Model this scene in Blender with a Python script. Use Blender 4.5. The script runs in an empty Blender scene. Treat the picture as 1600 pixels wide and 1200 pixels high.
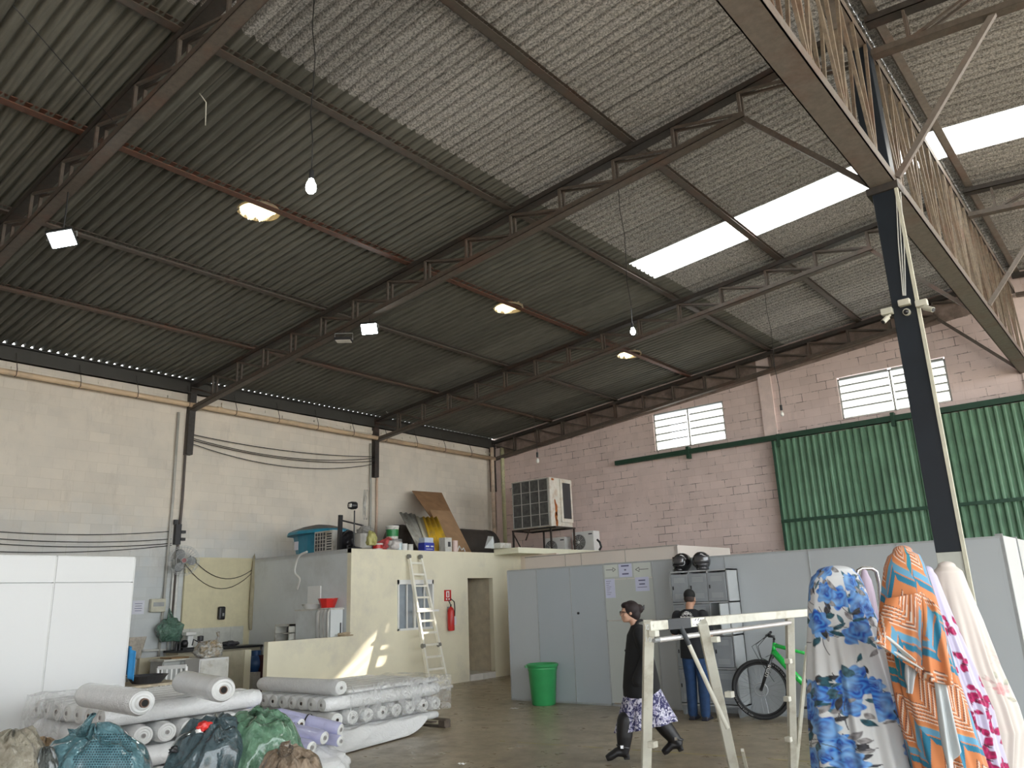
import bpy, bmesh, math, random
from mathutils import Vector, Matrix, noise, Euler
random.seed(7)
S = bpy.context.scene
COL = S.collection
# ------------------------------------------------------------------ camera
F = 1225.82
CAM = Vector((0, 0, 1.65))
_y, _p, _r = math.radians(39.20068), math.radians(15.48569), math.radians(-2.24019)
FW = Vector((-math.sin(_y)*math.cos(_p), math.cos(_y)*math.cos(_p), math.sin(_p)))
_rr = Vector((math.cos(_y), math.sin(_y), 0)); _uu = _rr.cross(FW)
RT = _rr*math.cos(_r) + _uu*math.sin(_r)
UP = _uu*math.cos(_r) - _rr*math.sin(_r)
cam_d = bpy.data.cameras.new('camera'); cam = bpy.data.objects.new('camera', cam_d)
COL.objects.link(cam)
_m = Matrix((RT, UP, -FW)).transposed().to_4x4(); _m.translation = CAM
cam.matrix_world = _m
cam_d.sensor_width = 36; cam_d.lens = F/1600*36; cam_d.clip_end = 300; cam_d.clip_start = .05
S.camera = cam
# ------------------------------------------------------------------ world, sun, exposure
S.view_settings.view_transform = 'Standard'; S.view_settings.look = 'None'
S.view_settings.exposure = 1.74; S.view_settings.gamma = 1; S.view_settings.use_curve_mapping = False
W = bpy.data.worlds.new('sky'); S.world = W; W.use_nodes = True
_bg = W.node_tree.nodes['Background']; _bg.inputs[0].default_value = (0.90, 0.96, 1.0, 1); _bg.inputs[1].default_value = 2.0
sun_d = bpy.data.lights.new('sun', 'SUN'); sun_d.energy = 6.0; sun_d.angle = math.radians(.8); sun_d.color = (1, .90, .74)
sun = bpy.data.objects.new('sun', sun_d); COL.objects.link(sun)
SUN_DIR = Vector((-2.75, -7.75, -4.95)).normalized()
sun.rotation_euler = SUN_DIR.to_track_quat('-Z', 'Y').to_euler(); sun.location = (6, 30, 20)

def ray(px, py): return FW + RT*((px-800)/F) - UP*((py-600)/F)
def P(px, py, D): return CAM + ray(px, py)*D
def onX(px, py, v):
    d = ray(px, py); return CAM + d*((v-CAM.x)/d.x)
def onY(px, py, v):
    d = ray(px, py); return CAM + d*((v-CAM.y)/d.y)
def onZ(px, py, v=0.):
    d = ray(px, py); return CAM + d*((v-CAM.z)/d.z)

# ------------------------------------------------------------------ materials
MATS = {}
class NT:
    def __init__(s, name):
        s.m = bpy.data.materials.new(name); s.m.use_nodes = True; s.t = s.m.node_tree
        s.b = s.t.nodes['Principled BSDF']; s.out = s.t.nodes['Material Output']
    def n(s, typ, **kw):
        nd = s.t.nodes.new(typ)
        for k, v in kw.items():
            if hasattr(nd, k): setattr(nd, k, v)
            else: nd.inputs[k.replace('_', ' ')].default_value = v
        return nd
    def l(s, a, b): s.t.links.new(a, b)
    def noise(s, scale, detail=4, rough=.55, vec=None, dist=0):
        n = s.n('ShaderNodeTexNoise'); n.inputs['Scale'].default_value = scale; n.inputs['Detail'].default_value = detail
        n.inputs['Roughness'].default_value = rough; n.inputs['Distortion'].default_value = dist
        if vec is not None: s.l(vec, n.inputs['Vector'])
        return n.outputs[0]
    def ramp(s, fac, stops):
        r = s.n('ShaderNodeValToRGB'); e = r.color_ramp.elements
        while len(e) < len(stops): e.new(.5)
        for q, (p, c) in zip(e, stops):
            q.position = p; q.color = (c if len(c) == 4 else (*c, 1)) if hasattr(c, '__len__') else (c, c, c, 1)
        s.l(fac, r.inputs[0]); return r.outputs[0]
    def mix(s, fac, a, b, mode='MIX'):
        m = s.n('ShaderNodeMix', data_type='RGBA', blend_type=mode)
        for sock, v in ((m.inputs[0], fac), (m.inputs[6], a), (m.inputs[7], b)):
            if isinstance(v, (int, float)): sock.default_value = v
            elif isinstance(v, tuple): sock.default_value = v if len(v) == 4 else (*v, 1)
            else: s.l(v, sock)
        return m.outputs[2]
    def bump(s, h, strength=.3, dist=.01):
        b = s.n('ShaderNodeBump'); b.inputs['Strength'].default_value = strength; b.inputs['Distance'].default_value = dist
        s.l(h, b.inputs['Height']); s.l(b.outputs[0], s.b.inputs['Normal']); return b
    def pos(s):
        return s.n('ShaderNodeTexCoord').outputs['Object']
    def wpos(s):
        return s.n('ShaderNodeNewGeometry').outputs['Position']
    def swz(s, vec, order, sc=(1, 1, 1)):
        a = s.n('ShaderNodeSeparateXYZ'); s.l(vec, a.inputs[0]); c = s.n('ShaderNodeCombineXYZ')
        for i, k in enumerate(order):
            if k == '0': continue
            if sc[i] != 1:
                m = s.n('ShaderNodeMath', operation='MULTIPLY'); s.l(a.outputs['xyz'.index(k)], m.inputs[0]); m.inputs[1].default_value = sc[i]
                s.l(m.outputs[0], c.inputs[i])
            else: s.l(a.outputs['xyz'.index(k)], c.inputs[i])
        return c.outputs[0]
    def base(s, c):
        if isinstance(c, tuple): s.b.inputs['Base Color'].default_value = (*c[:3], 1)
        else: s.l(c, s.b.inputs['Base Color'])
    def set(s, rough=None, metal=None, spec=None, trans=None, coat=None, sheen=None, alpha=None):
        for k, v in (('Roughness', rough), ('Metallic', metal), ('Specular IOR Level', spec), ('Transmission Weight', trans), ('Coat Weight', coat), ('Sheen Weight', sheen), ('Alpha', alpha)):
            if v is not None: s.b.inputs[k].default_value = v
def M(name, col, rough=.6, metal=0, var=.12, scale=6, bump=.0, spec=None, dirt=None, **kw):
    """plain material with a little colour variation"""
    if name in MATS: return MATS[name]
    t = NT(name); nz = t.noise(scale, 5, .6, t.wpos() if dirt else t.pos())
    lo = tuple(c*(1-var) for c in col); hi = tuple(min(1, c*(1+var)) for c in col)
    c = t.ramp(nz, [(.3, lo), (.7, hi)])
    if dirt:
        d = t.ramp(t.noise(scale*.7, 6, .7, t.wpos()), [(.5, 0.), (.68, 1.)]); c = t.mix(d, c, dirt)
    t.base(c); t.set(rough=rough, metal=metal, spec=spec, **kw)
    if bump: t.bump(t.noise(scale*5, 4), bump, .005)
    MATS[name] = t.m; return t.m
def emit(name, col, strength):
    t = NT(name); e = t.n('ShaderNodeEmission'); e.inputs[0].default_value = (*col, 1); e.inputs[1].default_value = strength
    t.l(e.outputs[0], t.out.inputs[0]); MATS[name] = t.m; return t.m
def translucent(name, col, gl=.1, tr=.9, var=.0):
    t = NT(name); t.base(col); t.set(rough=.5)
    a = t.n('ShaderNodeBsdfTranslucent'); a.inputs[0].default_value = (*col, 1)
    if var:
        c = t.ramp(t.noise(7, 6, .7), [(.35, tuple(x*(1-var) for x in col)), (.6, col)]); t.l(c, a.inputs[0])
    mx = t.n('ShaderNodeMixShader'); mx.inputs[0].default_value = tr
    t.l(t.b.outputs[0], mx.inputs[1]); t.l(a.outputs[0], mx.inputs[2]); t.l(mx.outputs[0], t.out.inputs[0])
    MATS[name] = t.m; return t.m

# ------------------------------------------------------------------ mesh builder
def frame(d, up=None):
    d = Vector(d).normalized(); up = Vector(up) if up else Vector((0, 0, 1))
    if abs(d.dot(up)) > .98: up = Vector((1, 0, 0)) if abs(d.x) < .9 else Vector((0, 1, 0))
    s = d.cross(up).normalized(); u = s.cross(d).normalized()
    return d, s, u
class MB:
    def __init__(s): s.v = []; s.f = []; s.uv = None; s.col = None
    def add(s, vs, fs):
        o = len(s.v); s.v += [Vector(v) for v in vs]; s.f += [tuple(i+o for i in f) for f in fs]; return s
    def box(s, c, d, rot=None):
        c = Vector(c); h = Vector(d)/2; R = rot.to_matrix() if isinstance(rot, Euler) else (rot if rot is not None else Matrix.Identity(3))
        vs = [c + R @ Vector((x*h.x, y*h.y, z*h.z)) for x in (-1, 1) for y in (-1, 1) for z in (-1, 1)]
        return s.add(vs, [(0, 1, 3, 2), (4, 6, 7, 5), (0, 4, 5, 1), (2, 3, 7, 6), (0, 2, 6, 4), (1, 5, 7, 3)])
    def bb(s, a, b):
        a = Vector(a); b = Vector(b); return s.box((a+b)/2, [abs(b[i]-a[i]) for i in range(3)])
    def bar(s, a, b, w, h, up=None):
        a = Vector(a); b = Vector(b); d, sd, u = frame(b-a, up)
        vs = [p + sd*(x*w/2) + u*(y*h/2) for p in (a, b) for x, y in ((-1, -1), (1, -1), (1, 1), (-1, 1))]
        return s.add(vs, [(3, 2, 1, 0), (4, 5, 6, 7), (0, 1, 5, 4), (1, 2, 6, 5), (2, 3, 7, 6), (3, 0, 4, 7)])
    def channel(s, a, b, w, h, t=.008, up=None):
        """open C section, open side up"""
        a = Vector(a); b = Vector(b); d, sd, u = frame(b-a, up)
        s.bar(a-u*(h/2-t/2), b-u*(h/2-t/2), w, t, up); s.bar(a+sd*(w/2-t/2), b+sd*(w/2-t/2), t, h, up)
        return s.bar(a-sd*(w/2-t/2), b-sd*(w/2-t/2), t, h, up)
    def tube(s, a, b, r, n=12, r2=None, cap=True):
        a = Vector(a); b = Vector(b); d, sd, u = frame(b-a); r2 = r if r2 is None else r2
        vs = []
        for p, q in ((a, r), (b, r2)):
            for i in range(n):
                t = 2*math.pi*i/n; vs.append(p + sd*(q*math.cos(t)) + u*(q*math.sin(t)))
        fs = [(i, (i+1) % n, (i+1) % n+n, i+n) for i in range(n)]
        if cap: fs += [tuple(range(n))[::-1], tuple(range(n, 2*n))]
        return s.add(vs, fs)
    def path(s, pts, r, n=8, closed=False, flat=None):
        pts = [Vector(p) for p in pts]; N = len(pts); rs = r if hasattr(r, '__len__') else [r]*N
        vs = []; prev = None
        for i, p in enumerate(pts):
            a = pts[(i-1) % N] if closed or i else p; b = pts[(i+1) % N] if closed or i < N-1 else p
            d = (b-a).normalized() if (b-a).length > 1e-9 else Vector((0, 0, 1))
            if prev is None: _, sd, u = frame(d)
            else:
                u = prev - d*prev.dot(d); u = u.normalized() if u.length > 1e-6 else frame(d)[2]; sd = d.cross(u)
            prev = u
            for k in range(n):
                t = 2*math.pi*k/n; vs.append(p + sd*(rs[i]*math.cos(t)) + u*(rs[i]*math.sin(t)*(flat or 1)))
        fs = []
        for i in range(N if closed else N-1):
            for k in range(n):
                a = i*n+k; b = i*n+(k+1) % n; c = ((i+1) % N)*n+(k+1) % n; e = ((i+1) % N)*n+k
                fs.append((a, b, c, e))
        if not closed: fs += [tuple(range(n))[::-1], tuple(range((N-1)*n, N*n))]
        return s.add(vs, fs)
    def lathe(s, prof, o=(0, 0, 0), ax=(0, 0, 1), n=24, up=None, ell=1.0, cap=True):
        """prof = [(r, h)...] along axis ax"""
        o = Vector(o); d, sd, u = frame(ax, up); vs = []
        for r, h in prof:
            for k in range(n):
                t = 2*math.pi*k/n; vs.append(o + d*h + sd*(r*math.cos(t)) + u*(r*ell*math.sin(t)))
        fs = []
        for i in range(len(prof)-1):
            for k in range(n): fs.append((i*n+k, i*n+(k+1) % n, (i+1)*n+(k+1) % n, (i+1)*n+k))
        if cap: fs += [tuple(range(n))[::-1], tuple(range((len(prof)-1)*n, len(prof)*n))]
        return s.add(vs, fs)
    def grid(s, fn, nu, nv, wrap=False, flip=False):
        vs = [fn(i/(nu if wrap else nu-1), j/(nv-1)) for j in range(nv) for i in range(nu)]
        fs = []
        for j in range(nv-1):
            for i in range(nu if wrap else nu-1):
                a = j*nu+i; b = j*nu+(i+1) % nu; c = (j+1)*nu+(i+1) % nu; d = (j+1)*nu+i
                fs.append((a, d, c, b) if flip else (a, b, c, d))
        return s.add(vs, fs)
    def sphere(s, c, r, n=16, m=10, rot=None):
        c = Vector(c); r = Vector(r) if hasattr(r, '__len__') else Vector((r, r, r)); R = rot.to_matrix() if rot else Matrix.Identity(3)
        def fn(u, v):
            t = 2*math.pi*u; p = math.pi*(v*.998+.001)
            return c + R @ Vector((r.x*math.sin(p)*math.cos(t), r.y*math.sin(p)*math.sin(t), -r.z*math.cos(p)))
        return s.grid(fn, n, m, wrap=True)
    def build(s, name, mat, parent=None, smooth=False, bevel=0, subsurf=0, solid=0, weld=0, auto=None):
        off = Vector((0, 0, 0))
        if parent is not None:
            q = parent
            while q is not None: off = off + q.location; q = q.parent
        me = bpy.data.meshes.new(name)
        me.from_pydata([tuple(v-off) for v in s.v], [], s.f)
        bm = bmesh.new(); bm.from_mesh(me)
        if weld: bmesh.ops.remove_doubles(bm, verts=bm.verts, dist=weld)
        bmesh.ops.recalc_face_normals(bm, faces=bm.faces)
        if auto:
            for e in bm.edges:
                if len(e.link_faces) == 2 and e.calc_face_angle(0) > auto: e.smooth = False
            smooth = True
        if smooth:
            for f in bm.faces: f.smooth = True
        bm.to_mesh(me); bm.free()
        o = bpy.data.objects.new(name, me); COL.objects.link(o)
        if mat is not None: me.materials.append(mat)
        if parent is not None: o.parent = parent
        if solid:
            md = o.modifiers.new('solid', 'SOLIDIFY'); md.thickness = solid; md.offset = 0
        if bevel:
            md = o.modifiers.new('bevel', 'BEVEL'); md.width = bevel; md.segments = 2; md.limit_method = 'ANGLE'; md.angle_limit = math.radians(40)
        if subsurf:
            md = o.modifiers.new('sub', 'SUBSURF'); md.levels = subsurf; md.render_levels = subsurf
        return o
def smo(o, ang=40):
    me = o.data
    for p in me.polygons: p.use_smooth = True
    bm = bmesh.new(); bm.from_mesh(me)
    for e in bm.edges:
        if len(e.link_faces) == 2 and e.calc_face_angle(0) > math.radians(ang): e.smooth = False
    bm.to_mesh(me); bm.free(); return o
def thing(name, label, cat, loc=(0, 0, 0), group=None, rz=0):
    o = bpy.data.objects.new(name, None); COL.objects.link(o); o.empty_display_size = .1
    o.location = loc; o.rotation_euler = (0, 0, rz)
    o['label'] = label; o['category'] = cat
    if group: o['group'] = group
    return o
def tag(o, label, cat, group=None, kind=None):
    o['label'] = label; o['category'] = cat
    if group: o['group'] = group
    if kind: o['kind'] = kind
    return o
def struct(o):
    o['kind'] = 'structure'; return o
def dup(root, loc=None, rz=None, label=None):
    c = root.copy(); COL.objects.link(c)
    if loc is not None: c.location = loc
    if rz is not None: c.rotation_euler = (c.rotation_euler[0], c.rotation_euler[1], rz)
    if label: c['label'] = label
    def rec(a, b):
        for ch in list(a.children):
            if ch == b: continue
            k = ch.copy(); COL.objects.link(k); k.parent = b; rec(ch, k)
    rec(root, c); return c

# ------------------------------------------------------------------ setting materials
def wall_mat(name, c1, c2, mort, bstr, lowc=None, crack=.0, thr=.5):
    t = NT(name); p = t.wpos()
    v = t.swz(p, 'yz0' if name.endswith('left') else 'xz0')
    nz = t.noise(1.3, 6, .6, p); col = t.mix(t.ramp(nz, [(.35, 0.), (.65, 1.)]), c1, c2)
    br = t.n('ShaderNodeTexBrick'); t.l(v, br.inputs['Vector']); br.offset = .5
    br.inputs['Scale'].default_value = 1; br.inputs['Brick Width'].default_value = .4; br.inputs['Row Height'].default_value = .2
    br.inputs['Mortar Size'].default_value = .006; br.inputs['Mortar Smooth'].default_value = .6
    br.inputs['Color1'].default_value = (1, 1, 1, 1); br.inputs['Color2'].default_value = (.90, .90, .90, 1); br.inputs['Mortar'].default_value = (*mort, 1)
    vis = t.ramp(t.noise(.45, 4, .6, p), [(thr-.1, 0.), (thr+.1, 1.)])
    bc = t.mix(vis, (1, 1, 1), br.outputs['Color'])
    col = t.mix(1.0, col, bc, 'MULTIPLY')
    st = t.ramp(t.noise(2.2, 8, .75, t.swz(p, 'xyz', (1, 1, .35))), [(.55, 0.), (.8, 1.)])
    col = t.mix(st, col, tuple(c*.72 for c in c1))
    if name.endswith('left'):   # the lower part was repainted in a cooler grey
        sz = t.n('ShaderNodeSeparateXYZ'); t.l(p, sz.inputs[0]); ad = t.n('ShaderNodeMath', operation='MULTIPLY_ADD'); t.l(t.noise(1.5, 4, .6, p), ad.inputs[0]); ad.inputs[1].default_value = 1.6; t.l(sz.outputs[2], ad.inputs[2])
        lo = t.ramp(ad.outputs[0], [(0, 1.), (1, 1.)]); mr = t.n('ShaderNodeMapRange'); t.l(ad.outputs[0], mr.inputs[0]); mr.inputs[1].default_value = 4.6; mr.inputs[2].default_value = 3.1; mr.inputs[3].default_value = 0; mr.inputs[4].default_value = 1
        col = t.mix(mr.outputs[0], col, t.mix(1.0, col, (.80, .92, 1.08), 'MULTIPLY'))
    if crack:
        # dark open joints between some of the blocks
        b2 = t.n('ShaderNodeTexBrick'); t.l(v, b2.inputs['Vector']); b2.offset = .5
        b2.inputs['Scale'].default_value = 1; b2.inputs['Brick Width'].default_value = .4; b2.inputs['Row Height'].default_value = .2
        b2.inputs['Mortar Size'].default_value = .008
        b2.inputs['Mortar Smooth'].default_value = .2
        cm = t.n('ShaderNodeMath', operation='MULTIPLY'); t.l(b2.outputs['Fac'], cm.inputs[0])
        t.l(t.ramp(t.noise(1.9, 6, .8, p), [(.50, 0.), (.58, 1.)]), cm.inputs[1])
        c2m = t.n('ShaderNodeMath', operation='MULTIPLY'); t.l(cm.outputs[0], c2m.inputs[0]); c2m.inputs[1].default_value = crack
        col = t.mix(c2m.outputs[0], col, (.10, .075, .065))
    t.base(col); t.set(rough=.85)
    h = t.mix(.25, br.outputs['Color'], t.noise(30, 4, .6, p)); t.bump(h, bstr, .012)
    MATS[name] = t.m; return t.m
m_wl = wall_mat('painted_block_left', (.80, .72, .61), (.72, .66, .57), (.84, .83, .80), .25, thr=.46)
m_wr = wall_mat('painted_block_far', (.86, .70, .655), (.77, .62, .575), (.78, .74, .72), .5, crack=.8, thr=.40)
def floor_mat():
    t = NT('worn_concrete'); p = t.wpos()
    a = t.noise(.55, 8, .65, t.swz(p, 'xyz', (1, 1.0, 1)), 1.2); b = t.noise(3.2, 8, .7, p)
    c = t.ramp(a, [(.3, (.24, .19, .12)), (.5, (.34, .28, .19)), (.72, (.46, .395, .285))])
    c = t.mix(t.ramp(b, [(.42, 0.), (.62, .5)]), c, (.16, .13, .095))
    c = t.mix(t.ramp(t.noise(1.1, 6, .7, t.swz(p, 'xyz', (.6, 1.3, 1))), [(.58, 0.), (.75, .35)]), c, (.5, .46, .38))
    t.base(c); t.set(spec=.5); t.l(t.ramp(b, [(.3, .22), (.75, .5)]), t.b.inputs['Roughness'])
    t.bump(t.noise(9, 6, .7, p), .12, .01)
    return t.m
m_floor = floor_mat()
def roof_mat():
    t = NT('fibre_cement'); p = t.wpos()
    sp = t.ramp(t.noise(42, 6, .8, p), [(.42, (.14, .138, .132)), (.58, (.54, .52, .50))])
    sm = t.ramp(t.noise(4, 6, .6, t.swz(p, 'xyz', (.6, 5, 1))), [(.3, (.12, .12, .102)), (.7, (.185, .182, .158))])
    sx = t.n('ShaderNodeSeparateXYZ'); t.l(p, sx.inputs[0])
    g = t.n('ShaderNodeMath', operation='GREATER_THAN'); t.l(sx.outputs[0], g.inputs[0]); g.inputs[1].default_value = -6.45
    c = t.mix(g.outputs[0], sm, sp)
    # sheets differ a little in tone, darker line along each side lap
    sh = t.n('ShaderNodeMath', operation='DIVIDE'); t.l(sx.outputs[1], sh.inputs[0]); sh.inputs[1].default_value = .96
    fl = t.n('ShaderNodeMath', operation='FLOOR'); t.l(sh.outputs[0], fl.inputs[0])
    wn = t.n('ShaderNodeTexWhiteNoise', noise_dimensions='1D'); t.l(fl.outputs[0], wn.inputs['W'])
    c = t.mix(1.0, c, t.ramp(wn.outputs[0], [(0, .78), (1, 1.12)]), 'MULTIPLY')
    fr = t.n('ShaderNodeMath', operation='FRACT'); t.l(sh.outputs[0], fr.inputs[0])
    c = t.mix(1.0, c, t.ramp(fr.outputs[0], [(0, .35), (.03, 1.)]), 'MULTIPLY')
    t.base(c); t.set(rough=.8)
    return t.m
m_roof = roof_mat()
# rusty brown painted steel
def steel_mat(name, a, b, rust=.6):
    t = NT(name); p = t.wpos(); n1 = t.noise(1.6, 6, .7, p); n2 = t.noise(14, 6, .7, p)
    c = t.mix(t.ramp(n2, [(.35, 0.), (.7, 1.)]), a, b)
    c = t.mix(t.ramp(n1, [(.5, 0.), (.66, rust)]), c, (.16, .062, .035))
    t.base(c); t.set(rough=.55, metal=.0); return t.m
m_steel = steel_mat('brown_steel', (.085, .07, .058), (.135, .11, .09), .35)
m_steel_dk = steel_mat('dark_steel', (.035, .03, .027), (.06, .052, .045), .25)
m_steel_lt = steel_mat('primer_steel', (.21, .18, .155), (.15, .128, .108), .35)
m_purlin = steel_mat('purlin_steel', (.085, .072, .06), (.11, .09, .075), .3)
m_purlin_b = steel_mat('rusty_brown_steel', (.12, .075, .052), (.085, .065, .05), .4)
m_purlin_r = steel_mat('rust_red_steel', (.17, .07, .045), (.10, .06, .045), .6)
m_cream = M('cream_paint', (.78, .73, .56), .7, var=.05, scale=1.2, dirt=(.66, .62, .5))
m_creamp = M('pinkish_cream_paint', (.78, .68, .58), .7, var=.05, scale=1.2)
m_greyw = M('grey_painted_plaster', (.66, .69, .69), .75, var=.05, scale=1.5, dirt=(.57, .59, .58))
m_panel = M('grey_white_laminate', (.46, .49, .51), .45, var=.03, scale=.8)
m_panel2 = M('grey_laminate_cooler', (.42, .46, .495), .45, var=.03, scale=.8)
m_panel3 = M('off_white_laminate', (.50, .53, .51), .45, var=.03, scale=.8)
m_white = M('white_laminate', (.66, .66, .65), .4, var=.02, scale=.8)
m_pinkw = M('pinkish_white_board', (.74, .66, .60), .6, var=.04, scale=.8)
m_black = M('black_plastic', (.02, .02, .022), .4)
m_blackcable = M('black_cable', (.015, .015, .016), .5)
m_alu = M('aluminium', (.72, .72, .70), .35, .85, var=.06)
m_whitepl = M('white_plastic', (.78, .78, .76), .4, var=.03)
m_grey = M('grey_metal', (.33, .34, .34), .5, .3)

# ------------------------------------------------------------------ setting
XW, YW, RX, YB = -16.0, 18.6, 9.0, -8.0
def roofz(x): return 6.60 + .09*(x+16) if x < -1.6 else 6.60+.09*14.4 - .09*(x+1.6)
struct(MB().bb((XW-.3, YB-6, -.12), (RX+5, YW+.3, 0)).build('floor', m_floor))
# unseen ground outside the open sides, added to bounce daylight onto the roof
m_out = M('pale_yard_concrete', (.55, .52, .47), .9, scale=.4)
o = MB().bb((RX+5.02, -50, -.2), (70, 18.0, -.06)).bb((-40, -60, -.2), (RX+5.0, YB-6.02, -.06)).build('floor_yard', m_out); struct(o)
# left wall, broken edge along the top
wl = MB(); rnd = random.Random(3)
wl.bb((XW-.2, YB, 0), (XW-.01, YW+.2, 6.57)).bb((XW-.02, YB, 0), (XW, YW+.2, 6.12)); y = YB
while y < YW:
    w = rnd.uniform(.12, .5); wl.bb((XW-.02, y, 6.12), (XW+rnd.uniform(.0, .04), min(YW, y+w), 6.14+rnd.uniform(.0, .12))); y += w
struct(wl.build('wall_left', m_wl))
# far wall with two window openings
wins = [(-10.27, -8.22, 5.40, 6.42), (-5.35, -3.05, 5.42, 6.38)]
GX0 = -6.98
wf = MB()
def wallseg(x0, x1, z0, z1): wf.bb((x0, YW, z0), (x1, YW+.2, z1))
wallseg(XW-.2, wins[0][0], 0, 6.42); wallseg(wins[0][0], wins[0][1], 0, wins[0][2]); wallseg(wins[0][1], wins[1][0], 0, 6.42)
wallseg(wins[1][0], wins[1][1], 0, wins[1][2]); wallseg(wins[1][1], RX, 0, 6.42)
pf = [(XW-.2, 6.42), (XW-.2, 6.66), (XW, 6.66), (-1.6, roofz(-1.6)+.05), (RX, roofz(RX)+.05), (RX, 6.42)]
vs = [(x, YW, z) for x, z in pf]+[(x, YW+.2, z) for x, z in pf]
wf.add(vs, [tuple(range(6)), tuple(range(6, 12))]+[(i, (i+1) % 6, (i+1) % 6+6, i+6) for i in range(6)])
struct(wf.build('wall_far', m_wr))
m_pil = M('pilaster_paint', (.84, .69, .64), .85, scale=3)
for i, (xp, z1) in enumerate(((-7.05, 7.3), (-1.55, 7.6), (3.6, 7.2))):
    struct(MB().bb((xp-.16, YW-.05, 0 if i else 5.3), (xp+.16, YW+.01, z1)).build('trim_%d' % (i+1), m_pil))
struct(MB().bb((-15.9, YW-.1, 0), (-15.6, YW, 6.3)).build('trim_4', m_pil))

struct(MB().bb((XW-.2, YB-.2, 0), (1, YB, 7.9)).bb((1, YB-.2, 5.4), (RX, YB, 7.9)).build('wall_back', m_wr))
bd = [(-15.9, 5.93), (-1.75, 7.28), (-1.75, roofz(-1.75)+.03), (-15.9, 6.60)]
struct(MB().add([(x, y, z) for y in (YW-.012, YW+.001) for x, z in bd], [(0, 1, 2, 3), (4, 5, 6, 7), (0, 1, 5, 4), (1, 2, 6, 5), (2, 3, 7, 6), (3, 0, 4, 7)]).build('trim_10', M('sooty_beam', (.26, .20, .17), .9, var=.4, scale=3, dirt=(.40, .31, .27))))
# roof : corrugated sheets running down the slope, lapped at the purlins
PIT = .155; AMP = .034
def prof(y):
    # wide pans hanging down, narrow grooves between them
    q = abs((y/PIT) % 1-.5)
    return AMP*(-1+2*(.5+.5*math.cos(math.pi*min(1, q/.27)))-.12*math.cos(2*math.pi*max(0, q-.27)/.46))
def corr(name, x0, x1, y0, y1, mat, dz=0, seg=12, xs=None):
    n = max(2, int(round((y1-y0)/PIT*seg))); xs = xs or [x0, x1]; b = MB(); vs = []; fs = []
    for x in xs:
        for i in range(n+1):
            y = y0+(y1-y0)*i/n; vs.append((x, y, roofz(x)+.075+dz+prof(y)))
    for j in range(len(xs)-1):
        for i in range(n): a = j*(n+1)+i; fs.append((a, a+1, a+n+2, a+n+1))
    b.add(vs, fs); return b
SKY0, SKY1 = 11.63, 12.56
VENTS = [(-9.27, 5.70), (-9.22, 11.28), (-9.18, 15.74)]
rows = [(-16.035, -13.55), (-13.65, -11.25), (-11.35, -8.95), (-9.05, -6.62), (-6.75, -4.0), (-4.1, -1.6), (-1.6, 1.1), (1.0, 3.7), (3.6, 6.4), (6.3, RX+.6)]
rf = MB()
for k, (a, b_) in enumerate(rows):
    dz = -.004*(k % 2)
    spans = [(YB, YW+.25)]
    if a > -6.8 and b_ < 3.8: spans = [(YB, SKY0), (SKY1, YW+.25)]
    for s0, s1 in spans: 
        if abs(b_+8.95) < .01:   # the row with the three round vent openings
            m_ = corr('', a, -9.62, s0, s1, None, dz); rf.add(m_.v, m_.f)
            xs = [-9.62+.67*i/27 for i in range(28)]
            m_ = corr('', 0, 0, s0, s1, None, dz, xs=xs)
            m_.f = [f for f in m_.f if all((sum(m_.v[q].x for q in f)/4-vx)**2+(sum(m_.v[q].y for q in f)/4-vy)**2 > .27**2 for vx, vy in VENTS)]
        else: m_ = corr('', a, b_, s0, s1, None, dz)
        rf.add(m_.v, m_.f)
struct(rf.build('ceiling', m_roof, smooth=True))
# ------------------------------------------------------------------ roof sheets that let light in
m_sky = translucent('clear_sheet', (.97, .97, .95), tr=.93, var=.25)
for i, (a, b_, lab) in enumerate(((-6.70, -4.0, 'translucent corrugated roof sheet, end one on the left of the long skylight strip'),
                                  (-4.1, -1.6, 'translucent corrugated roof sheet of the skylight strip, just left of the black column'),
                                  (-1.35, 1.1, 'translucent corrugated roof sheet right of the lattice girder, top right corner of the roof'),
                                  (1.0, 3.7, 'translucent corrugated roof sheet farthest right beyond the lattice girder'))):
    o = corr('', a, b_, SKY0-.05, SKY1+.05, None, .006).build('skylight_sheet', m_sky, smooth=True)
    tag(o, lab, 'skylight', 'translucent sheets in the roof')
m_dome = translucent('vent_dome', (.95, .86, .68), tr=.85, var=.15)
m_rib = M('vent_rib', (.28, .2, .12), .6)
vl = ['round ribbed roof vent glowing cream, largest and nearest, beside the rust red purlin',
      'round ribbed roof vent of middle size, halfway between the other two',
      'smallest and farthest round roof vent, just below the far hanging bulb']
for (vx, vy), lab in zip(VENTS, vl):
    z = roofz(vx)+.06; t = thing('roof_vent', lab, 'vent', (vx, vy, z), 'round vents in the roof')
    MB().lathe([(.30, -.03), (.30, .13), (.275, .13), (.275, -.03), (.30, -.03)], (vx, vy, z), n=32, cap=False).build('vent_collar', m_dome, t, smooth=False)
    pr = [(.285*math.cos(a), .13+.24*math.sin(a)) for a in [math.pi/2*i/8 for i in range(8)]]
    MB().lathe(pr+[(.02, .37)], (vx, vy, z), n=32).build('vent_dome', m_dome, t, smooth=True)
    for hh in (.17, .23, .29, .335):
        r = .285*math.sqrt(max(0, 1-((hh-.13)/.24)**2))-.012
        MB().path([(vx+r*math.cos(q), vy+r*math.sin(q), z+hh) for q in [2*math.pi*k/28 for k in range(28)]], .006, 6, closed=True).build('vent_ring', m_rib, t)
    MB().tube((vx+.02, vy-.02, z+.35), (vx+.10, vy+.1, z+.10), .014, 8).build('vent_rod', m_rib, t)

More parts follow.
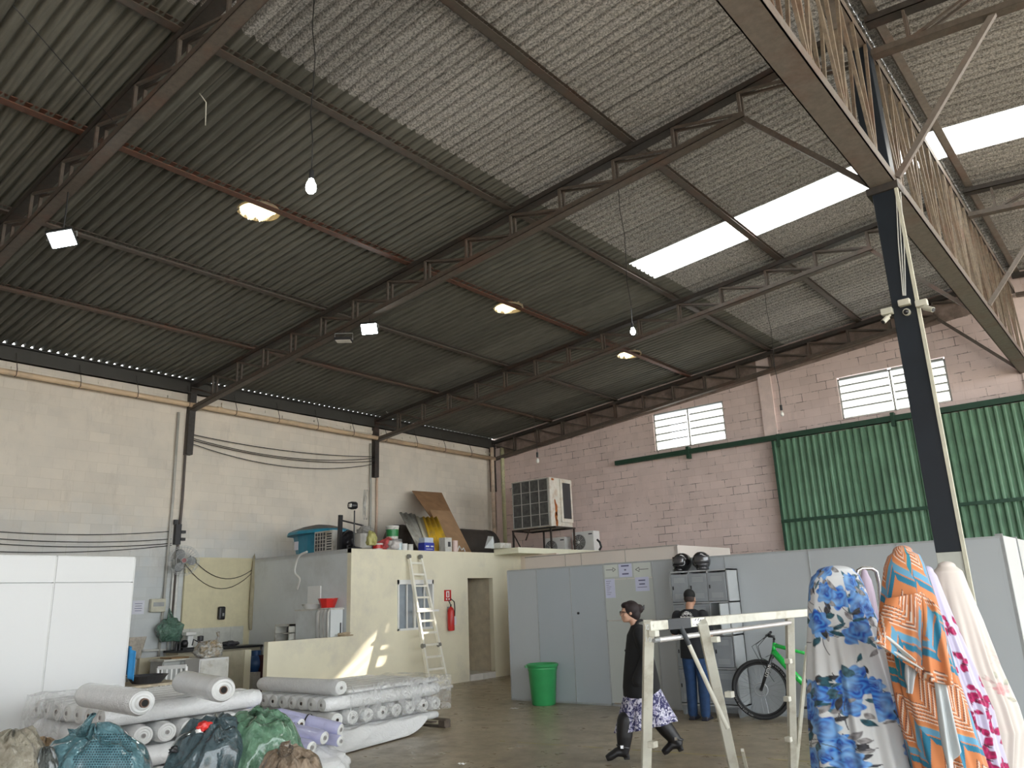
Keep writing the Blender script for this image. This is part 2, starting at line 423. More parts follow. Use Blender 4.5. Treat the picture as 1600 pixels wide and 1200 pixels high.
# ------------------------------------------------------------------ trusses
def zt(x): return 6.475 + .09*(x+16)          # centre of the top chord, left slope
def zb(x): return 5.99 + .099*(x+16)          # centre of the bottom chord
GXC = -1.63; GZB = 5.80; GZT = 7.50
m_web = m_steel
def truss(y, label, wall_arm=True):
    t = thing('roof_truss', label, 'truss', (-16, y, 5.9), 'roof trusses of the left bay')
    MB().channel((-15.95, y, zt(-15.95)), (GXC-.12, y, zt(GXC-.12)), .15, .085, .01).build('top_chord', m_steel_dk, t)
    xe = -3.05
    MB().channel((-15.9, y, zb(-15.9)-.05), (xe+.05, y, zb(xe)), .15, .08, .01).build('bottom_chord', m_steel, t)
    k = 0; x = xe
    while x > -15.9:
        m = MB()
        for s in (-.05, .05): m.bar((x, y+s, zb(x)), (x, y+s, zt(x)), .035, .035, (1, 0, 0))
        m.build('web_post', m_web, t)
        x2 = x-.92
        if x2 > -15.95:
            m = MB()
            for s in (-.05, .05): m.bar((x2, y+s, zt(x2)-.04), (x, y+s, zb(x)+.03), .03, .03)
            m.build('web_diagonal', m_web, t)
        x = x2; k += 1
    m = MB()
    for s in (-.05, .05): m.bar((xe, y+s, zt(xe)-.04), (GXC-.12, y+s, zt(GXC)-.42), .03, .03)
    m.build('web_diagonal', m_web, t)
    MB().bar((xe, y, zb(xe)), (GXC-.12, y, GZB+.02), .06, .06).build('knee_brace', m_steel, t)
    # stub of steel plate where the truss meets the wall
    MB().bb((-16, y-.07, 4.95), (-15.86, y+.07, 6.5)).build('wall_stub', m_steel_dk, t)
    return t
TY = [3.20, 8.42, 13.65]
truss(TY[0], 'brown steel lattice roof truss nearest the camera, running to the top left corner')
truss(TY[1], 'brown steel lattice roof truss meeting the girder above the black column')
truss(TY[2], 'brown steel lattice roof truss behind the black column, third from the camera')
t4 = truss(18.42, 'brown steel lattice roof truss lying along the top of the pink far wall')
def truss_right(y, label):
    t = thing('roof_truss', label, 'truss', (GXC, y, 7), 'roof trusses of the right bay')
    zr = lambda x: zt(-1.6)-.09*(x+1.6)
    MB().channel((GXC+.12, y, zr(GXC)), (RX, y, zr(RX)), .15, .085, .01).build('top_chord', m_steel_dk, t)
    MB().channel((GXC+.12, y, zr(GXC)-.42), (RX, y, zr(RX)-.42), .13, .07, .01).build('bottom_chord', m_steel, t)
    x = GXC+.5; k = 0
    while x < RX-1:
        m = MB()
        for s in (-.045, .045): m.bar((x, y+s, zr(x)-.42), (x, y+s, zr(x)), .03, .03, (1, 0, 0))
        m.build('web_post', m_web, t); m = MB()
        for s in (-.045, .045): m.bar((x+.03, y+s, zr(x)-.40), (x+.87, y+s, zr(x+.9)-.03), .03, .03)
        m.build('web_diagonal', m_web, t); x += .9
    MB().bar((GXC+.14, y, GZB+.02), (-.33, y, zr(-.33)-.40), .06, .06).build('knee_brace', m_steel_lt, t)
truss_right(8.42, 'steel truss right of the column, in the top right corner, with a long slanting brace')
truss_right(13.65, 'steel truss of the right bay behind the column, second from the top right corner')
truss_right(18.42, 'steel truss of the right bay lying against the far wall top')
# ------------------------------------------------------------------ purlins
for x, mt, lab in ((-13.62, m_purlin_b, 'rusty steel purlin lowest on the roof, just above the eave beam'),
                   (-11.30, m_purlin, 'dark steel purlin passing over the floodlights, second up from the eave'),
                   (-9.00, m_purlin_r, 'rust red steel purlin running past the round roof vents'),
                   (-6.78, m_purlin, 'brown steel purlin at the edge of the speckled roof sheets'),
                   (-4.62, m_purlin, 'brown steel purlin crossing the skylight strip, highest on the left slope')):
    z = roofz(x)+.005
    m = MB(); m.bar((x-.045, YB, z+.0), (x-.045, YW, z), .01, .09).bar((x, YB, z+.04), (x, YW, z+.04), .1, .01).bar((x+.01, YB, z-.04), (x+.01, YW, z-.04), .11, .01)
    tag(m.build('roof_purlin', mt), lab, 'purlin', 'purlins under the left roof slope')
for x, lab in ((-1.42, 'steel ridge purlin just right of the lattice girder'), (1.05, 'steel purlin right of the ridge over the far right skylight'), (3.65, 'steel purlin farthest right on the right slope')):
    z = roofz(x)+.0
    m = MB(); m.bar((x-.045, YB, z), (x-.045, YW, z), .01, .09).bar((x, YB, z-.04), (x, YW, z-.04), .11, .01)
    tag(m.build('roof_purlin', m_steel_lt), lab, 'purlin', 'purlins under the right roof slope')
# ------------------------------------------------------------------ deep lattice girder over the column
g = thing('lattice_girder', 'deep rusty lattice girder running over the black column to the far wall', 'girder', (GXC, 3, GZB))
MB().channel((GXC, YB+.2, GZB), (GXC, YW-.02, GZB), .25, .12, .012).build('bottom_chord', m_steel_lt, g)
MB().channel((GXC, YB+.2, GZT), (GXC, YW-.02, GZT), .2, .12, .012).build('top_chord', m_steel_lt, g)
y = 2.2; k = 0
m_web_y = steel_mat('girder_web_steel', (.27, .215, .15), (.15, .115, .09), .5)
while y < YW-.5:
    if abs(y+.47-8.42) > .0:
        m = MB()
        for s in (-.085, .085): m.bar((GXC+s, y, GZB), (GXC+s, y, GZT), .035, .035, (0, 1, 0))
        m.build('girder_post', m_web_y, g)
        m = MB()
        for s in (-.085, .085):
            m.bar((GXC+s, y+.02, GZB+.05), (GXC+s, y+.47, GZT-.05), .032, .032); 
        m.build('girder_diagonal', m_web_y, g); m = MB()
        for s in (-.085, .085): m.bar((GXC+s, y+.92, GZB+.05), (GXC+s, y+.47, GZT-.05), .032, .032)
        m.build('girder_diagonal', m_web_y, g)
    y += .94; k += 1
# ------------------------------------------------------------------ black column
m_navy = M('navy_black_paint', (.012, .018, .026), .45, var=.2, scale=2)
m_colw = M('worn_white_paint', (.52, .53, .48), .6, var=.1, scale=2)
CX, CY = -1.63, 8.42
c = thing('steel_column', 'tall navy black steel column with a pale lower section and camera boxes', 'column', (CX, CY, 0))
MB().bb((CX-.115, CY-.1, 1.94), (CX+.105, CY+.1, 7.5)).build('column_shaft', m_navy, c, bevel=.006)
MB().bb((CX-.115, CY-.1, 0), (CX+.105, CY+.1, 1.94)).build('column_base', m_colw, c, bevel=.006)
MB().bb((CX+.108, CY-.115, 0), (CX+.14, CY-.08, 5.75)).build('conduit', M('cream_conduit', (.62, .60, .48), .5), c)
MB().bb((CX-.16, CY-.13, 5.66), (CX+.15, CY+.13, 5.74)).build('cap_plate', m_steel_dk, c)
# junction boxes and cameras on the column
m_cam = M('camera_cream', (.62, .60, .50), .4)
def at_col(px, py, yo=-.14): return onY(px, py, CY+yo)
cb = [(1413, 473, 'cream junction box high on the face of the black column'), (1440, 474, 'cream junction box at the right edge of the black column'), (1386, 487, 'cream junction box at the left edge of the black column')]
for px, py, lab in cb:
    p = at_col(px, py); tag(MB().box(p, (.11, .07, .065)).build('junction_box', m_cam, bevel=.008), lab, 'junction box', 'junction boxes on the black column')
for (a, b_, lab) in (((1391, 492), (1380, 503), 'small bullet security camera on the left of the black column'), ((1437, 479), (1458, 484), 'small bullet security camera on the right of the black column')):
    p = at_col(*a, -.14); q = at_col(*b_, -.2)
    t = thing('security_camera', lab, 'camera', p, 'security cameras on the black column')
    MB().tube(p, p+(q-p)*.5, .012, 8).build('camera_mount', m_cam, t)
    MB().tube(p+(q-p)*.35, q, .026, 14).build('camera_body', m_cam, t, auto=.6)
    MB().tube(q, q+(q-p).normalized()*.006, .02, 14).build('lens', m_black, t)
p = at_col(1416, 487); t = thing('dome_camera', 'small dome security camera under the box on the black column face', 'camera', p)
MB().tube(p, p+Vector((0, .06, 0)), .035, 14).build('camera_body', m_cam, t); MB().sphere(p+Vector((0, -.01, -.005)), .026, 12, 8).build('lens', m_black, t, smooth=True)
m = MB()
for i, q in enumerate(((1400, 300), (1403, 300), (1407, 300))):
    a = at_col(*q, -.11); b_ = at_col(1413+(i-1)*2, 462, -.11)
    m.path([a, a.lerp(b_, .5)+Vector((.01*(i-1), 0, 0)), b_], .006, 6)
tag(m.build('camera_cable', M('white_cable', (.6, .6, .55), .5)), 'bundle of white cables running down the black column to its camera boxes', 'cable')

# ------------------------------------------------------------------ eave beam, rain pipe and down pipes
eb = MB().bb((-15.98, YB, 6.30), (-15.9, YW-.1, 6.585)).bb((-16.03, YB, 6.5), (-16.01, YW-.1, 6.648)).bb((-16.03, YB, 6.56), (-15.9, YW-.1, 6.58)).bb((-15.98, YB, 6.30), (-15.85, YW-.1, 6.325))
tag(eb.build('eave_beam', M('eave_steel', (.05, .047, .04), .6, scale=3)), 'long dark steel beam under the roof edge along the top of the left wall', 'beam')
m_pvc = M('cream_pvc', (.70, .52, .34), .45, var=.08, scale=1.5, dirt=(.5, .38, .27))
pz0 = onX(0, 579, -15.78); pz1 = onX(774, 717, -15.78)
t = thing('rain_pipe', 'long cream plastic rain pipe hung on rods along the left wall', 'pipe', (-15.78, 5, 6.05))
pts = [Vector((-15.78, YB+.3, pz0.z+.05)), Vector((-15.78, pz0.y, pz0.z)), Vector((-15.78, (pz0.y+pz1.y)/2, (pz0.z+pz1.z)/2-.01)), Vector((-15.78, pz1.y, pz1.z))]
MB().path(pts, .055, 14).build('pipe_run', m_pvc, t, smooth=True)
y = 4.9
def pz(y): return pz0.z+(pz1.z-pz0.z)*(y-pz0.y)/(pz1.y-pz0.y)
while y < 18.2:
    MB().path([(-15.86, y, 6.45), (-15.70, y, pz(y)+.06), (-15.705, y, pz(y)-.05), (-15.78, y, pz(y)-.065), (-15.85, y, pz(y)-.02)], .007, 6).build('hanger_rod', m_steel_dk, t); y += 1.12
y = 6.0
while y < 18: MB().tube((-15.78, y-.06, pz(y)), (-15.78, y+.06, pz(y)), .062, 14).build('pipe_socket', m_pvc, t, smooth=False); y += 3.0
for (py_, mt, lab, r) in ((18.25, M('pinkish_pvc', (.60, .47, .36), .5, dirt=(.4, .33, .25)), 'vertical pinkish down pipe in the corner, the one against the left wall', .06), (18.45, M('yellowish_pvc', (.52, .50, .30), .5, dirt=(.33, .3, .2)), 'vertical yellowish down pipe in the corner, the one nearer the far wall', .06)):
    xx = -15.8 if py_ < 18.4 else -15.55
    tag(MB().path([(xx, py_, 2.9), (xx, py_, 5.9), (xx, py_, 6.3)], r, 14).build('down_pipe', mt, smooth=True), lab, 'pipe', 'down pipes in the corner')
# conduits running down the wall below the truss stubs
for (y0, lab, z0) in ((8.15, 'thin grey conduit on the left wall below the second truss, left of the pair', .3), (8.36, 'thick dark conduit on the left wall below the second truss, right of the pair', 1.6),
                  (13.50, 'grey conduit on the left wall behind the pedestal fan', 2.8), (13.72, 'peach coloured conduit right of the pedestal fan', 2.8)):
    mt = M('peach_conduit', (.66, .48, .36), .5) if y0 > 13.6 else (M('dk_conduit', (.12, .10, .09), .6) if 8.3 < y0 < 9 else M('grey_conduit', (.45, .44, .40), .5))
    tag(MB().path([(-15.95, y0, 5.85), (-15.95, y0+.02, 4), (-15.95, y0-.03, z0)], .028, 8).build('conduit_pipe', mt, smooth=True), lab, 'conduit', 'conduits on the left wall')
# slack black wires between the truss stubs
def cable(pts, r, label, cat='cable', mat=None, group=None, name='sagging_wire'):
    o = MB().path(pts, r, 6).build(name, mat or m_blackcable, smooth=True); return tag(o, label, cat, group)
def sag(a, b, s, n=14):
    a = Vector(a); b = Vector(b); return [a.lerp(b, i/n)-Vector((0, 0, s*4*(i/n)*(1-i/n))) for i in range(n+1)]
for i, (za, zc, s) in enumerate(((5.50, 5.62, .12), (5.42, 5.58, .22), (5.38, 5.50, .20), (5.30, 5.42, .30))):
    cable(sag((-15.9, 8.45, za-.1), (-15.9, 13.6, zc-.12), s), .009, ['topmost thin black wire slung between the two wall stubs', 'second slack black wire slung between the two wall stubs', 'third slack black wire slung between the two wall stubs', 'lowest and most sagging black wire between the two wall stubs'][i], group='slack wires on the left wall')
for i, (z0, z1) in enumerate(((831, 830), (842, 842), (850, 849), (862, 852))):
    a = onX(0, z0, -15.95); b_ = onX(268, z1, -15.95)
    cable(sag(a, b_, .06), .008, ['topmost dark wire low on the left wall above the white partition', 'second dark wire low on the left wall above the white partition', 'third dark wire low on the left wall above the white partition', 'lowest dark wire on the left wall, just above the white partition top'][i], group='wires above the white partition')
cable([onX(1*q[0], q[1], -15.6) for q in ((474, 520), (500, 545), (560, 598), (606, 645))], .018, 'bent whitish rod hanging from the roof between the first two left trusses', 'rod', M('pale_rod', (.62, .62, .56), .5), name='hanging_rod')

# ------------------------------------------------------------------ hanging bulbs and flood lights
m_bulb_on = emit('lit_bulb', (.95, 1, 1), 22); m_glass_off = M('frosted_bulb', (.75, .73, .68), .3)
def bulb(px, py, D, ztop, label, on, sc=1.0, top=None, energy=0):
    p = P(px, py, D); t = thing('hanging_bulb', label, 'light bulb', (p.x, p.y, p.z), 'bulbs hanging on wires')
    q = Vector((p.x, p.y, ztop))
    if top: q = P(top[0], top[1], 1) ; d = (q-CAM); q = CAM + d*((ztop-CAM.z)/d.z); 
    for _ in range(20):
        zr = roofz(q.x)+.06; q = (Vector((p.x, p.y, zr)) if not top else CAM+(P(top[0], top[1], 1)-CAM)*((zr-CAM.z)/(P(top[0], top[1], 1)-CAM).z))
    r = .032*sc
    pts = [p+Vector((0, 0, .12*sc))]
    for k in range(1, 7): pts.append(pts[0].lerp(q, k/6)+Vector((.015*math.sin(k*2.1), .015*math.cos(k*1.7), 0))*(0 if k == 6 else 1))
    MB().path(pts, .006, 6).build('bulb_cable', m_blackcable, t, smooth=True)
    MB().tube(p+Vector((0, 0, .055*sc)), p+Vector((0, 0, .13*sc)), .018*sc, 12).build('bulb_socket', m_black, t)
    MB().lathe([(.004, -.052), (.02, -.048), (.034, -.03), (.038, -.005), (.034, .02), (.024, .04), (.018, .06)], p, n=18).build('glass_bulb', m_bulb_on if on else m_glass_off, t, smooth=True)
    if on:
        m_ = t.children[-1]; 
        for v in m_.data.vertices: v.co *= sc
    return p
bulb(486, 292, 7.6, 6.95, 'lit hanging bulb on a long black wire, nearest to the camera', True, 1.35, (491, 0))
bulb(989, 518, 13.5, 7.4, 'lit hanging bulb on a black wire near the far round roof vent', True, 1.15, (966, 287))
bulb(1222, 647, 16.6, 7.6, 'unlit hanging bulb in front of the pink wall between its two windows', False, 1.5, (1195, 455))
bulb(840, 720, 18.0, 6.9, 'unlit hanging bulb near the corner above the large air conditioner', False, 1.5, (833, 640))
VZ_ = Vector((0, 0, 1))
m_fl = emit('flood_lens', (.90, 1, .98), 30)
def flood(px, py, D, on, label, tilt):
    p = onY(px, py, D); t = thing('flood_light', label, 'flood light', p, 'flood lights on the trusses')
    zz = -((CAM-p).normalized()*tilt[0]-VZ_*tilt[1]).normalized(); xx = Vector((math.cos(.7), math.sin(.7), 0)); xx = (xx-zz*xx.dot(zz)).normalized(); Rm = R = Matrix((xx, zz.cross(xx), zz)).transposed(); T = lambda x, y, z: p + Rm @ Vector((x, y, z))
    MB().box(p, (.30, .23, .05), R).build('lamp_housing', m_black, t, bevel=.01)
    MB().box(T(0, 0, -.028), (.26, .19, .008), R).build('lamp_lens', m_fl if on else m_glass_off, t)
    MB().path([T(-.16, 0, 0), T(-.16, 0, .12), T(.16, 0, .12), T(.16, 0, 0)], .01, 6).build('lamp_bracket', m_grey, t)
    MB().path([T(0, 0, .12), T(0, 0, .12).lerp(Vector((p.x, D, zb(p.x))), .5)+Vector((.02, 0, 0)), Vector((p.x, D, zb(p.x)+.02))], .008, 6).build('lamp_cable', m_blackcable, t)
flood(97, 372, 3.2, True, 'lit flood light on the nearest truss at the left edge', (.75, .5))
flood(577, 513, 8.42, True, 'lit flood light on the second truss, right of the dim one', (.75, .5))
flood(537, 531, 8.42, False, 'dim flood light tilted on the second truss, left of the bright one', (-.05, .8))

cable([onZ(20, 8, 6.95), onZ(110, 112, 6.9), onZ(198, 214, 7.0)], .005, 'thin loose wire hanging under the roof in the top left corner', 'wire', name='loose_wire')
cable([onZ(312, 146, 6.45), onZ(322, 160, 6.3), onZ(321, 196, 6.15)], .005, 'short scrap of pale string dangling from the nearest roof truss', 'string', M('pale_string', (.6, .58, .5), .8), name='string_scrap')
# ------------------------------------------------------------------ louvre windows in the far wall
m_lou = translucent('louvre_glass', (.62, .63, .62), tr=.9)
m_lf = M('window_iron', (.45, .46, .44), .5, .2)
for i, (x0, x1, z0, z1) in enumerate(wins):
    w = bpy.data.objects.new('window_%d' % (i+1), None); COL.objects.link(w); w.location = (x0, YW, z0); struct(w)
    f = MB()
    for a in (x0+.02, (x0+x1)/2, x1-.02): f.bb((a-.02, YW+.04, z0), (a+.02, YW+.09, z1))
    for a in (z0+.015, z1-.015): f.bb((x0, YW+.04, a-.015), (x1, YW+.09, a+.015))
    f.build('window_frame', m_lf, w)
    for h in range(2):
        xa = x0+.05+h*(x1-x0)/2; xb = xa+(x1-x0)/2-.08
        for k in range(5):
            za = z0+.05+k*(z1-z0-.06)/5; zc = za+(z1-z0)/5*1.02
            def q(x, v): return (x, YW+.10-.07*v, za+(zc-za)*v)
            m = MB()
            if i == 0 and h == 0 and k < 4:          # panes cut open, gap shaped to cast the sun patch on the office wall
                m.add([q(xa, 0), q(-9.78, 0), q(-9.78, 1), q(xa, 1)], [(0, 1, 2, 3)])
                m.add([q(-9.30, 0), q(xb, 0), q(xb, 1), q(-9.78 if k == 3 else -9.30, 1)], [(0, 1, 2, 3)])
            else: m.add([q(xa, 0), q(xb, 0), q(xb, 1), q(xa, 1)], [(0, 1, 2, 3)])
            m.build('louvre_pane', m_lou, w, solid=.006)
            MB().bar((xa, YW+.10, za), (xb if not (i == 0 and h == 0 and 0 < k < 4) else -9.78, YW+.10, za), .012, .012).bar((xa, YW+.02, zc), (xb, YW+.02, zc), .015, .034).build('louvre_rail', m_lf, w)
# ------------------------------------------------------------------ green sliding gate
m_green = M('green_gate_paint', (.13, .25, .16), .5, var=.22, scale=1.6)
m_green_dk = M('dark_green_paint', (.022, .065, .04), .5)
d = bpy.data.objects.new('door_1', None); COL.objects.link(d); d.location = (GX0, YW-.2, 0); struct(d)
def gate_leaf(x0, x1):
    gp = MB(); n = int((x1-x0)/.013); vs = []; fs = []
    for z in (.05, 5.13):
        for k in range(n+1):
            x = x0+(x1-x0)*k/n; q = (x/.155) % 1; h = .034*max(-1, min(1, 1.6*math.sin(2*math.pi*q))); vs.append((x, YW-.2-h, z))
    for k in range(n): fs.append((k, k+1, k+n+2, k+n+1))
    gp.add(vs, fs); return gp
gate_leaf(GX0, 1.2).build('gate_sheet', m_green, d, solid=.006)
g2 = MB()
for z in (3.18, 1.5): g2.bb((GX0, YW-.29, z), (1.2, YW-.25, z+.07))
g2.bb((GX0, YW-.27, .05), (GX0+.05, YW-.13, 5.13)); g2.build('gate_frame', m_green_dk, d)
r = MB().bb((-11.45, YW-.22, 5.16), (6, YW-.10, 5.28)); ro = tag(r.build('gate_rail', m_green_dk), 'long dark green steel rail fixed on the pink wall above the gate', 'rail')
for px, py in ((1073, 707), (1215, 688), (1394, 655)):
    p = onY(px, py, YW-.27); MB().bb((p.x-.04, YW-.24, p.z-.15), (p.x+.04, YW-.09, p.z+.16)).build('rail_bracket', m_green_dk, ro)
# ------------------------------------------------------------------ cream office block on the left
BX = -12.5; BZ = 2.78; BY0 = 10.12
DY0, DY1, DZ1 = 13.46, 14.32, 2.2
WY0, WY1, WZ0, WZ1 = 11.33, 12.36, 1.16, 2.17
b = MB()
def seg(y0, y1, z0, z1): b.bb((BX-.12, y0, z0), (BX, y1, z1))
seg(BY0, WY0, 0, BZ); seg(WY0, WY1, 0, WZ0); seg(WY0, WY1, WZ1, BZ); seg(WY1, DY0, 0, BZ); seg(DY0, DY1, DZ1, BZ); seg(DY1, 16.2, 0, BZ)
struct(b.build('wall_office_front', m_cream))
struct(MB().bb((-16, BY0, 0), (BX-.121, BY0+.1, BZ)).build('wall_office_side', m_greyw))
struct(MB().bb((-16, BY0, BZ-.08), (BX-.001, 18.4, BZ)).build('ceiling_office', M('slab_top', (.5, .48, .42), .8)))
struct(MB().bb((BX, DY1+.08, BZ-.05), (BX+.75, 18.4, BZ+.08)).build('ceiling_canopy', M('canopy_cream', (.82, .80, .62), .7, var=.05, scale=2)))
struct(MB().bb((BX-.12, 8.32, 0), (BX, BY0, 1.13)).build('wall_kitchen_low', m_cream))
struct(MB().bb((-15.99, 8.55, 0), (-15.93, 10.12, 2.8)).build('wall_kitchen', M('yellowish_cream', (.66, .60, .40), .7, var=.06)))
# door recess with tiled step
m_tile = M('veined_tile', (.68, .66, .62), .3, var=.08, scale=5)
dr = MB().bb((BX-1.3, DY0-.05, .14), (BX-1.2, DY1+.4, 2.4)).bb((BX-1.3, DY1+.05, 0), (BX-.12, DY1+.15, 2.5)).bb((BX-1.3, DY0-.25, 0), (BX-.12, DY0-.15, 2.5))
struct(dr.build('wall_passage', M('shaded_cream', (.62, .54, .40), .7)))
struct(MB().bb((BX-1.19, DY0-.14, 0), (BX-.121, DY1+.05, .13)).bb((BX-.121, DY0+.001, 0), (BX-.006, DY1-.001, .13)).build('trim_5', m_tile))
st = MB()
for k in range(2): a = DY0+.01+k*.43; st.bb((BX-.005, a, 0), (BX+.012, a+.42, .128))
struct(st.build('trim_6', m_tile))
# pinkish far part of the block and the white board room behind the partition
struct(MB().bb((BX, 15.4, 0), (-11.4, 15.5, BZ-.05)).build('wall_office_return', m_creamp))
RBX = -7.55; RBY = 14.2
rb = MB().bb((-11.4, RBY, 0), (RBX, RBY+.08, 2.6)).bb((RBX-.08, RBY, 0), (RBX, 16.6, 2.6)); struct(rb.build('wall_board_room', m_pinkw))
sm = MB()
for px in (883, 908, 977): p = onY(px, 875, RBY-.01); sm.bb((p.x-.008, RBY-.006, 0), (p.x+.008, RBY, 2.6))
sm.bb((-11.4, RBY-.01, 2.585), (RBX+.01, RBY+.02, 2.61)); struct(sm.build('trim_7', M('seam_grey', (.42, .38, .34), .6)))
# office window: frame, sliding panes and bars
w = bpy.data.objects.new('window_3', None); COL.objects.link(w); w.location = (BX, WY0, WZ0); struct(w)
f = MB(); 
for yy in (WY0+.02, WY1-.02): f.bb((BX-.10, yy-.02, WZ0), (BX+.02, yy+.02, WZ1))
f.bb((BX-.10, WY0, WZ0), (BX+.02, WY1, WZ0+.04)).bb((BX-.10, WY0, WZ1-.09), (BX+.02, WY1, WZ1)); f.bb((BX-.06, (WY0+WY1)/2-.03, WZ0), (BX-.02, (WY0+WY1)/2+.03, WZ1)).bb((BX-.05, WY0+.28, WZ0), (BX-.02, WY0+.31, WZ1)).bb((BX-.05, WY0+.78, WZ0), (BX-.02, WY0+.81, WZ1))
f.build('window_frame', m_whitepl, w)
MB().bb((BX-.08, WY0, WZ0), (BX-.07, WY1, WZ1)).build('window_pane', M('bluish_glass', (.30, .34, .38), .12, var=.1), w)
# ------------------------------------------------------------------ partitions
PY = 11.2; PH = 2.18
seams = [-9.41, -8.746, -8.023, -7.343, -6.424, -5.196, -3.947, -2.796, -1.62]
mats = [m_panel, m_panel2, m_panel2, m_panel3, m_panel, m_panel, m_panel, m_panel]
gp = 'sheets of the long grey partition'
names = ['end sheet of the grey partition, behind the green bin', 'second grey partition sheet, right of the green bin', 'third grey partition sheet, with the keyhole', 'greenish white partition sheet with the paper notices and arrows',
         'grey partition sheet left of and behind the lockers', 'grey partition sheet behind the bicycle', 'grey partition sheet behind the blue floral cloth', 'grey partition sheet behind the black column']
for k in range(8):
    x0, x1 = seams[k], seams[k+1]
    t = thing('partition_panel', names[k], 'partition', (x0, PY, 0), gp)
    if k == 3:
        MB().bb((x0+.006, PY, .05), (x1-.006, PY+.04, 1.285)).bb((x0+.006, PY, 1.295), (x1-.006, PY+.04, 1.93)).bb((x0+.006, PY, 1.94), (x1-.006, PY+.04, PH)).build('panel_sheet', mats[k], t)
    else: MB().bb((x0+.004, PY, .03), (x1-.004, PY+.04, PH)).build('panel_sheet', mats[k], t)
    e = MB().bb((x0-.012, PY-.008, 0), (x0+.006, PY+.05, PH+.005)).bb((x0, PY-.008, PH-.01), (x1, PY+.05, PH+.015)); e.bb((x0, PY-.008, 0), (x1, PY+.05, .03))
    e.build('panel_trim', M('panel_trim_metal', (.42, .44, .45), .5, .3), t)
    if k == 2: MB().tube((x0+.13, PY-.02, 1.42), (x0+.13, PY, 1.42), .02, 12).build('lock', m_black, t)
# far right white panel turning towards the camera
for (a, b_, lab) in ((PY, 12.3, 'bright white partition panel at the right edge, end one beside the corner post'), (12.3, 15.5, 'bright white partition panel farthest right, receding from the corner')):
    t = thing('partition_panel', lab, 'partition', (-1.6, a, 0), 'white partition panels')
    MB().bb((-1.66, a+.05, .03), (-1.6, b_-.01, 2.2)).build('panel_sheet', m_white, t)
    MB().bb((-1.67, a, 0), (-1.59, a+.05, 2.22)).build('panel_post', m_grey, t)
# near left white partition
LX = -9.69; LH = 2.34; LYR = 4.56
p0 = onX(90, 870, LX).y
for (a, b_, lab) in ((-1.0, p0, 'tall white partition panel at the left edge, nearest the camera'), (p0, LYR, 'tall white partition panel with a free edge, right one of the left pair')):
    t = thing('partition_panel', lab, 'partition', (LX, a, 0), 'white partition panels')
    MB().bb((LX-.05, a+.005, .0), (LX, b_-.005, LH-.30)).bb((LX-.05, a+.005, LH-.292), (LX, b_-.005, LH-.01)).build('panel_sheet', m_white, t)
    MB().bb((LX-.055, a, LH-.012), (LX+.004, b_, LH)).bb((LX-.055, b_-.012, 0), (LX+.004, b_, LH)).build('panel_trim', M('pale_trim', (.66, .66, .64), .5), t)
# ------------------------------------------------------------------ helpers for small objects
def depth(p): return (p-CAM).dot(FW)
def mpp(p): return depth(p)/F          # metres per photo pixel at p
VX = Vector((1, 0, 0)); VY = Vector((0, 1, 0)); VZ = Vector((0, 0, 1))
m_text = M('print_ink', (.12, .12, .22), .7)
m_text_k = M('black_ink', (.04, .04, .05), .7)
m_paper = M('white_paper', (.70, .71, .78), .7, var=.02)
m_red = M('red_plastic', (.55, .025, .02), .3)
m_blue = M('tank_blue', (.02, .26, .40), .35)
m_dirtywhite = M('dusty_white', (.62, .61, .56), .5, dirt=(.4, .36, .28))
m_dark = M('dark_grey', (.05, .05, .055), .5)
m_chrome = M('chrome', (.75, .75, .76), .15, 1.0, var=.02)
TOPZ = BZ+.001
def text(body, p, size, right, up, mat, parent, name='lettering', align='CENTER', ext=.0008):
    cu = bpy.data.curves.new(name, 'FONT'); cu.body = body; cu.size = size; cu.align_x = align; cu.align_y = 'CENTER'; cu.extrude = ext
    tmp = bpy.data.objects.new(name, cu); dg = bpy.context.evaluated_depsgraph_get()
    COL.objects.link(tmp); dg = bpy.context.evaluated_depsgraph_get(); me = bpy.data.meshes.new_from_object(tmp.evaluated_get(dg)); bpy.data.objects.remove(tmp)
    R = Matrix((right, up, Vector(right).cross(Vector(up)))).transposed().to_4x4(); R.translation = Vector(p)
    off = Vector((0, 0, 0)); q = parent
    while q is not None: off = off+q.location; q = q.parent
    me.transform(Matrix.Translation(-off) @ R); me.materials.clear(); me.materials.append(mat)
    o = bpy.data.objects.new(name, me); COL.objects.link(o); o.parent = parent; return o

# ------------------------------------------------------------------ things stored on the office roof
# blue water tank
c = onY(490, 868, 10.75); c.z = TOPZ
t = thing('water_tank', 'blue plastic water tank with a lid and a paper sticker, on the office roof', 'water tank', c)
x0 = onY(455, 850, 10.75).x; x1 = onY(529, 850, 10.75).x; cx = (x0+x1)/2; hw = (x1-x0)/2; cy = 10.85
h = .50
def tank(u, v): 
    a = 2*math.pi*u; r = hw*(.78+.22*v); return (cx+r*math.cos(a)*(1.0), cy+min(r, .6)*.75*math.sin(a), TOPZ+h*v)
b = MB().grid(lambda u, v: tank(u, v), 12, 5, wrap=True); b.add([tank(i/12, 0) for i in range(12)], [tuple(range(12))])
t.location = (cx, cy, TOPZ)
b.build('tank_body', m_blue, t)
MB().lathe([(hw*1.0, h-.05), (hw*1.04, h-.05), (hw*1.04, h+.0), (hw*.98, h+.03)], (cx, cy, TOPZ), n=12, up=(0, 1, 0), ell=1).build('tank_rim', m_blue, t)
MB().lathe([(hw*1.02, h+.0), (hw*.9, h+.05), (hw*.5, h+.13), (hw*.15, h+.17), (.02, h+.18)], (cx, cy, TOPZ), n=12).build('tank_lid', M('dusty_lid', (.16, .17, .18), .7, dirt=(.3, .24, .2)), t)
for o in t.children:
    for v in o.data.vertices: v.co.y *= .62
p = onY(463, 853, cy-hw*.55); MB().box(p, (.13, .01, .18)).build('sticker', m_paper, t)
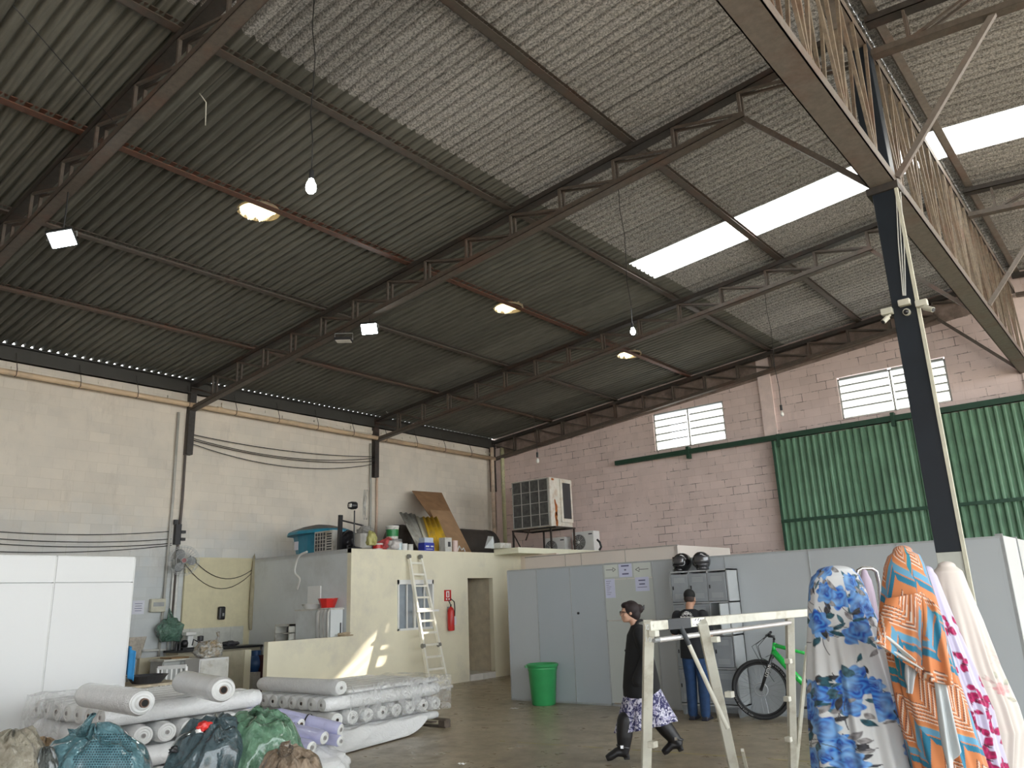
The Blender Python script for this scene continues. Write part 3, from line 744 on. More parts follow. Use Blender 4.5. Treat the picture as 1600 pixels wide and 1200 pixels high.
# window air conditioner lying by the tank
def ac_front(name, label, pc, w, h, dep, mat, ax=VX, fwd=-VY, grille='grid', fan=None, group=None):
    """box with its front centred at pc; ax runs along the front, fwd points out of it"""
    base = pc - VZ*(h/2) - fwd*(dep/2)
    t = thing(name, label, 'air conditioner', base, group)
    R = Matrix((ax, -fwd, VZ)).transposed()
    MB().box(pc-fwd*(dep/2), (w, dep, h), R).build('casing', mat, t, bevel=.012)
    return t, R
pc = onY(505, 849, 10.34); pc.z = TOPZ+.225
t, R = ac_front('window_air_conditioner', 'white louvred air conditioner standing in front of the blue tank', pc, .62, .44, .2, m_dirtywhite)
MB().box(pc+Vector((-.09, -.004, 0)), (.36, .01, .38)).build('coil_face', m_dark, t)
m = MB()
for k in range(5): m.box(pc+Vector((-.09-.18+.09*k, -.012, 0)), (.012, .01, .38))
for k in range(6): m.box(pc+Vector((-.09, -.012, -.19+.076*k)), (.36, .01, .012))
m.build('coil_grille', m_dirtywhite, t)
m = MB(); m2 = MB()
for k in range(7): m.box(pc+Vector((.20, -.004, -.165+.052*k)), (.15, .01, .03))
m.build('side_louvres', m_dark, t)
# black post and rail, fan, dark bags, cooking pot
p = onY(530, 862, 10.3); hh = 55*mpp(p)
t = thing('steel_offcut', 'short black steel post standing beside the air conditioner, with a rail across', 'post', (p.x, 10.3, TOPZ))
MB().bar((p.x, 10.3, TOPZ), (p.x+.02, 10.3, TOPZ+hh), .07, .07).build('post', m_black, t)
MB().bar((p.x-.12, 10.38, TOPZ+hh-.08), (p.x+.5, 10.5, TOPZ+hh-.25), .04, .03).build('rail', m_dark, t)
p = onY(553, 857, 10.25); top = onY(553, 790, 10.25)
t = thing('pedestal_fan', 'black pedestal fan with a clear wire cage on the office roof corner', 'fan', (p.x, 10.25, TOPZ))
MB().lathe([(.16, 0), (.16, .015), (.03, .04), (.02, .06)], (p.x, 10.25, TOPZ), n=24).build('fan_base', m_black, t, smooth=True)
MB().tube((p.x, 10.25, TOPZ+.03), (p.x, 10.25, top.z-.1), .014, 10).build('fan_pole', m_black, t)
MB().lathe([(.01, -.14), (.06, -.13), (.08, -.06), (.075, .03), (.05, .06)], (p.x, 10.25, top.z), (.55, .8, 0), n=16).build('fan_motor', m_black, t, smooth=True)
MB().box((p.x+.02, 10.12, top.z-.01), (.06, .03, .07)).build('motor_plate', m_alu, t)
cg = MB(); cc = Vector((p.x+.10, 10.42, top.z+.02)); d, sd, u = frame((.55, .8, 0))
for rr in (.30, .29, .2, .12, .06):
    for off in ((0, .05) if rr > .28 else (0,)): cg.path([cc+d*off+sd*(rr*math.cos(q))+u*(rr*math.sin(q)) for q in [2*math.pi*k/32 for k in range(32)]], .0035, 5, closed=True)
for k in range(20):
    q = 2*math.pi*k/20; cg.path([cc-d*.03, cc+sd*(.3*math.cos(q))+u*(.3*math.sin(q))], .0018, 4)
cg.build('fan_cage', M('cage_wire', (.55, .55, .52), .4, .3), t)
bl = MB()
for k in range(3):
    q0 = 2*math.pi*k/3
    bl.grid(lambda a, v: cc+d*(.03*math.sin(a*3))+(sd*math.cos(q0+a*1.0)+u*math.sin(q0+a*1.0))*(.04+.2*v*(.8+.2*math.sin(a*math.pi))), 8, 6)
bl.build('fan_blades', M('clear_blade', (.5, .5, .48), .2, alpha=.35), t)
def lump(c, r, seed, amp=.18, n=40, m=26, fold=0, squash=.3, fr=2.2):
    c = Vector(c); r = Vector(r); rnd = random.Random(seed); so = Vector((seed*3.1, seed*1.7, seed*.9))
    def fn(u, v):
        t = 2*math.pi*u; p = math.pi*(v*.996+.002); d = Vector((math.sin(p)*math.cos(t), math.sin(p)*math.sin(t), -math.cos(p)))
        k = 1+amp*noise.noise(d*fr+so)+amp*.45*noise.noise(d*fr*3+so)+amp*.2*noise.noise(d*fr*7+so)
        if fold: k += fold*max(0, d.z)*math.sin(t*9+4*noise.noise(d*2+so))
        z = max(d.z, -1+squash) if d.z < 0 else d.z
        return c+Vector((d.x*r.x*k, d.y*r.y*k, (z*r.z*k if z > -1+squash else z*r.z)))
    return MB().grid(fn, n, m, wrap=True)
def stand_obj(fn, px, py, plane, v):
    p = (onX if plane == 'x' else onY)(px, py, v); p.z = TOPZ; return p
p = stand_obj(0, 548, 858, 'y', 10.62)
tag(lump(p+Vector((-.12, 0, .2)), (.22, .2, .23), 3).build('rubbish_bag', M('black_sack', (.015, .015, .02), .3, bump=.4), smooth=True), 'black plastic sack behind the fan pole on the office roof', 'bag')
p = stand_obj(0, 566, 858, 'y', 10.5)
t = thing('cooking_pot', 'large dull metal pot standing just right of the fan pole', 'pot', p)
MB().lathe([(.02, 0), (.17, 0), (.18, .02), (.18, .30), (.19, .31), (.175, .31), (.17, .05), (.02, .03)], p, n=28, cap=False).build('pot_body', M('dull_aluminium', (.38, .37, .34), .5, .4), t, smooth=False)
for s in (-1, 1): MB().path([p+Vector((s*.17, 0, .27)), p+Vector((s*.23, -.03, .27)), p+Vector((s*.23, .03, .27)), p+Vector((s*.17, .01, .27))], .008, 6).build('pot_handle', m_dark, t)
tag(lump(p+Vector((.02, .05, .36)), (.17, .14, .1), 5, .4).build('crumpled_bag', M('grey_bag', (.30, .29, .27), .4, bump=.4), smooth=True), 'crumpled grey plastic bag on top of the metal pot', 'bag')
specs = [  # px, width m, height m, colour, label
 (594, .20, .20, (.55, .52, .18), 'small yellow patterned bag to the right of the metal pot'),
 (590, .24, .10, (.72, .30, .30), 'low pink and white paint tub at the roof edge', ),
]
p = stand_obj(0, 580, 857, 'y', 10.32); tag(lump(p+VZ*.15, (.10, .09, .16), 8, .35).build('plastic_bag', M('olive_bag', (.42, .40, .14), .4, bump=.4), smooth=True), 'olive yellow plastic bag at the corner of the office roof', 'bag')
def tub(name, label, p, r, h, mat, band=None, lid=None, handle=True, cat='bucket', group=None, r2=None):
    r2 = r2 or r*1.12; t = thing(name, label, cat, p, group)
    MB().lathe([(r*.1, 0), (r, 0), (r2, h*.93), (r2*1.05, h*.93), (r2*1.05, h*.97), (r2, h), (r2*.93, h), (r*.9, h*.1), (r*.1, h*.06)], p, n=26, cap=False).build('bucket_body', mat, t, smooth=False)
    if band: MB().lathe([(r+(r2-r)*.2+.002, h*.2), (r+(r2-r)*.75+.002, h*.75)], p, n=26, cap=False).build('bucket_label', band, t)
    if lid: MB().lathe([(.01, h*.99), (r2*1.03, h*.99), (r2*1.03, h*1.05), (.01, h*1.06)], p, n=26).build('bucket_lid', lid, t)
    if handle: MB().path([p+Vector((r2*math.cos(a)*1.05, -r2*.3-.08*math.sin(a), h*.9-r2*.9*math.sin(a)*.6)) for a in [math.pi*k/10 for k in range(11)]], .004, 6).build('bucket_handle', m_grey, t)
    return t
m_pk = M('pink_white', (.62, .45, .42), .5, var=.3, scale=3)
def onroof(px, x): p = onX(px, 857, x); p.z = TOPZ; return p
p = onroof(590, -12.68); tub('paint_tub', 'low white tub with a red band beside the olive bag', p, .10, .13, m_dirtywhite, m_red, handle=False)
p = onroof(606, -12.95); tag(lump(p+VZ*.13, (.20, .22, .15), 12, .25).build('plastic_bag', M('red_white_bag', (.55, .10, .10), .4, var=.6, scale=7, bump=.3), smooth=True), 'red and white plastic sack below the green paint bucket', 'bag')
p = onroof(616, -12.78); tag(lump(p+VZ*.11, (.16, .17, .13), 14, .25).build('plastic_bag', M('whitish_bag', (.62, .58, .55), .4, var=.15, bump=.3), smooth=True), 'whitish plastic sack at the roof edge, left of the white cans', 'bag')
p = onroof(612, -13.15); tag(MB().box(p+VZ*.14, (.3, .34, .28)).build('storage_box', M('grey_crate', (.2, .2, .2), .6), bevel=.01), 'dark box behind the sacks carrying the green paint bucket', 'box')
p = p+VZ*.281; m_pg = M('paint_green', (.02, .22, .06), .4, var=.15)
tub('paint_bucket', 'green labelled paint bucket with a white rim, topmost of the clutter on the roof', p+Vector((.02, -.0, 0)), .125, .27, m_dirtywhite, m_pg, m_whitepl)
for px, xx, h_, lab, mt in ((632, -12.72, .15, 'white tin can at the roof edge, left of the blue and white box', m_whitepl), (641, -12.72, .14, 'grey white tin can touching the first one on the roof edge', m_dirtywhite), (624, -12.68, .16, 'translucent bottle like jar between the sack and the tins', M('pale_blue_glass', (.45, .55, .58), .2))):
    p = onroof(px, xx); t = thing('tin_can', lab, 'can', p, 'tins on the office roof')
    MB().lathe([(.01, 0), (.065, 0), (.065, h_), (.06, h_-.01), (.01, h_-.012)], p, n=22).build('can_body', mt, t, auto=.5); MB().lathe([(.067, h_-.004), (.069, h_), (.067, h_+.004)], p, n=22, cap=False).build('can_rim', m_alu, t)
# cardboard box, blue below and white above
p = onroof(666, -12.75); t = thing('cardboard_box', 'blue box with a white carton stacked on it at the roof edge', 'box', p)
MB().box(p+VZ*.095, (.2, .30, .19)).build('box_body', M('deep_blue_card', (.03, .05, .38), .5), t, bevel=.004)
m = MB().box(p+Vector((.102, -.06, .11)), (.004, .10, .03)).box(p+Vector((.102, .08, .11)), (.004, .08, .03)).box(p+Vector((.102, .0, .05)), (.004, .2, .012)); m.build('box_print', m_whitepl, t)
tag(MB().box(p+VZ*.245, (.18, .27, .11)).build('carton', M('white_blue_card', (.55, .62, .72), .5), bevel=.004), 'small white carton lying on top of the deep blue box', 'box')
p = onroof(696, -12.72); t = thing('electrical_box', 'grey white electrical box with a meter window, at the roof edge', 'box', p)
MB().box(p+VZ*.16, (.2, .22, .32)).build('box_body', m_dirtywhite, t, bevel=.008); MB().box(p+Vector((.103, .02, .17)), (.006, .08, .11)).build('meter_window', m_dark, t)
p = onroof(711, -12.66); tub('plastic_cup', 'white pink cup right of the electrical box', p, .06, .26, M('pinkish_cup', (.72, .55, .50), .4), handle=False, cat='cup')
p = onroof(720, -12.62); tag(MB().path([p+Vector((0, -.12, .02)), p+Vector((0, -.05, .14)), p+Vector((0, .03, .05)), p+Vector((0, .09, .10)), p+Vector((0, .14, .02))], .014, 8).build('hose_scrap', m_whitepl, smooth=True), 'curled scrap of white hose right of the pinkish cup', 'hose')
# leaning boards and sheets; each is a thin slab given by its four corners on a leaning plane
def leaning(name, label, cat, quad, xb, xt, ztb, mat, thick=.015, group=None, wave=0, waven=4):
    """quad: photo corners bl, br, tr, tl ; bottom on the roof at x=xb, top against x=xt"""
    bl, br, tr, tl = [onX(*quad[0], xb), onX(*quad[1], xb), onX(*quad[2], xt), onX(*quad[3], xt)]
    bl.z = br.z = TOPZ+.03
    nrm = (br-bl).cross(tl-bl).normalized(); nrm = nrm if nrm.x > 0 else -nrm
    b = MB(); n = 40 if wave else 2; vs = []
    for j in range(2):
        for i in range(n):
            u = i/(n-1); p = (bl.lerp(br, u) if j == 0 else tl.lerp(tr, u)); vs.append(p+nrm*(wave*math.sin(u*waven*2*math.pi)))
    b.add(vs, [(i, i+1, n+i+1, n+i) for i in range(n-1)])
    return tag(b.build(name, mat, solid=thick, smooth=bool(wave)), label, cat, group)
m_ply = M('brown_hardboard', (.36, .20, .10), .7, var=.18, scale=4); m_ply2 = M('lighter_hardboard', (.44, .27, .15), .7, var=.12, scale=4)
leaning('plywood_board', 'tall brown hardboard sheet leaning tilted against the left wall', 'board', ((712, 857), (736, 857), (690, 770), (644, 767)), -13.3, -15.7, 0, m_ply)
leaning('plywood_board', 'smaller lighter brown board in front of the tall hardboard sheet', 'board', ((700, 857), (737, 857), (704, 799), (672, 797)), -13.15, -14.3, 0, m_ply2)
m_gcs = M('weathered_sheet', (.42, .41, .36), .7, var=.25, scale=5, dirt=(.25, .22, .18)); m_ycs = M('yellow_sheet', (.68, .42, .03), .5, var=.1, dirt=(.45, .3, .1)); m_pcs = M('pale_sheet', (.66, .62, .48), .6, var=.1)
leaning('corrugated_sheet', 'weathered grey corrugated sheet leaning against the dark drum', 'corrugated sheet', ((655, 853), (678, 853), (648, 803), (624, 801)), -13.05, -13.95, 0, m_gcs, .01, 'old roofing sheets', .02, 3)
leaning('corrugated_sheet', 'pale corrugated sheet between the grey and the yellow ones', 'corrugated sheet', ((669, 846), (682, 846), (668, 808), (650, 808)), -12.98, -13.8, 0, m_pcs, .01, 'old roofing sheets', .02, 2)
leaning('corrugated_sheet', 'bright yellow corrugated sheet leaning on the brown board', 'corrugated sheet', ((676, 850), (706, 850), (683, 808), (660, 808)), -12.92, -13.7, 0, m_ycs, .01, 'old roofing sheets', .022, 3.5)
# long dark drum lying on the roof
a = onX(612, 822, -14.75); b_ = onX(768, 822, -14.75); r = .40; zc = TOPZ+r+.014
t = thing('storage_drum', 'long dark brown drum lying along the left wall on the office roof', 'drum', (-14.75, (a.y+b_.y)/2, TOPZ))
L = b_.y-a.y
MB().lathe([(.05, -.10), (.2, -.07), (r*.8, .0), (r, .10), (r, L-.15), (r*.8, L-.02), (.2, L+.05), (.05, L+.06)], (-14.75, a.y, zc), (0, 1, 0), n=32).build('drum_body', M('drum_brown', (.055, .045, .038), .6, var=.2, scale=2, dirt=(.10, .085, .07)), t, auto=.9)
for yy in (.3, L*.5, L-.3): MB().lathe([(r+.004, yy-.03), (r+.012, yy), (r+.004, yy+.03)], (-14.75, a.y, zc), (0, 1, 0), n=32, cap=False).build('drum_band', m_dark, t)
# scraps at the canopy's left end
p = onX(768, 845, -12.3); p.z = BZ+.085
tag(leaning.__globals__['MB']().add([p+Vector((0, -.25, 0)), p+Vector((0, .1, 0)), p+Vector((-.05, .12, .28)), p+Vector((-.2, .1, .30))], [(0, 1, 2, 3)]).build('board_scrap', m_greyw, solid=.012), 'triangular grey scrap of board standing on the canopy slab', 'board')
tag(MB().box(p+Vector((.05, .28, .06)), (.3, .4, .12)).build('cement_block', m_dirtywhite, bevel=.01), 'small pale block lying on the canopy slab near the corner', 'block')
# ------------------------------------------------------------------ big rusty air conditioner on its stand
ACY = 16.6
pc0 = onY(802, 828, ACY); pc1 = onY(862, 822, ACY); 
xl, xr = pc0.x, pc1.x; zt0 = onY(858, 745, ACY).z; zb0 = onY(862, 822, ACY).z
t = thing('industrial_air_conditioner', 'large rust streaked white air conditioner on a black stand by the far wall', 'air conditioner', ((xl+xr)/2, ACY+.4, zb0))
m_acw = M('rusty_white', (.74, .70, .62), .5, dirt=(.62, .50, .38)); m_rust = M('rust', (.42, .13, .03), .8, var=.4, scale=20)
xe = onX(897, 800, -11).x
dep = .95
MB().bb((xl, ACY, zb0), (xr, ACY+dep, zt0)).build('casing', m_acw, t, bevel=.01)
MB().bb((xl+.03, ACY-.012, zb0+.03), (xr-.05, ACY, zt0-.03)).build('coil_face', M('coil_grey', (.10, .10, .095), .7, var=.35, scale=9), t)
m = MB()
for k in range(5): xx = xl+.04+(xr-xl-.1)*k/4; m.bb((xx-.01, ACY-.03, zb0+.02), (xx+.01, ACY-.015, zt0-.02))
for k in range(5): zz = zb0+.03+(zt0-zb0-.06)*k/4; m.bb((xl+.02, ACY-.03, zz-.01), (xr-.03, ACY-.015, zz+.01))
m.build('coil_guard', M('guard_grey', (.40, .39, .36), .5), t)
m = MB(); rnd = random.Random(5); pts = [(ACY+.14, zt0-.03), (ACY+.17, zb0+.50), (ACY+.24, zb0+.32), (ACY+.20, zb0+.15), (ACY+.22, zb0+.02)]
def blotch(b, x, cy, cz, ry, rz, seed, n=22):
    vs = [(x, cy, cz)]+[(x, cy+ry*math.cos(a)*(1+.45*noise.noise(Vector((math.cos(a)*1.5, math.sin(a)*1.5, seed)))), cz+rz*math.sin(a)*(1+.45*noise.noise(Vector((math.cos(a)*1.5, math.sin(a)*1.5, seed+5))))) for a in [2*math.pi*k/n for k in range(n)]]
    b.add(vs, [(0, k+1, (k+1) % n+1) for k in range(n)])
rs = xr+.0015
for (cy_, cz_, ry, rz) in ((.13, zt0-zb0-.05, .06, .03), (.20, .62, .035, .10), (.24, .46, .06, .16), (.22, .27, .06, .14), (.25, .10, .055, .10)): blotch(m, rs, ACY+cy_, zb0+cz_, ry, rz, cz_*7)
m.build('rust_streak', m_rust, t)
MB().bb((xr, ACY+.42, zb0+.12), (xr+.05, ACY+.93, zt0-.02)).build('duct_collar', m_acw, t, bevel=.008)
MB().bb((xr+.05, ACY+.50, zb0+.22), (xr+.055, ACY+.85, zt0-.12)).build('duct_opening', m_dark, t)
m = MB()
for (xx, yy) in ((xl-.02, ACY+.02), (xl+.38, ACY+.85), (xr-.05, ACY+.02), (xr+.1, ACY+.85)): m.bar((xx, yy, BZ+.082 if xx > BX else TOPZ), (xx, yy, zb0-.04), .04, .04)
for yy in (ACY+.02, ACY+.85): m.bar((xl-.05, yy, zb0-.025), (xr+.12, yy, zb0-.025), .04, .04)
for xx in (xl-.02, xr+.1): m.bar((xx, ACY, zb0-.025), (xx, ACY+.9, zb0-.025), .04, .04)
m.bar((xl, ACY+.02, zb0-.12), (xl+.35, ACY+.02, TOPZ+.02), .025, .025).bar((xl+.55, ACY+.02, zb0-.02), (xl+.4, ACY+.02, zb0-.3), .025, .025)
tag(m.build('equipment_stand', m_steel_dk), 'black angle iron stand under the large rusty air conditioner', 'stand')
# two outdoor units
for (px, w, lab) in ((873, 43*20.6/F, 'white outdoor air conditioner unit, half behind the stand leg, left of the pair'), (917, 44*20.6/F, 'white outdoor air conditioner unit with round fan, right one of the pair')):
    yy = 18.0
    pc = onY(px-6, 845, yy); hh = .55 if px < 900 else .56; pc.z = (BZ+.082 if pc.x > BX-.2 else TOPZ)+hh/2
    t, R = ac_front('outdoor_unit', lab, pc, w*.95, hh, .3, m_whitepl, group='outdoor units on the canopy')
    fc = pc+Vector((-.13, 0, 0))
    MB().lathe([(.21, 0), (.21, .012), (.19, .012)], fc, -VY, n=32).build('fan_recess', m_dark, t)
    m = MB()
    for rr in (.20, .16, .12, .08): m.path([fc+Vector((rr*math.cos(q), -.02, rr*math.sin(q))) for q in [2*math.pi*k/28 for k in range(28)]], .006, 5, closed=True)
    for k in range(10): q = 2*math.pi*k/10; m.bar(fc+Vector((0, -.02, 0)), fc+Vector((.2*math.cos(q), -.02, .2*math.sin(q))), .006, .006)
    m.build('fan_guard', M('guard_pale', (.5, .5, .48), .5), t)
    MB().tube(fc+Vector((0, -.02, 0)), fc+Vector((0, -.04, 0)), .04, 16).build('fan_hub', m_whitepl, t)
    MB().box(pc+Vector((.25, -.003, hh/2-.08)), (.12, .008, .03)).build('badge', m_dark, t)
p = onY(936, 850, 17.9); p.z = BZ+.08; tag(MB().path([p+Vector((-.05, 0, .3)), p+Vector((.03, 0, .22)), p+Vector((.06, 0, .1)), p+Vector((0, 0, .02))], .03, 8).build('insulated_hose', m_black, smooth=True), 'black insulated hose curling down beside the right outdoor unit', 'hose')

# ------------------------------------------------------------------ ladder
lb = onZ(678, 1077, 0); LXf = lb.x+.0
y0 = onX(672, 1076, -11.95).y; y1 = onX(700, 1074, -11.95).y
ty0 = onX(639, 872, BX+.08).y; ty1 = onX(657, 872, BX+.08).y
zt_ = onX(645, 870, BX+.08).z
A0, A1 = Vector((-11.95, y0, .03)), Vector((-11.95, y1, .03)); B0, B1 = Vector((BX+.08, ty0, zt_)), Vector((BX+.08, ty1, zt_))
t = thing('folding_ladder', 'aluminium folding ladder leaning against the cream office wall', 'ladder', (-11.95, (y0+y1)/2, 0))
m_al = M('ladder_alu', (.88, .86, .76), .4, .15, var=.05)
segs = ((0, .245), (.255, .49), (.50, .745), (.755, 1.0))
for (u0, u1) in ((0, .31), (.32, .565), (.575, 1.0)):
    for a, b_ in ((A0, B0), (A1, B1)): MB().bar(a.lerp(b_, u0), a.lerp(b_, u1), .045, .07, (1, 0, 0)).build('ladder_rail', m_al, t)
for k in range(11):
    u = .05+k*.09; a = A0.lerp(B0, u); b_ = A1.lerp(B1, u); MB().bar(a, b_, .045, .04).build('ladder_rung', m_al, t)
for u in (.315, 1.0):
    for a, b_ in ((A0, B0), (A1, B1)): q = a.lerp(b_, u); MB().lathe([(.035, -.03), (.05, -.025), (.05, .025), (.035, .03)], q, VY, n=18).build('ladder_hinge', M('hinge_grey', (.25, .25, .23), .5, .3), t)
for u in (.575,):
    a = A0.lerp(B0, u); b_ = A1.lerp(B1, u); d = (b_-a).normalized(); MB().bar(a-d*.06+VX*.03, b_+d*.16+VX*.03, .05, .04).build('stabiliser_bar', m_whitepl, t)
d = (A1-A0).normalized(); MB().bar(A0-d*.06, A1+d*.12, .06, .05).build('foot_bar', m_whitepl, t)
# ------------------------------------------------------------------ fire extinguisher and its sign
p = onX(705, 985, BX+.09); zt_ = onX(703, 948, BX+.09).z; zb_ = onX(706, 986, BX+.09).z
t = thing('fire_extinguisher', 'red fire extinguisher hung on the cream wall left of the doorway', 'fire extinguisher', (p.x, p.y, zb_))
hh = zt_-zb_
MB().lathe([(.02, 0), (.07, .01), (.075, .03), (.075, hh*.82), (.06, hh*.92), (.025, hh*.98), (.02, hh)], (p.x, p.y, zb_), n=24).build('cylinder', m_red, t, auto=.7)
MB().box((p.x+.03, p.y+.05, zb_+hh*.42), (.1, .05, hh*.34)).build('extinguisher_label', m_paper, t)
MB().tube((p.x, p.y, zt_), (p.x, p.y, zt_+.05), .018, 10).build('valve', m_black, t)
MB().path([(p.x, p.y, zt_+.03), (p.x+.02, p.y-.08, zt_+.12), (p.x+.02, p.y-.01, zt_+.16), (p.x+.02, p.y+.09, zt_+.10), (p.x+.03, p.y+.095, zt_-.05), (p.x+.03, p.y+.085, zt_-.2)], .011, 8).build('hose', m_black, t, smooth=True)
MB().box((BX+.01, p.y, zt_-.06), (.02, .05, .12)).build('wall_hook', m_grey, t)
s0 = onX(694, 922, BX+.004); s1 = onX(705, 939, BX+.004); sc = (s0+s1)/2; sw = abs(s1.y-s0.y); sh = abs(s0.z-s1.z)
t = thing('safety_sign', 'small red and white extinguisher sign on the cream wall', 'sign', sc)
MB().box(sc, (.004, sw, sh)).build('sign_plate', m_red, t)
m = MB().box(sc+Vector((.003, 0, sh*.12)), (.002, sw*.45, sh*.55)); 
for s in (-1, 1): m.box(sc+Vector((.003, s*sw*.18, -sh*.32)), (.002, sw*.18, sh*.14))
m.build('sign_pictogram', m_whitepl, t)
MB().box(sc+Vector((.0045, 0, sh*.10)), (.002, sw*.16, sh*.4)).build('sign_symbol', m_red, t)
# ------------------------------------------------------------------ kitchen corner on the left
def curve(pts, n=6):
    pts = [Vector(p) for p in pts]; q = [pts[0]*2-pts[1]]+pts+[pts[-1]*2-pts[-2]]; o = []
    for i in range(1, len(q)-2):
        for k in range(n):
            t = k/n; o.append(.5*((2*q[i])+(q[i+1]-q[i-1])*t+(2*q[i-1]-5*q[i]+4*q[i+1]-q[i+2])*t*t+(3*q[i]-q[i-1]-3*q[i+1]+q[i+2])*t**3))
    return o+[pts[-1]]
m_pipe_w = M('white_pvc', (.70, .70, .66), .45)
KX = -15.93
# splash tiles
m = MB()
for k in range(5): a = 8.42+k*.31; m.bb((KX, a, .98), (KX+.012, a+.304, 1.36))
struct(m.build('trim_8', M('kitchen_tile', (.55, .55, .50), .3)))
p = onX(346, 958, KX+.05); t = thing('soap_dispenser', 'black soap dispenser on the yellowish kitchen wall', 'soap dispenser', p)
MB().box(p, (.1, .15, .27)).build('dispenser_body', m_black, t, bevel=.03); MB().box(p+Vector((.055, .01, -.03)), (.01, .04, .06)).build('dispenser_window', m_grey, t)
p = onX(246, 946, XW+.06); t = thing('breaker_box', 'cream breaker box on the left wall above the green bag', 'breaker box', p)
MB().box(p, (.1, .30, .26)).build('box_body', M('breaker_cream', (.55, .53, .42), .5), t, bevel=.012); MB().box(p+Vector((.052, 0, .02)), (.01, .22, .08)).build('breaker_window', m_grey, t)
p = onX(216, 949, XW+.012); t = thing('notice_paper', 'white paper notice on the left wall beside the white partition edge', 'notice', p)
MB().box(p, (.004, .24, .26)).build('paper_sheet', m_paper, t); m = MB()
for k in range(4): m.box(p+Vector((.003, .0, .07-.045*k)), (.001, .15-.02*(k % 2), .010))
m.build('print_lines', m_text, t)
# vertical pipes beside the fan and in the kitchen corner
for (px, lab) in ((268, 'left one of the thin white pipes below the wall fan'), (275, 'thicker white pipe below the wall fan')):
    y_ = onX(px, 930, XW+.05).y
    tag(MB().path([(XW+.05, y_, .9), (XW+.05, y_, 2.75)], .022 if px < 270 else .03, 10).build('water_pipe', m_pipe_w, smooth=True), lab, 'pipe', 'white pipes in the kitchen')
a = onX(222, 1017, XW+.05); b_ = onX(258, 1015, XW+.05); tag(MB().path([a, b_, b_+Vector((0, .01, -.5))], .025, 10).build('water_pipe', m_pipe_w, smooth=True), 'horizontal grey white pipe low on the left wall behind the partition', 'pipe')
for (px, lab, mt, py0) in ((404, 'peach pipe standing in the kitchen corner', M('peach_pvc', (.55, .45, .33), .5), 878), (413, 'white pipe with a bend at the top, in the kitchen corner', m_pipe_w, 880)):
    q = onX(px, 960, -15.86 if px < 410 else -15.7); zt_ = 2.72
    pts = [(q.x, q.y, .05), (q.x, q.y, zt_-.1), (q.x+(.0 if px < 410 else .02), q.y+.01, zt_-.03), (q.x, q.y+(.0 if px < 410 else .16), zt_)]
    tag(MB().path(pts, .038, 12).build('drain_pipe', mt, smooth=True), lab, 'pipe', 'pipes in the kitchen corner')
tag(lump((-15.87, onX(397, 880, -15.9).y-.02, 1.9), (.05, .07, .9), 21, .3, 20, 30).build('hanging_cloth', M('dusty_cloth', (.36, .32, .22), .9), smooth=True), 'dusty brown cloth strip hanging in the kitchen corner by the pipes', 'cloth')
a = onX(297, 868, -15.9); b_ = onX(408, 878, -15.9)
cable(sag(a, b_, .42), .008, 'sagging black cable across the kitchen, upper one', group='cables across the kitchen')
cable(sag(onX(283, 872, -15.9), b_, .6), .007, 'sagging black cable across the kitchen, lower one', group='cables across the kitchen')
# wall fan
fp = onX(287, 876, XW+.35); fd = Vector((.85, -.35, 0)).normalized()
t = thing('wall_fan', 'grey wall fan with a wire cage beside the dark conduit on the left wall', 'fan', fp)
d, sd, u = frame(fd); mcg = M('fan_grey', (.42, .43, .42), .4, .3); cgb = MB(); fc = fp-d*.0+sd*.0
def ring(c, r, n=32): return [c+sd*(r*math.cos(q))+u*(r*math.sin(q)) for q in [2*math.pi*k/n for k in range(n)]]
for (o_, r) in ((0, .30), (-.07, .27), (.07, .27), (-.1, .15), (.1, .15), (.11, .05)): cgb.path(ring(fc+d*o_, r), .004, 5, closed=True)
for k in range(28):
    q = 2*math.pi*k/28; e = sd*math.cos(q)+u*math.sin(q); cgb.path([fc+d*.11+e*.04, fc+d*.09+e*.2, fc+e*.30, fc-d*.09+e*.2, fc-d*.1+e*.05], .0022, 4)
cgb.build('fan_cage', mcg, t); bl = MB()
for k in range(3):
    q0 = 2*math.pi*k/3+.4; bl.grid(lambda a, v: fc+d*(.03*math.sin(a*3-1.5))+(sd*math.cos(q0+a*1.3)+u*math.sin(q0+a*1.3))*(.05+.2*v*math.sin(.4+a*2.2)), 10, 6)
bl.build('fan_blades', M('blade_grey', (.30, .31, .31), .4), t, solid=.004, smooth=True)
MB().tube(fc-d*.04, fc+d*.05, .05, 16).build('fan_hub', M('reddish_hub', (.35, .12, .12), .5), t); MB().tube(fc-d*.22, fc-d*.05, .06, 14).build('fan_motor', mcg, t)
MB().bar(fc-d*.2, (XW, (fc-d*.3).y, fc.z-.1), .04, .04).build('fan_arm', mcg, t)
# meters and dark box on the conduit above the fan
p = onX(277, 835, XW+.06); tag(MB().box(p, (.1, .12, .42)).box(p+Vector((.03, .1, .05)), (.08, .1, .06)).box(p+Vector((.03, .1, -.1)), (.08, .1, .06)).box(p+Vector((0, -.05, .25)), (.05, .08, .1)).build('cable_clamp', m_black), 'black bundle of insulators on the conduit above the wall fan', 'insulator')
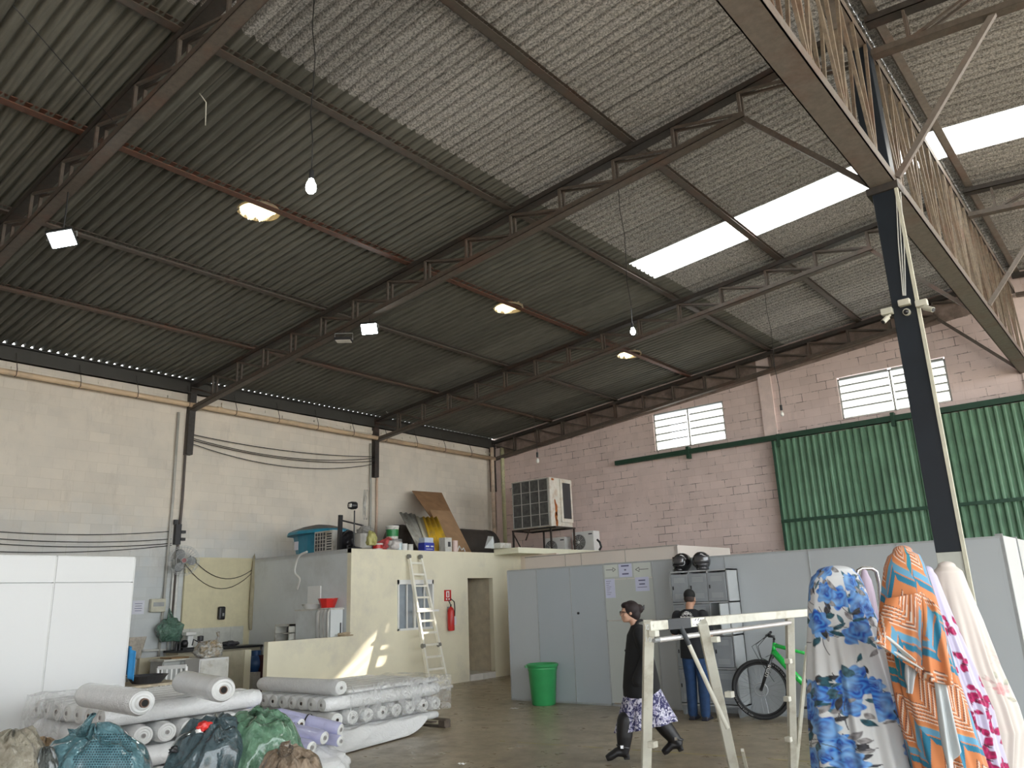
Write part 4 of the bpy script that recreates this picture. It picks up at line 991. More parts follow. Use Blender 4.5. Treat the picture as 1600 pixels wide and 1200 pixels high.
# green bag hanging
def bag_mat(name, col, rough=.22, bump=.6, dark=None, alpha=None):
    if name in MATS: return MATS[name]
    t = NT(name); p = t.pos(); n1 = t.noise(5, 8, .65, p, 1.6)
    c = t.ramp(n1, [(.3, dark or tuple(x*.55 for x in col)), (.55, col), (.75, tuple(min(1, x*1.45+.02) for x in col))])
    t.base(c); t.set(rough=rough, spec=.7, coat=1.0); t.b.inputs['Coat Roughness'].default_value = .07
    v = t.n('ShaderNodeTexVoronoi', feature='F1'); v.inputs['Scale'].default_value = 13; t.l(t.mix(.25, p, t.n('ShaderNodeTexNoise', Scale=5.0).outputs[1]), v.inputs['Vector'])
    t.bump(t.mix(.45, t.noise(9, 8, .65, p, 2.5), v.outputs['Distance']), bump+.4, .06); MATS[name] = t.m; return t.m
def sack(c, r, seed, amp=.14, folds=0, n=72, m=54, top=None):
    """plastic sack: wrinkled lump that gathers into folds towards its tied top"""
    c = Vector(c); r = Vector(r); so = Vector((seed*3.1, seed*1.7, seed*.9)); b = MB()
    def fn(u, v):
        t = 2*math.pi*u; p = math.pi*(v*.994+.003); d = Vector((math.sin(p)*math.cos(t), math.sin(p)*math.sin(t), -math.cos(p)))
        k = 1+amp*1.1*noise.noise(d*1.6+so)+amp*.5*noise.noise(d*4+so)
        rg = 1-abs(noise.noise(Vector((d.x*3.5, d.y*3.5, d.z*2))+so)); k += amp*.35*(rg**3-.5)
        f = max(0, d.z-.25); k += folds*f*math.sin(t*11+5*noise.noise(d*1.5+so))
        sx = abs(d.x)**.8*(1 if d.x > 0 else -1); sy = abs(d.y)**.8*(1 if d.y > 0 else -1)
        z = max(d.z, -.82)
        return c+Vector((sx*r.x*k, sy*r.y*k, z*r.z*k if d.z > -.82 else -.82*r.z))
    return b.grid(fn, n, m, wrap=True)
p = onX(265, 986, XW+.18); t = thing('hanging_bag', 'green plastic bag hanging on the left wall below the breaker box', 'bag', p)
m_gb = bag_mat('green_bag_small', (.10, .22, .16))
sack(p, (.16, .25, .24), 31, .2).build('bag_body', m_gb, t, smooth=True)
MB().path([p+Vector((0, -.05, .2)), p+Vector((-.08, .0, .42)), p+Vector((0, .06, .2))], .03, 8).build('bag_handle', m_gb, t, smooth=True)
# counter with black top and yellowish base; the low wall in front
KZ = .97
c0 = onX(272, 1010, -15.45); c1 = onX(375, 1010, -15.45)
t = thing('kitchen_counter', 'kitchen counter with a thin black top along the yellowish wall', 'counter', (-15.65, 9.2, 0))
MB().bb((-15.92, 8.2, KZ-.04), (-15.35, 10.1, KZ)).build('counter_top', m_black, t, bevel=.006); MB().bb((-15.9, 8.25, 0), (-15.42, 10.08, KZ-.04)).build('counter_base', M('beige_base', (.42, .38, .28), .7), t)
def kobj(px, x): p = onX(px, 1005, x); p.z = KZ; return p
p = kobj(290, -15.6); t = thing('coffee_machine', 'small black and white coffee machine at the left end of the counter', 'coffee machine', p)
MB().box(p+Vector((0, .04, .02)), (.2, .28, .04)).build('machine_base', m_black, t); MB().box(p+Vector((-.05, .1, .17)), (.12, .12, .32)).build('machine_back', m_whitepl, t, bevel=.02)
MB().box(p+Vector((0, .06, .30)), (.2, .22, .07)).build('machine_top', m_whitepl, t, bevel=.02); MB().lathe([(.01, 0), (.06, .01), (.07, .08), (.05, .14), (.01, .15)], p+Vector((0, -.02, .04)), n=18).build('coffee_jug', m_black, t, smooth=True)
for dy, lab in ((-.12, 'small black jar left of the coffee machine'), (-.19, 'second small black jar at the very end of the counter')):
    q = p+Vector((0, dy, 0)); tag(MB().lathe([(.01, 0), (.03, 0), (.03, .12), (.018, .14), (.018, .17), (.01, .17)], q, n=14).build('jar', m_black, auto=.6), lab, 'jar', 'dark jars on the counter')
p = kobj(360, -15.6); tag(lump(p+VZ*.05, (.12, .18, .06), 9, .4).build('dish_pile', m_dark, smooth=True), 'low pile of dark dishes at the right end of the counter', 'dishes')
p = kobj(322, -15.6); tag(lump(p+VZ*.04, (.1, .12, .05), 19, .4).build('dish_cloth', m_dirtywhite, smooth=True), 'crumpled pale dish cloth in the middle of the counter', 'cloth')
# beige half wall in front of the counter with a pale end face
q = onX(392, 1010, -14.4); hz = q.z; a = onX(245, 1010, -14.4)
struct(MB().bb((-14.5, 7.0, 0), (-14.4, q.y-.02, .93)).build('wall_kitchen_half', M('beige_half', (.46, .42, .31), .7)))
struct(MB().bb((-14.51, q.y-.14, 0), (-14.38, q.y, .935)).build('trim_9', m_cream))
# white and grey cabinets
t0 = P(312, 1028, 13.4)
t = thing('kitchen_cabinet', 'low white kitchen cabinet with the plastic bag on its top', 'cabinet', (-13.2, 7.6, 0))
ya = onX(312, 1030, -13.15).y; yb = onX(358, 1028, -13.15).y; za = onX(335, 1028, -13.15).z
MB().bb((-13.65, ya, 0), (-13.15, yb, za)).build('cabinet_body', m_white, t, bevel=.008); MB().bb((-13.15, ya+.02, .06), (-13.135, yb-.02, za-.03)).build('cabinet_door', m_dirtywhite, t)
t.location = (-13.4, (ya+yb)/2, 0)
for o in t.children:
    for v in o.data.vertices: v.co -= Vector((-13.4+13.2, (ya+yb)/2-7.6, 0))
yc = onX(258, 1030, -13.6).y; yd = onX(311, 1030, -13.6).y; zc_ = onX(285, 1029, -13.6).z
t = thing('kitchen_cabinet', 'low grey kitchen cabinet carrying the steel thermos', 'cabinet', (-13.85, (yc+yd)/2, 0))
MB().bb((-14.1, yc, 0), (-13.68, yd-.0, zc_-.03)).build('cabinet_body', M('cabinet_grey', (.36, .37, .35), .5), t); MB().bb((-14.12, yc-.02, zc_-.03), (-13.6, yd, zc_)).build('cabinet_top', m_dirtywhite, t)
for k in range(2): MB().bb((-13.68, yc+.02+k*(yd-yc)/2, .08), (-13.665, yc-.02+(k+1)*(yd-yc)/2, zc_-.06)).build('cabinet_door', M('cabinet_front', (.40, .41, .39), .45), t)
p = Vector((-13.72, onX(311, 1010, -13.75).y, zc_)); t = thing('thermos', 'steel thermos with a black cap on the grey kitchen cabinet', 'thermos', p)
MB().lathe([(.01, 0), (.06, 0), (.065, .02), (.065, .24), (.05, .27), (.01, .27)], p, n=20).build('thermos_body', m_chrome, t, auto=.6); MB().lathe([(.01, .27), (.052, .27), (.055, .35), (.01, .36)], p, n=20).build('thermos_cap', m_black, t, auto=.6)
MB().path([p+Vector((0, -.05, .26)), p+Vector((0, -.13, .3)), p+Vector((0, -.15, .2))], .012, 6).build('thermos_handle', m_black, t)
tag(MB().box((-13.85, yc+.3, zc_+.012), (.4, .32, .02)).build('cutting_board', M('brown_board', (.30, .17, .07), .6)), 'brown wooden board lying on the grey kitchen cabinet', 'cutting board')
p = Vector((-13.35, (ya+yb)/2, za)); t = thing('grocery_bag', 'knotted translucent white grocery bag with yellow contents on the cabinet', 'bag', p)
m_tb = bag_mat('clear_white_bag', (.50, .49, .45), .2, dark=(.35, .22, .05))
sack(p+VZ*.12, (.17, .24, .15), 41, .2, .15).build('bag_body', m_tb, t, smooth=True); MB().path([p+Vector((0, .1, .22)), p+Vector((0, .17, .33)), p+Vector((0, .15, .42))], [.05, .025, .035], 8).build('bag_knot', m_tb, t, smooth=True)
# white chair back showing between the rolls and the cabinets
a = P(247, 1044, 11.5); b_ = P(291, 1041, 11.5)
t = thing('plastic_chair', 'white plastic chair, only its slatted back seen above the wrapped rolls', 'chair', (a.x, a.y, 0)); dd = (b_-a); nn = dd.cross(VZ).normalized(); zz = a.z
MB().bar(a, b_, .03, .05).build('top_rail', m_whitepl, t); m = MB()
for k in range(5): q = a.lerp(b_, .15+.17*k); m.bar(q, q-VZ*.3, .025, .012)
m.build('back_slats', m_whitepl, t)
for q in (a, b_):
    MB().bar(q, Vector((q.x, q.y, 0)), .035, .035).build('leg', m_whitepl, t); f_ = q-nn*.4; MB().bar(Vector((f_.x, f_.y, .42)), Vector((f_.x, f_.y, 0)), .035, .035).build('leg', m_whitepl, t)
c_ = (a+b_)/2-nn*.2; MB().box((c_.x, c_.y, .43), (.42, .42, .03), Euler((0, 0, math.atan2(dd.y, dd.x)))).build('seat', m_whitepl, t)
MB().box(a.lerp(b_, .15)-nn*.03, (.12, .01, .05), Euler((0, 0, math.atan2(dd.y, dd.x)))).build('chair_tag', m_red, t)
# round black bowl on a small table, left
tb = P(226, 1066, 10.6); t = thing('kitchen_table', 'small table with a patterned cloth, half hidden behind the white partition', 'table', (tb.x, tb.y, 0))
MB().box((tb.x, tb.y, tb.z-.02), (.8, .75, .03)).build('table_top', M('table_cloth', (.52, .44, .32), .8, var=.3, scale=14), t)
for sx in (-.36, .36):
    for sy in (-.33, .33): MB().bar((tb.x+sx, tb.y+sy, 0), (tb.x+sx, tb.y+sy, tb.z-.03), .04, .04).build('leg', m_whitepl, t)
tag(MB().lathe([(.02, 0), (.18, .0), (.26, .10), (.27, .10), (.25, .09), (.17, .015), (.02, .012)], (tb.x+.1, tb.y-.02, tb.z-.004), n=28, cap=False).build('basin', m_dark, smooth=False), 'dark round basin on the small kitchen table', 'basin')
# cloths hanging on the panel edge
q = onY(207, 1030, LYR+.05); tag(MB().grid(lambda u, v: Vector((LX-.05+.16*u-.0, LYR+.03+.02*math.sin(9*u), q.z+.15-.32*v-.07*u)), 14, 8).build('blue_apron', M('bright_blue', (.03, .25, .55), .7), solid=.01, smooth=True), 'bright blue cloth hanging at the edge of the white partition', 'cloth')
q = onX(216, 1012, XW+.06); tag(MB().grid(lambda u, v: Vector((XW+.03+.03*math.sin(5*u), q.y-.18+.36*u*(1-.3*v), q.z+.2-.46*v*(.6+.4*u))), 14, 8).build('patterned_towel', M('cream_towel', (.52, .47, .40), .9, var=.2, scale=20), solid=.01, smooth=True), 'cream patterned towel hanging on the left wall behind the partition', 'towel')
# gas cylinders
for (px, py, r, mt, lab) in ((400, 1035, .17, M('gas_blue', (.02, .07, .19), .35), 'blue gas cylinder standing behind the beige half wall'),):
    p = onX(px, py, -15.1); p.z = .46; zt_ = onX(px, 1022, -15.1).z-.46; struct(MB().box((p.x, p.y+.03, .23), (.4, .42, .46)).build('trim_11', m_dirtywhite))
    t = thing('gas_cylinder', lab, 'gas cylinder', p)
    MB().lathe([(.13, 0), (.13, .04), (r, .1), (r, zt_-.15), (.12, zt_-.04), (.03, zt_)], p, n=26).build('cylinder_body', mt, t, smooth=True); MB().lathe([(.1, zt_-.05), (.1, zt_+.07), (.09, zt_+.07), (.09, zt_-.05)], p, n=20, cap=False).build('cylinder_collar', mt, t)
p = Vector((-14.9, onX(413, 1035, -14.9).y, 0)); tag(MB().bb((p.x-.12, p.y-.08, 0), (p.x+.12, p.y+.1, .78)).build('dark_cabinet', M('maroon_dark', (.06, .012, .015), .5)), 'narrow dark maroon cabinet in the gap beside the gas cylinder', 'cabinet')

# ------------------------------------------------------------------ grey side wall of the office
SY = BY0-.005
def sw(px, py, off=0): return onY(px, py, BY0-off)
p = sw(491, 934, .02); t = tag(MB().box(p, (.42, .03, .45)).build('white_board', m_whitepl, bevel=.004), 'blank white board leaning on the grey wall behind the red bowl', 'board')
a = sw(468, 955, .25); b_ = sw(495, 955, .25)
cz = onY(500, 952, 9.85).z
t = thing('storage_cabinet', 'grey white cabinet with a patterned cloth over its right half', 'cabinet', ((a.x+sw(530, 960, .25).x)/2, 9.85, 0))
xa, xb = sw(468, 955, .25).x, -12.68
MB().bb((xa, 9.79, 0), (xb, 10.08, cz-.02)).build('cabinet_body', m_greyw, t); MB().bb((xa-.03, 9.77, cz-.02), (xb+.02, 10.1, cz+.01)).build('cabinet_top', m_dirtywhite, t)
xq = -13.07
cloth = MB().grid(lambda u, v: Vector((xq+(xb+.02-xq)*u, 9.75-.02*math.sin(u*22)-.01*math.sin(v*5), cz+.018-(.02 if v < .1 else 0)-.75*v)) if v > .06 else Vector((xq+(xb+.02-xq)*u, 9.76+.3*(1-v/.06), cz+.02)), 44, 20)
tn = NT('grey_print_cloth'); w_ = tn.n('ShaderNodeTexWave'); w_.inputs['Scale'].default_value = 2.4; w_.inputs['Distortion'].default_value = 3; tn.l(tn.pos(), w_.inputs['Vector'])
tn.base(tn.ramp(w_.outputs[0], [(.3, (.68, .67, .63)), (.6, (.52, .51, .49)), (.9, (.40, .40, .38))])); tn.set(rough=.9)
tag(cloth.build('cabinet_cloth', tn.m, solid=.006, smooth=True), 'white cloth with grey print draped over the cabinet by the grey wall', 'cloth')
p = onY(512, 952, 9.92); p.z = cz+.02; t = thing('red_bowl', 'bright red plastic bowl standing on the cloth covered cabinet', 'bowl', p)
MB().lathe([(.02, 0), (.13, .0), (.19, .17), (.2, .17), (.2, .18), (.18, .18), (.125, .015), (.02, .012)], p, n=8, cap=False).build('bowl_body', m_red, t)
p = onY(487, 952, 9.92); p.z = cz+.012; tag(MB().lathe([(.02, 0), (.13, .0), (.2, .09), (.21, .09), (.19, .1), (.125, .015), (.02, .012)], p, n=26, cap=False).build('wash_basin', m_whitepl, smooth=False), 'shallow white basin on the cabinet left of the red bowl', 'basin')
t = thing('sink_shelf', 'low open shelf with small jars, left of the grey cabinet', 'shelf', (sw(456, 990).x, 9.9, 0)); 
a = sw(444, 975, .2); b_ = sw(467, 975, .2); MB().bb((a.x, 9.7, .9), (b_.x, 10.1, .93)).bb((a.x, 9.7, a.z-.04), (b_.x, 10.1, a.z)).bb((a.x, 9.7, 0), (a.x+.03, 10.1, a.z)).bb((b_.x-.03, 9.7, 0), (b_.x, 10.1, a.z)).bb((a.x, 9.7, 1.2), (b_.x, 10.1, 1.22)).build('shelf_frame', m_dirtywhite, t)
MB().bb((a.x+.03, 10.06, .9), (b_.x-.03, 10.08, a.z-.04)).build('shelf_back', m_dark, t)
q = Vector(((a.x+b_.x)/2+.05, 9.85, 1.22)); tag(MB().lathe([(.01, 0), (.06, 0), (.06, .09), (.04, .12), (.01, .12)], q, n=16).build('jar', m_dark, auto=.6), 'dark jar standing inside the low open shelf', 'jar')
p = sw(549, 985, .06); p.x = -12.74; t = thing('wall_faucet', 'dark looped faucet on the grey wall at the corner of the office', 'faucet', p)
MB().path([p+Vector((-.02, -.02, -.15)), p+Vector((-.05, -.03, .0)), p+Vector((-.0, -.03, .17)), p+Vector((.06, -.03, .14)), p+Vector((.06, -.03, -.05)), p+Vector((.03, -.03, -.15))], .016, 8).build('faucet_pipe', m_dark, t, smooth=True); MB().box(p+Vector((.02, 0, 0)), (.07, .05, .12)).build('faucet_body', m_chrome, t)
cable(curve([sw(480, 862, .12), sw(468, 868, .14), sw(462, 882, .13), sw(461, 895, .12), sw(468, 904, .1), sw(467, 912, .08), sw(464, 921, .05)]), .022, 'white hose hooked over the top of the grey wall', 'hose', m_pipe_w, name='white_hose')
p = Vector((BX-.06, onX(543, 995, BX).y, 1.13)); tag(lump(p+VZ*.02, (.08, .16, .05), 50, .5).build('rag', M('brown_rag', (.42, .33, .22), .9), smooth=True), 'brown rag lying on top of the cream half wall', 'rag')

# ------------------------------------------------------------------ wrapped rolls
def roll_mat(name, col, crinkle=.5, rough=.22):
    t = NT(name); p = t.pos(); n1 = t.noise(4, 7, .7, p, 2.5); n2 = t.noise(16, 6, .6, p, 1.5)
    t.base(t.ramp(n1, [(.3, tuple(x*.93 for x in col)), (.7, col)])); t.set(rough=rough, coat=.5, spec=.5)
    t.b.inputs['Coat Roughness'].default_value = .12
    t.bump(t.mix(.4, t.noise(7, 8, .7, p, 3.5), n2), crinkle+.2, .045); MATS[name] = t.m; return t.m
m_roll = roll_mat('wrapped_white_cloth', (.86, .86, .85)); m_lav = roll_mat('lavender_cloth', (.56, .56, .80), .2, .5)
m_core2 = M('pale_core', (.42, .40, .38), .8); m_core3 = M('veiled_core_hole', (.22, .21, .20), .8); m_core = M('cardboard_core', (.16, .10, .07), .8); m_corehole = M('core_hole', (.012, .011, .01), .9); m_end = M('cloth_edge', (.66, .66, .64), .6)
def roll(a, b_, r, label, group, mat=None, sq=.88, core=.021, seed=0, both=False, protr=0):
    a = Vector(a); b_ = Vector(b_); L = (b_-a).length; d, sd, u = frame(b_-a); so = Vector((seed*1.3, seed*.7, seed))
    t = thing('fabric_roll', label, 'fabric roll', (a+b_)/2-VZ*r, group)
    def fn(uu, v):
        q = 2*math.pi*uu; k = 1+.035*noise.noise(Vector((math.cos(q)*1.2, math.sin(q)*1.2, v*L*2.5))+so)+.02*noise.noise(Vector((math.cos(q)*4, math.sin(q)*4, v*L*9))+so)
        e = min(v, 1-v)*L; rr = r*k*(1 if e > .03 else .86+.14*math.sqrt(max(0, e/.03)))
        return a+d*(v*L)+sd*(rr*math.cos(q))+u*(rr*sq*math.sin(q))
    vsn = 26
    body = MB().grid(fn, 28, vsn, wrap=True)
    body.build('roll_body', mat or m_roll, t, smooth=True)
    ends = [(b_, d)] + ([(a, -d)] if both else [])
    pr = []
    for k in range(6): r0 = r*.85*(1-k/6.8); pr += [(r0, .001+.004*(k % 2)+protr*k*.012), (r0-.006, .003+.004*(k % 2)+protr*k*.012)]
    MB().lathe([(r*.83, .0), (r*.5, -.001), (.001, -.002)], a, -d, n=28, ell=sq, cap=False).build('roll_end', m_end, t)
    MB().lathe([(r*.86, -.006)]+pr+[(core*.9, .001+protr*.07)], b_, d, n=28, ell=sq, cap=False).build('roll_end', m_end, t)
    MB().tube(b_-d*.02, b_+d*(.012+protr*.09), core, 16).build('roll_core', m_core if (protr or core > .03 or seed % 3 == 1) else m_core2, t); MB().tube(b_+d*(.0+protr*.08), b_+d*(.014+protr*.09), core*.75, 14).build('core_hole', m_corehole if (protr or core > .03 or seed % 3 == 1) else m_core3, t)
    return t
def pallet(x0, x1, y0, y1, z, label):
    t = thing('wooden_pallet', label, 'pallet', ((x0+x1)/2, (y0+y1)/2, 0)); mw = M('grey_pallet_wood', (.11, .085, .065), .85, var=.3, scale=9)
    for k in range(3): yy = y0+.05+k*(y1-y0-.1)/2; MB().bb((x0, yy-.05, 0), (x1, yy+.05, .018)).build('skid_board', mw, t)
    for k in range(3):
        for j in range(3): xx = x0+.06+k*(x1-x0-.12)/2; yy = y0+.06+j*(y1-y0-.12)/2; MB().box((xx, yy, .055), (.12, .12, .075)).build('pallet_block', mw, t)
    for k in range(8): yy = y0+.05+k*(y1-y0-.1)/7; MB().bb((x0, yy-.045, .093), (x1, yy+.045, .11)).build('deck_board', mw, t)
    return t
SX0, SX1, SY0, SY1 = -9.95, -8.32, 6.42, 8.36; R_ = .102
pallet(SX0, SX1+.06, SY0+.1, SY1+.12, .11, 'dark wooden pallet under the middle stack of white fabric rolls')
pos = lambda k, n, a, b_: a+(b_-a)*(k+.5)/n
ordn = ['first', 'second', 'third', 'fourth', 'fifth', 'sixth', 'seventh', 'eighth', 'ninth', 'tenth']
gmid = 'wrapped fabric rolls of the middle stack'
for k in range(8): xx = pos(k, 8, SX0, SX1); roll((xx, SY1, .11+.062), (xx, SY0+.03, .11+.062), .06, 'thin white roll at the very bottom of the middle stack, %s from the left' % ordn[k], gmid, seed=k, core=.02)
for k in range(8): yy = pos(k, 8, SY0, SY1); roll((SX0, yy, .335), (SX1+.02, yy, .335), R_, 'white roll in the lower layer of the middle stack, %s end from its near corner' % ordn[k], gmid, seed=k+10)
for k in range(8): xx = pos(k, 8, SX0, SX1); roll((xx, SY1, .515), (xx, SY0-.02, .515), R_-.002, 'white roll with its end facing us in the middle stack, %s from the left' % ordn[k], gmid, seed=k+20)
for k in range(1): roll((SX0+.02, SY0+.13, .70), (SX1+.05, SY0+.15, .703), R_+.003, 'white roll on top of the middle stack, nearest the camera', gmid, seed=k+30)
for k in range(6): xx = pos(k, 6, SX0+.05, SX1+.03); roll((xx, SY1-.03, .635), (xx, SY0+.32, .635), .11, sq=.30, label='flattened white roll in the top layer of the middle stack, %s from the left' % ordn[k], group=gmid, seed=k+40)
# white sheet hanging out under the stack
A = onZ(372, 1185, .0); Bq = onZ(612, 1150, .0)
def sheet(u, v):
    lo = Vector((SX1+.5-.35*u, SY0-.75+1.9*u, .012)); hi = Vector((SX1+.03, SY0-.05+1.75*u, .20)); p = hi.lerp(lo, v); p.z = max(.01, .20*(1-v)**2.2+.012+.012*math.sin(u*23+v*4)*(1-v)+.006); return p
tag(MB().grid(sheet, 60, 14).build('plastic_sheet', m_roll, solid=.003, smooth=True), 'white plastic sheet spilling from under the middle stack onto the floor', 'sheet')
def sheet2(u, v):
    p = Vector((SX0+.1+1.55*u, SY0-.05, .24)).lerp(Vector((SX0+.1+2.2*u, SY0-.75, .015)), v); p.z = .24*(1-v)**2+.014+.008*math.sin(u*30); return p
tag(MB().grid(sheet2, 50, 12).build('plastic_sheet', m_roll, solid=.003, smooth=True), 'white plastic sheet below the near side of the middle stack', 'sheet')
# lavender rolls in front
for (a, b_, D0, r, lab) in (((466, 1124), (532, 1140), 7.9, .075, 'lavender roll lying upper right in the small lavender heap'), ((430, 1122), (470, 1132), 7.8, .07, 'lavender roll at the back left of the lavender heap'),
                           ((462, 1143), (507, 1153), 7.45, .075, 'lavender roll at the front of the heap, with a black band'), ((498, 1152), (532, 1158), 7.75, .06, 'short lavender roll at the right bottom of the heap'), ((455, 1160), (487, 1168), 7.3, .07, 'lavender roll lowest in the heap beside the green bag')):
    q1, q2 = P(*a, D0+.15), P(*b_, D0); q1 = q2+(q1-q2).normalized()*.75
    t = roll(q1, q2, r, lab, 'lavender fabric rolls', m_lav, seed=a[0]/10)
    c_ = q1.lerp(q2, .5); d = (q2-q1).normalized(); MB().lathe([(r*1.03, -.008), (r*1.04, 0), (r*1.03, .008)], c_, d, n=24, cap=False).build('tie_band', m_black, t)
# support pile under the lavender heap
c_ = P(480, 1185, 7.7)
tag(lump((c_.x, c_.y, .16), (.42, .40, .2), 77, .15).build('wrapped_bundle', m_roll, smooth=True), 'low wrapped white bundle under the lavender rolls', 'bundle')
# left stack
TX0, TX1, TY0, TY1 = -9.15, -7.5, 3.4, 4.95
pallet(TX0, TX1, TY0, TY1, .11, 'wooden pallet under the left stack of white fabric rolls')
gl = 'wrapped fabric rolls of the left stack'
for k in range(7): yy = pos(k, 7, TY0, TY1); roll((TX0, yy, .22), (TX1, yy, .22), .105, 'white roll in the bottom layer of the left stack, %s from the camera' % ordn[k], gl, seed=k+50)
for k in range(7): xx = pos(k, 7, TX0, TX1); roll((xx, TY1, .415), (xx, TY0, .415), .105, 'white roll low in the left stack with its end to us, %s from the left' % ordn[k], gl, seed=k+60)
for k in range(7): yy = pos(k, 7, TY0, TY1); roll((TX0, yy, .61), (TX1+.01, yy, .61), .105, 'white roll in the middle layer of the left stack, %s from the camera' % ordn[k], gl, seed=k+70)
for k in range(7): xx = pos(k, 7, TX0, TX1); roll((xx, TY1+.02, .795), (xx, TY0, .795), .10, 'white roll high in the left stack with its end to us, %s from the left' % ordn[k], gl, seed=k+80)
def toproll(a, b_, z, r, lab, seed, L, protr):
    q1, q2 = onZ(*a, z), onZ(*b_, z); d = (q1-q2).normalized(); return roll(q2+d*L, q2, r, lab, gl, seed=seed, protr=protr, core=.035)
toproll((120, 1083), (222, 1098), .995, .115, 'loose white roll with a brown core lying across the top of the left stack', 91, 1.25, .5)
toproll((262, 1060), (349, 1078), 1.0, .12, 'loosely wrapped white roll at the right on top of the left stack', 92, 1.3, 0)
# clear plastic film over the stacks
def film_mat():
    t = NT('clear_film'); p = t.pos(); t.base((.95, .95, .93)); t.set(rough=.15, spec=.9)
    t.bump(t.noise(8, 8, .7, p, 3), 1.0, .06); tr = t.n('ShaderNodeBsdfTransparent'); mx = t.n('ShaderNodeMixShader')
    t.l(t.ramp(t.noise(6, 7, .7, p, 2), [(.35, .12), (.72, .50)]), mx.inputs[0]); t.l(tr.outputs[0], mx.inputs[1]); t.l(t.b.outputs[0], mx.inputs[2]); t.l(mx.outputs[0], t.out.inputs[0]); return t.m
m_film = film_mat()
def film(path_fn, nu, nv, label, seed):
    def fn(u, v):
        p = Vector(path_fn(u, v)); w = noise.noise(Vector((u*6, v*6, seed)))+.5*noise.noise(Vector((u*15, v*15, seed))); return p+Vector((.012, -.014, .016))*w+Vector((0, -.004, .006))
    return tag(MB().grid(fn, nu, nv).build('plastic_film', m_film, smooth=True), label, 'plastic film', 'clear film over the stacks')
def lfilm(u, v):
    x = TX0-.12+1.0*u; s = v*1.35
    if s < .75: return (x, TY0+.75-s-.03, .93+.02*math.sin(x*9))
    return (x-.04*(s-.75), TY0-.05-.10*(s-.75)-.03*math.sin(x*11), .93-(s-.75))
film(lfilm, 50, 60, 'crumpled clear film hanging over the left end of the left stack', 3)
def mfilm(u, v):
    y = SY0+.32+1.75*u; s = v*1.5
    if s < 1.0: return (SX1+.05-1.0+s, y, .695+.01*math.sin(y*14))
    return (SX1+.06+.03*math.sin(y*12), y-.05*(s-1.0), .695-(s-1.0)*.9)
film(mfilm, 60, 60, 'crumpled clear film over the far top and right side of the middle stack', 8)
# ------------------------------------------------------------------ rubbish bags in front
def bigbag(name_, label, px, pytop, D, w, dep, mat, seed, knot=None, h0=0, dots=None, tilt=0, top_h=None, shift=0):
    p = P(px, pytop, D); H = p.z-h0; c_ = Vector((p.x, p.y, h0+H/2*1.02))
    t = thing('plastic_sack', label, 'bag', (p.x, p.y, h0), 'plastic sacks in the foreground')
    b = sack(c_, (w, dep, H/1.82*1.0), seed, .09, .04, 96, 72)
    mx = max(v.z for v in b.v); s_ = (p.z-h0)/(mx-h0)
    mn = min(v.z for v in b.v)
    for v in b.v:
        v.z = h0+(v.z-mn)*(p.z-h0)/(mx-mn); f = (v.z-h0)/H; v.x += RT.x*shift*f*f; v.y += RT.y*shift*f*f
    b.build('sack_body', mat, t, smooth=True); return t, p, b
m_teal = bag_mat('teal_bag', (.12, .27, .31), .18, .5, dark=(.075, .18, .215))
t, p, b = bigbag('', 'big teal plastic sack with dark dots and a knot, largest in the foreground', 150, 1129, 5.2, .36, .36, m_teal, 61)
k0 = P(128, 1140, 4.98); MB().path([k0+Vector((0, 0, -.03)), P(138, 1126, 4.95), P(146, 1116, 4.95), P(143, 1122, 4.93), P(134, 1136, 4.92)], [.045, .022, .02, .016, .03], 10, flat=.5).build('knot_ear', m_teal, t, smooth=True)
MB().path([k0, P(116, 1142, 4.95), P(107, 1140, 4.95), P(110, 1147, 4.93), k0-VZ*.02], [.03, .018, .014, .016, .025], 10, flat=.6).build('knot_ear', m_teal, t, smooth=True)
# dots: printed pattern set just on the surface by the material of small discs
dots = MB(); import mathutils
bvh = mathutils.bvhtree.BVHTree.FromPolygons(b.v, b.f)
for i in range(30):
    for j in range(16):
        px, py = 103+i*4.1+(j % 2)*2, 1148+j*3.9
        if px+(-.25)*(py-1148) < 104+max(0, (1186-py))*1.2 or px > 207: continue
        d_ = ray(px, py).normalized(); h = bvh.ray_cast(CAM, d_)
        if h[0]:
            pt, n_ = h[0], h[1]; n_ = n_ if n_.dot(d_) < 0 else -n_; q, s_, u_ = frame(n_)
            dots.add([pt+n_*.004+(s_*math.cos(a)+u_*math.sin(a))*.0052 for a in [2*math.pi*k/8 for k in range(8)]], [tuple(range(8))])
dots.build('printed_dots', M('dot_dark', (.01, .04, .06), .4), t)
t, p, b = bigbag('', 'dark slate teal plastic sack leaning right of the teal one, with red and white scraps', 318, 1117, 5.35, .27, .30, bag_mat('slate_bag', (.045, .085, .10), .25, .5, dark=(.02, .04, .05)), 62, shift=.10)
bvh = mathutils.bvhtree.BVHTree.FromPolygons(b.v, b.f)
def patch(px, py, r, mat, name, parent, seed, sy=.7):
    d_ = ray(px, py).normalized(); h = bvh.ray_cast(CAM, d_)
    if h[0]: return lump(h[0]-d_*.01, (r, r, r*sy), seed, .5, 24, 16).build(name, mat, parent, smooth=True)
patch(318, 1135, .045, m_red, 'red_scrap', t, 3); patch(311, 1142, .022, m_whitepl, 'white_scrap', t, 4); patch(258, 1178, .035, m_whitepl, 'white_scrap', t, 5, .4); patch(272, 1172, .03, m_black, 'dark_scrap', t, 6)
m_gr = bag_mat('green_bag', (.13, .28, .17), .18, .6, dark=(.06, .15, .09))
t, p, b = bigbag('', 'translucent green plastic sack, right of the slate coloured one', 400, 1108, 5.6, .36, .34, m_gr, 63)
MB().path([P(398, 1112, 5.45), P(404, 1106, 5.4), P(412, 1112, 5.4), P(420, 1108, 5.4)], [.05, .03, .03, .02], 10, flat=.6).build('knot_ear', m_gr, t, smooth=True)
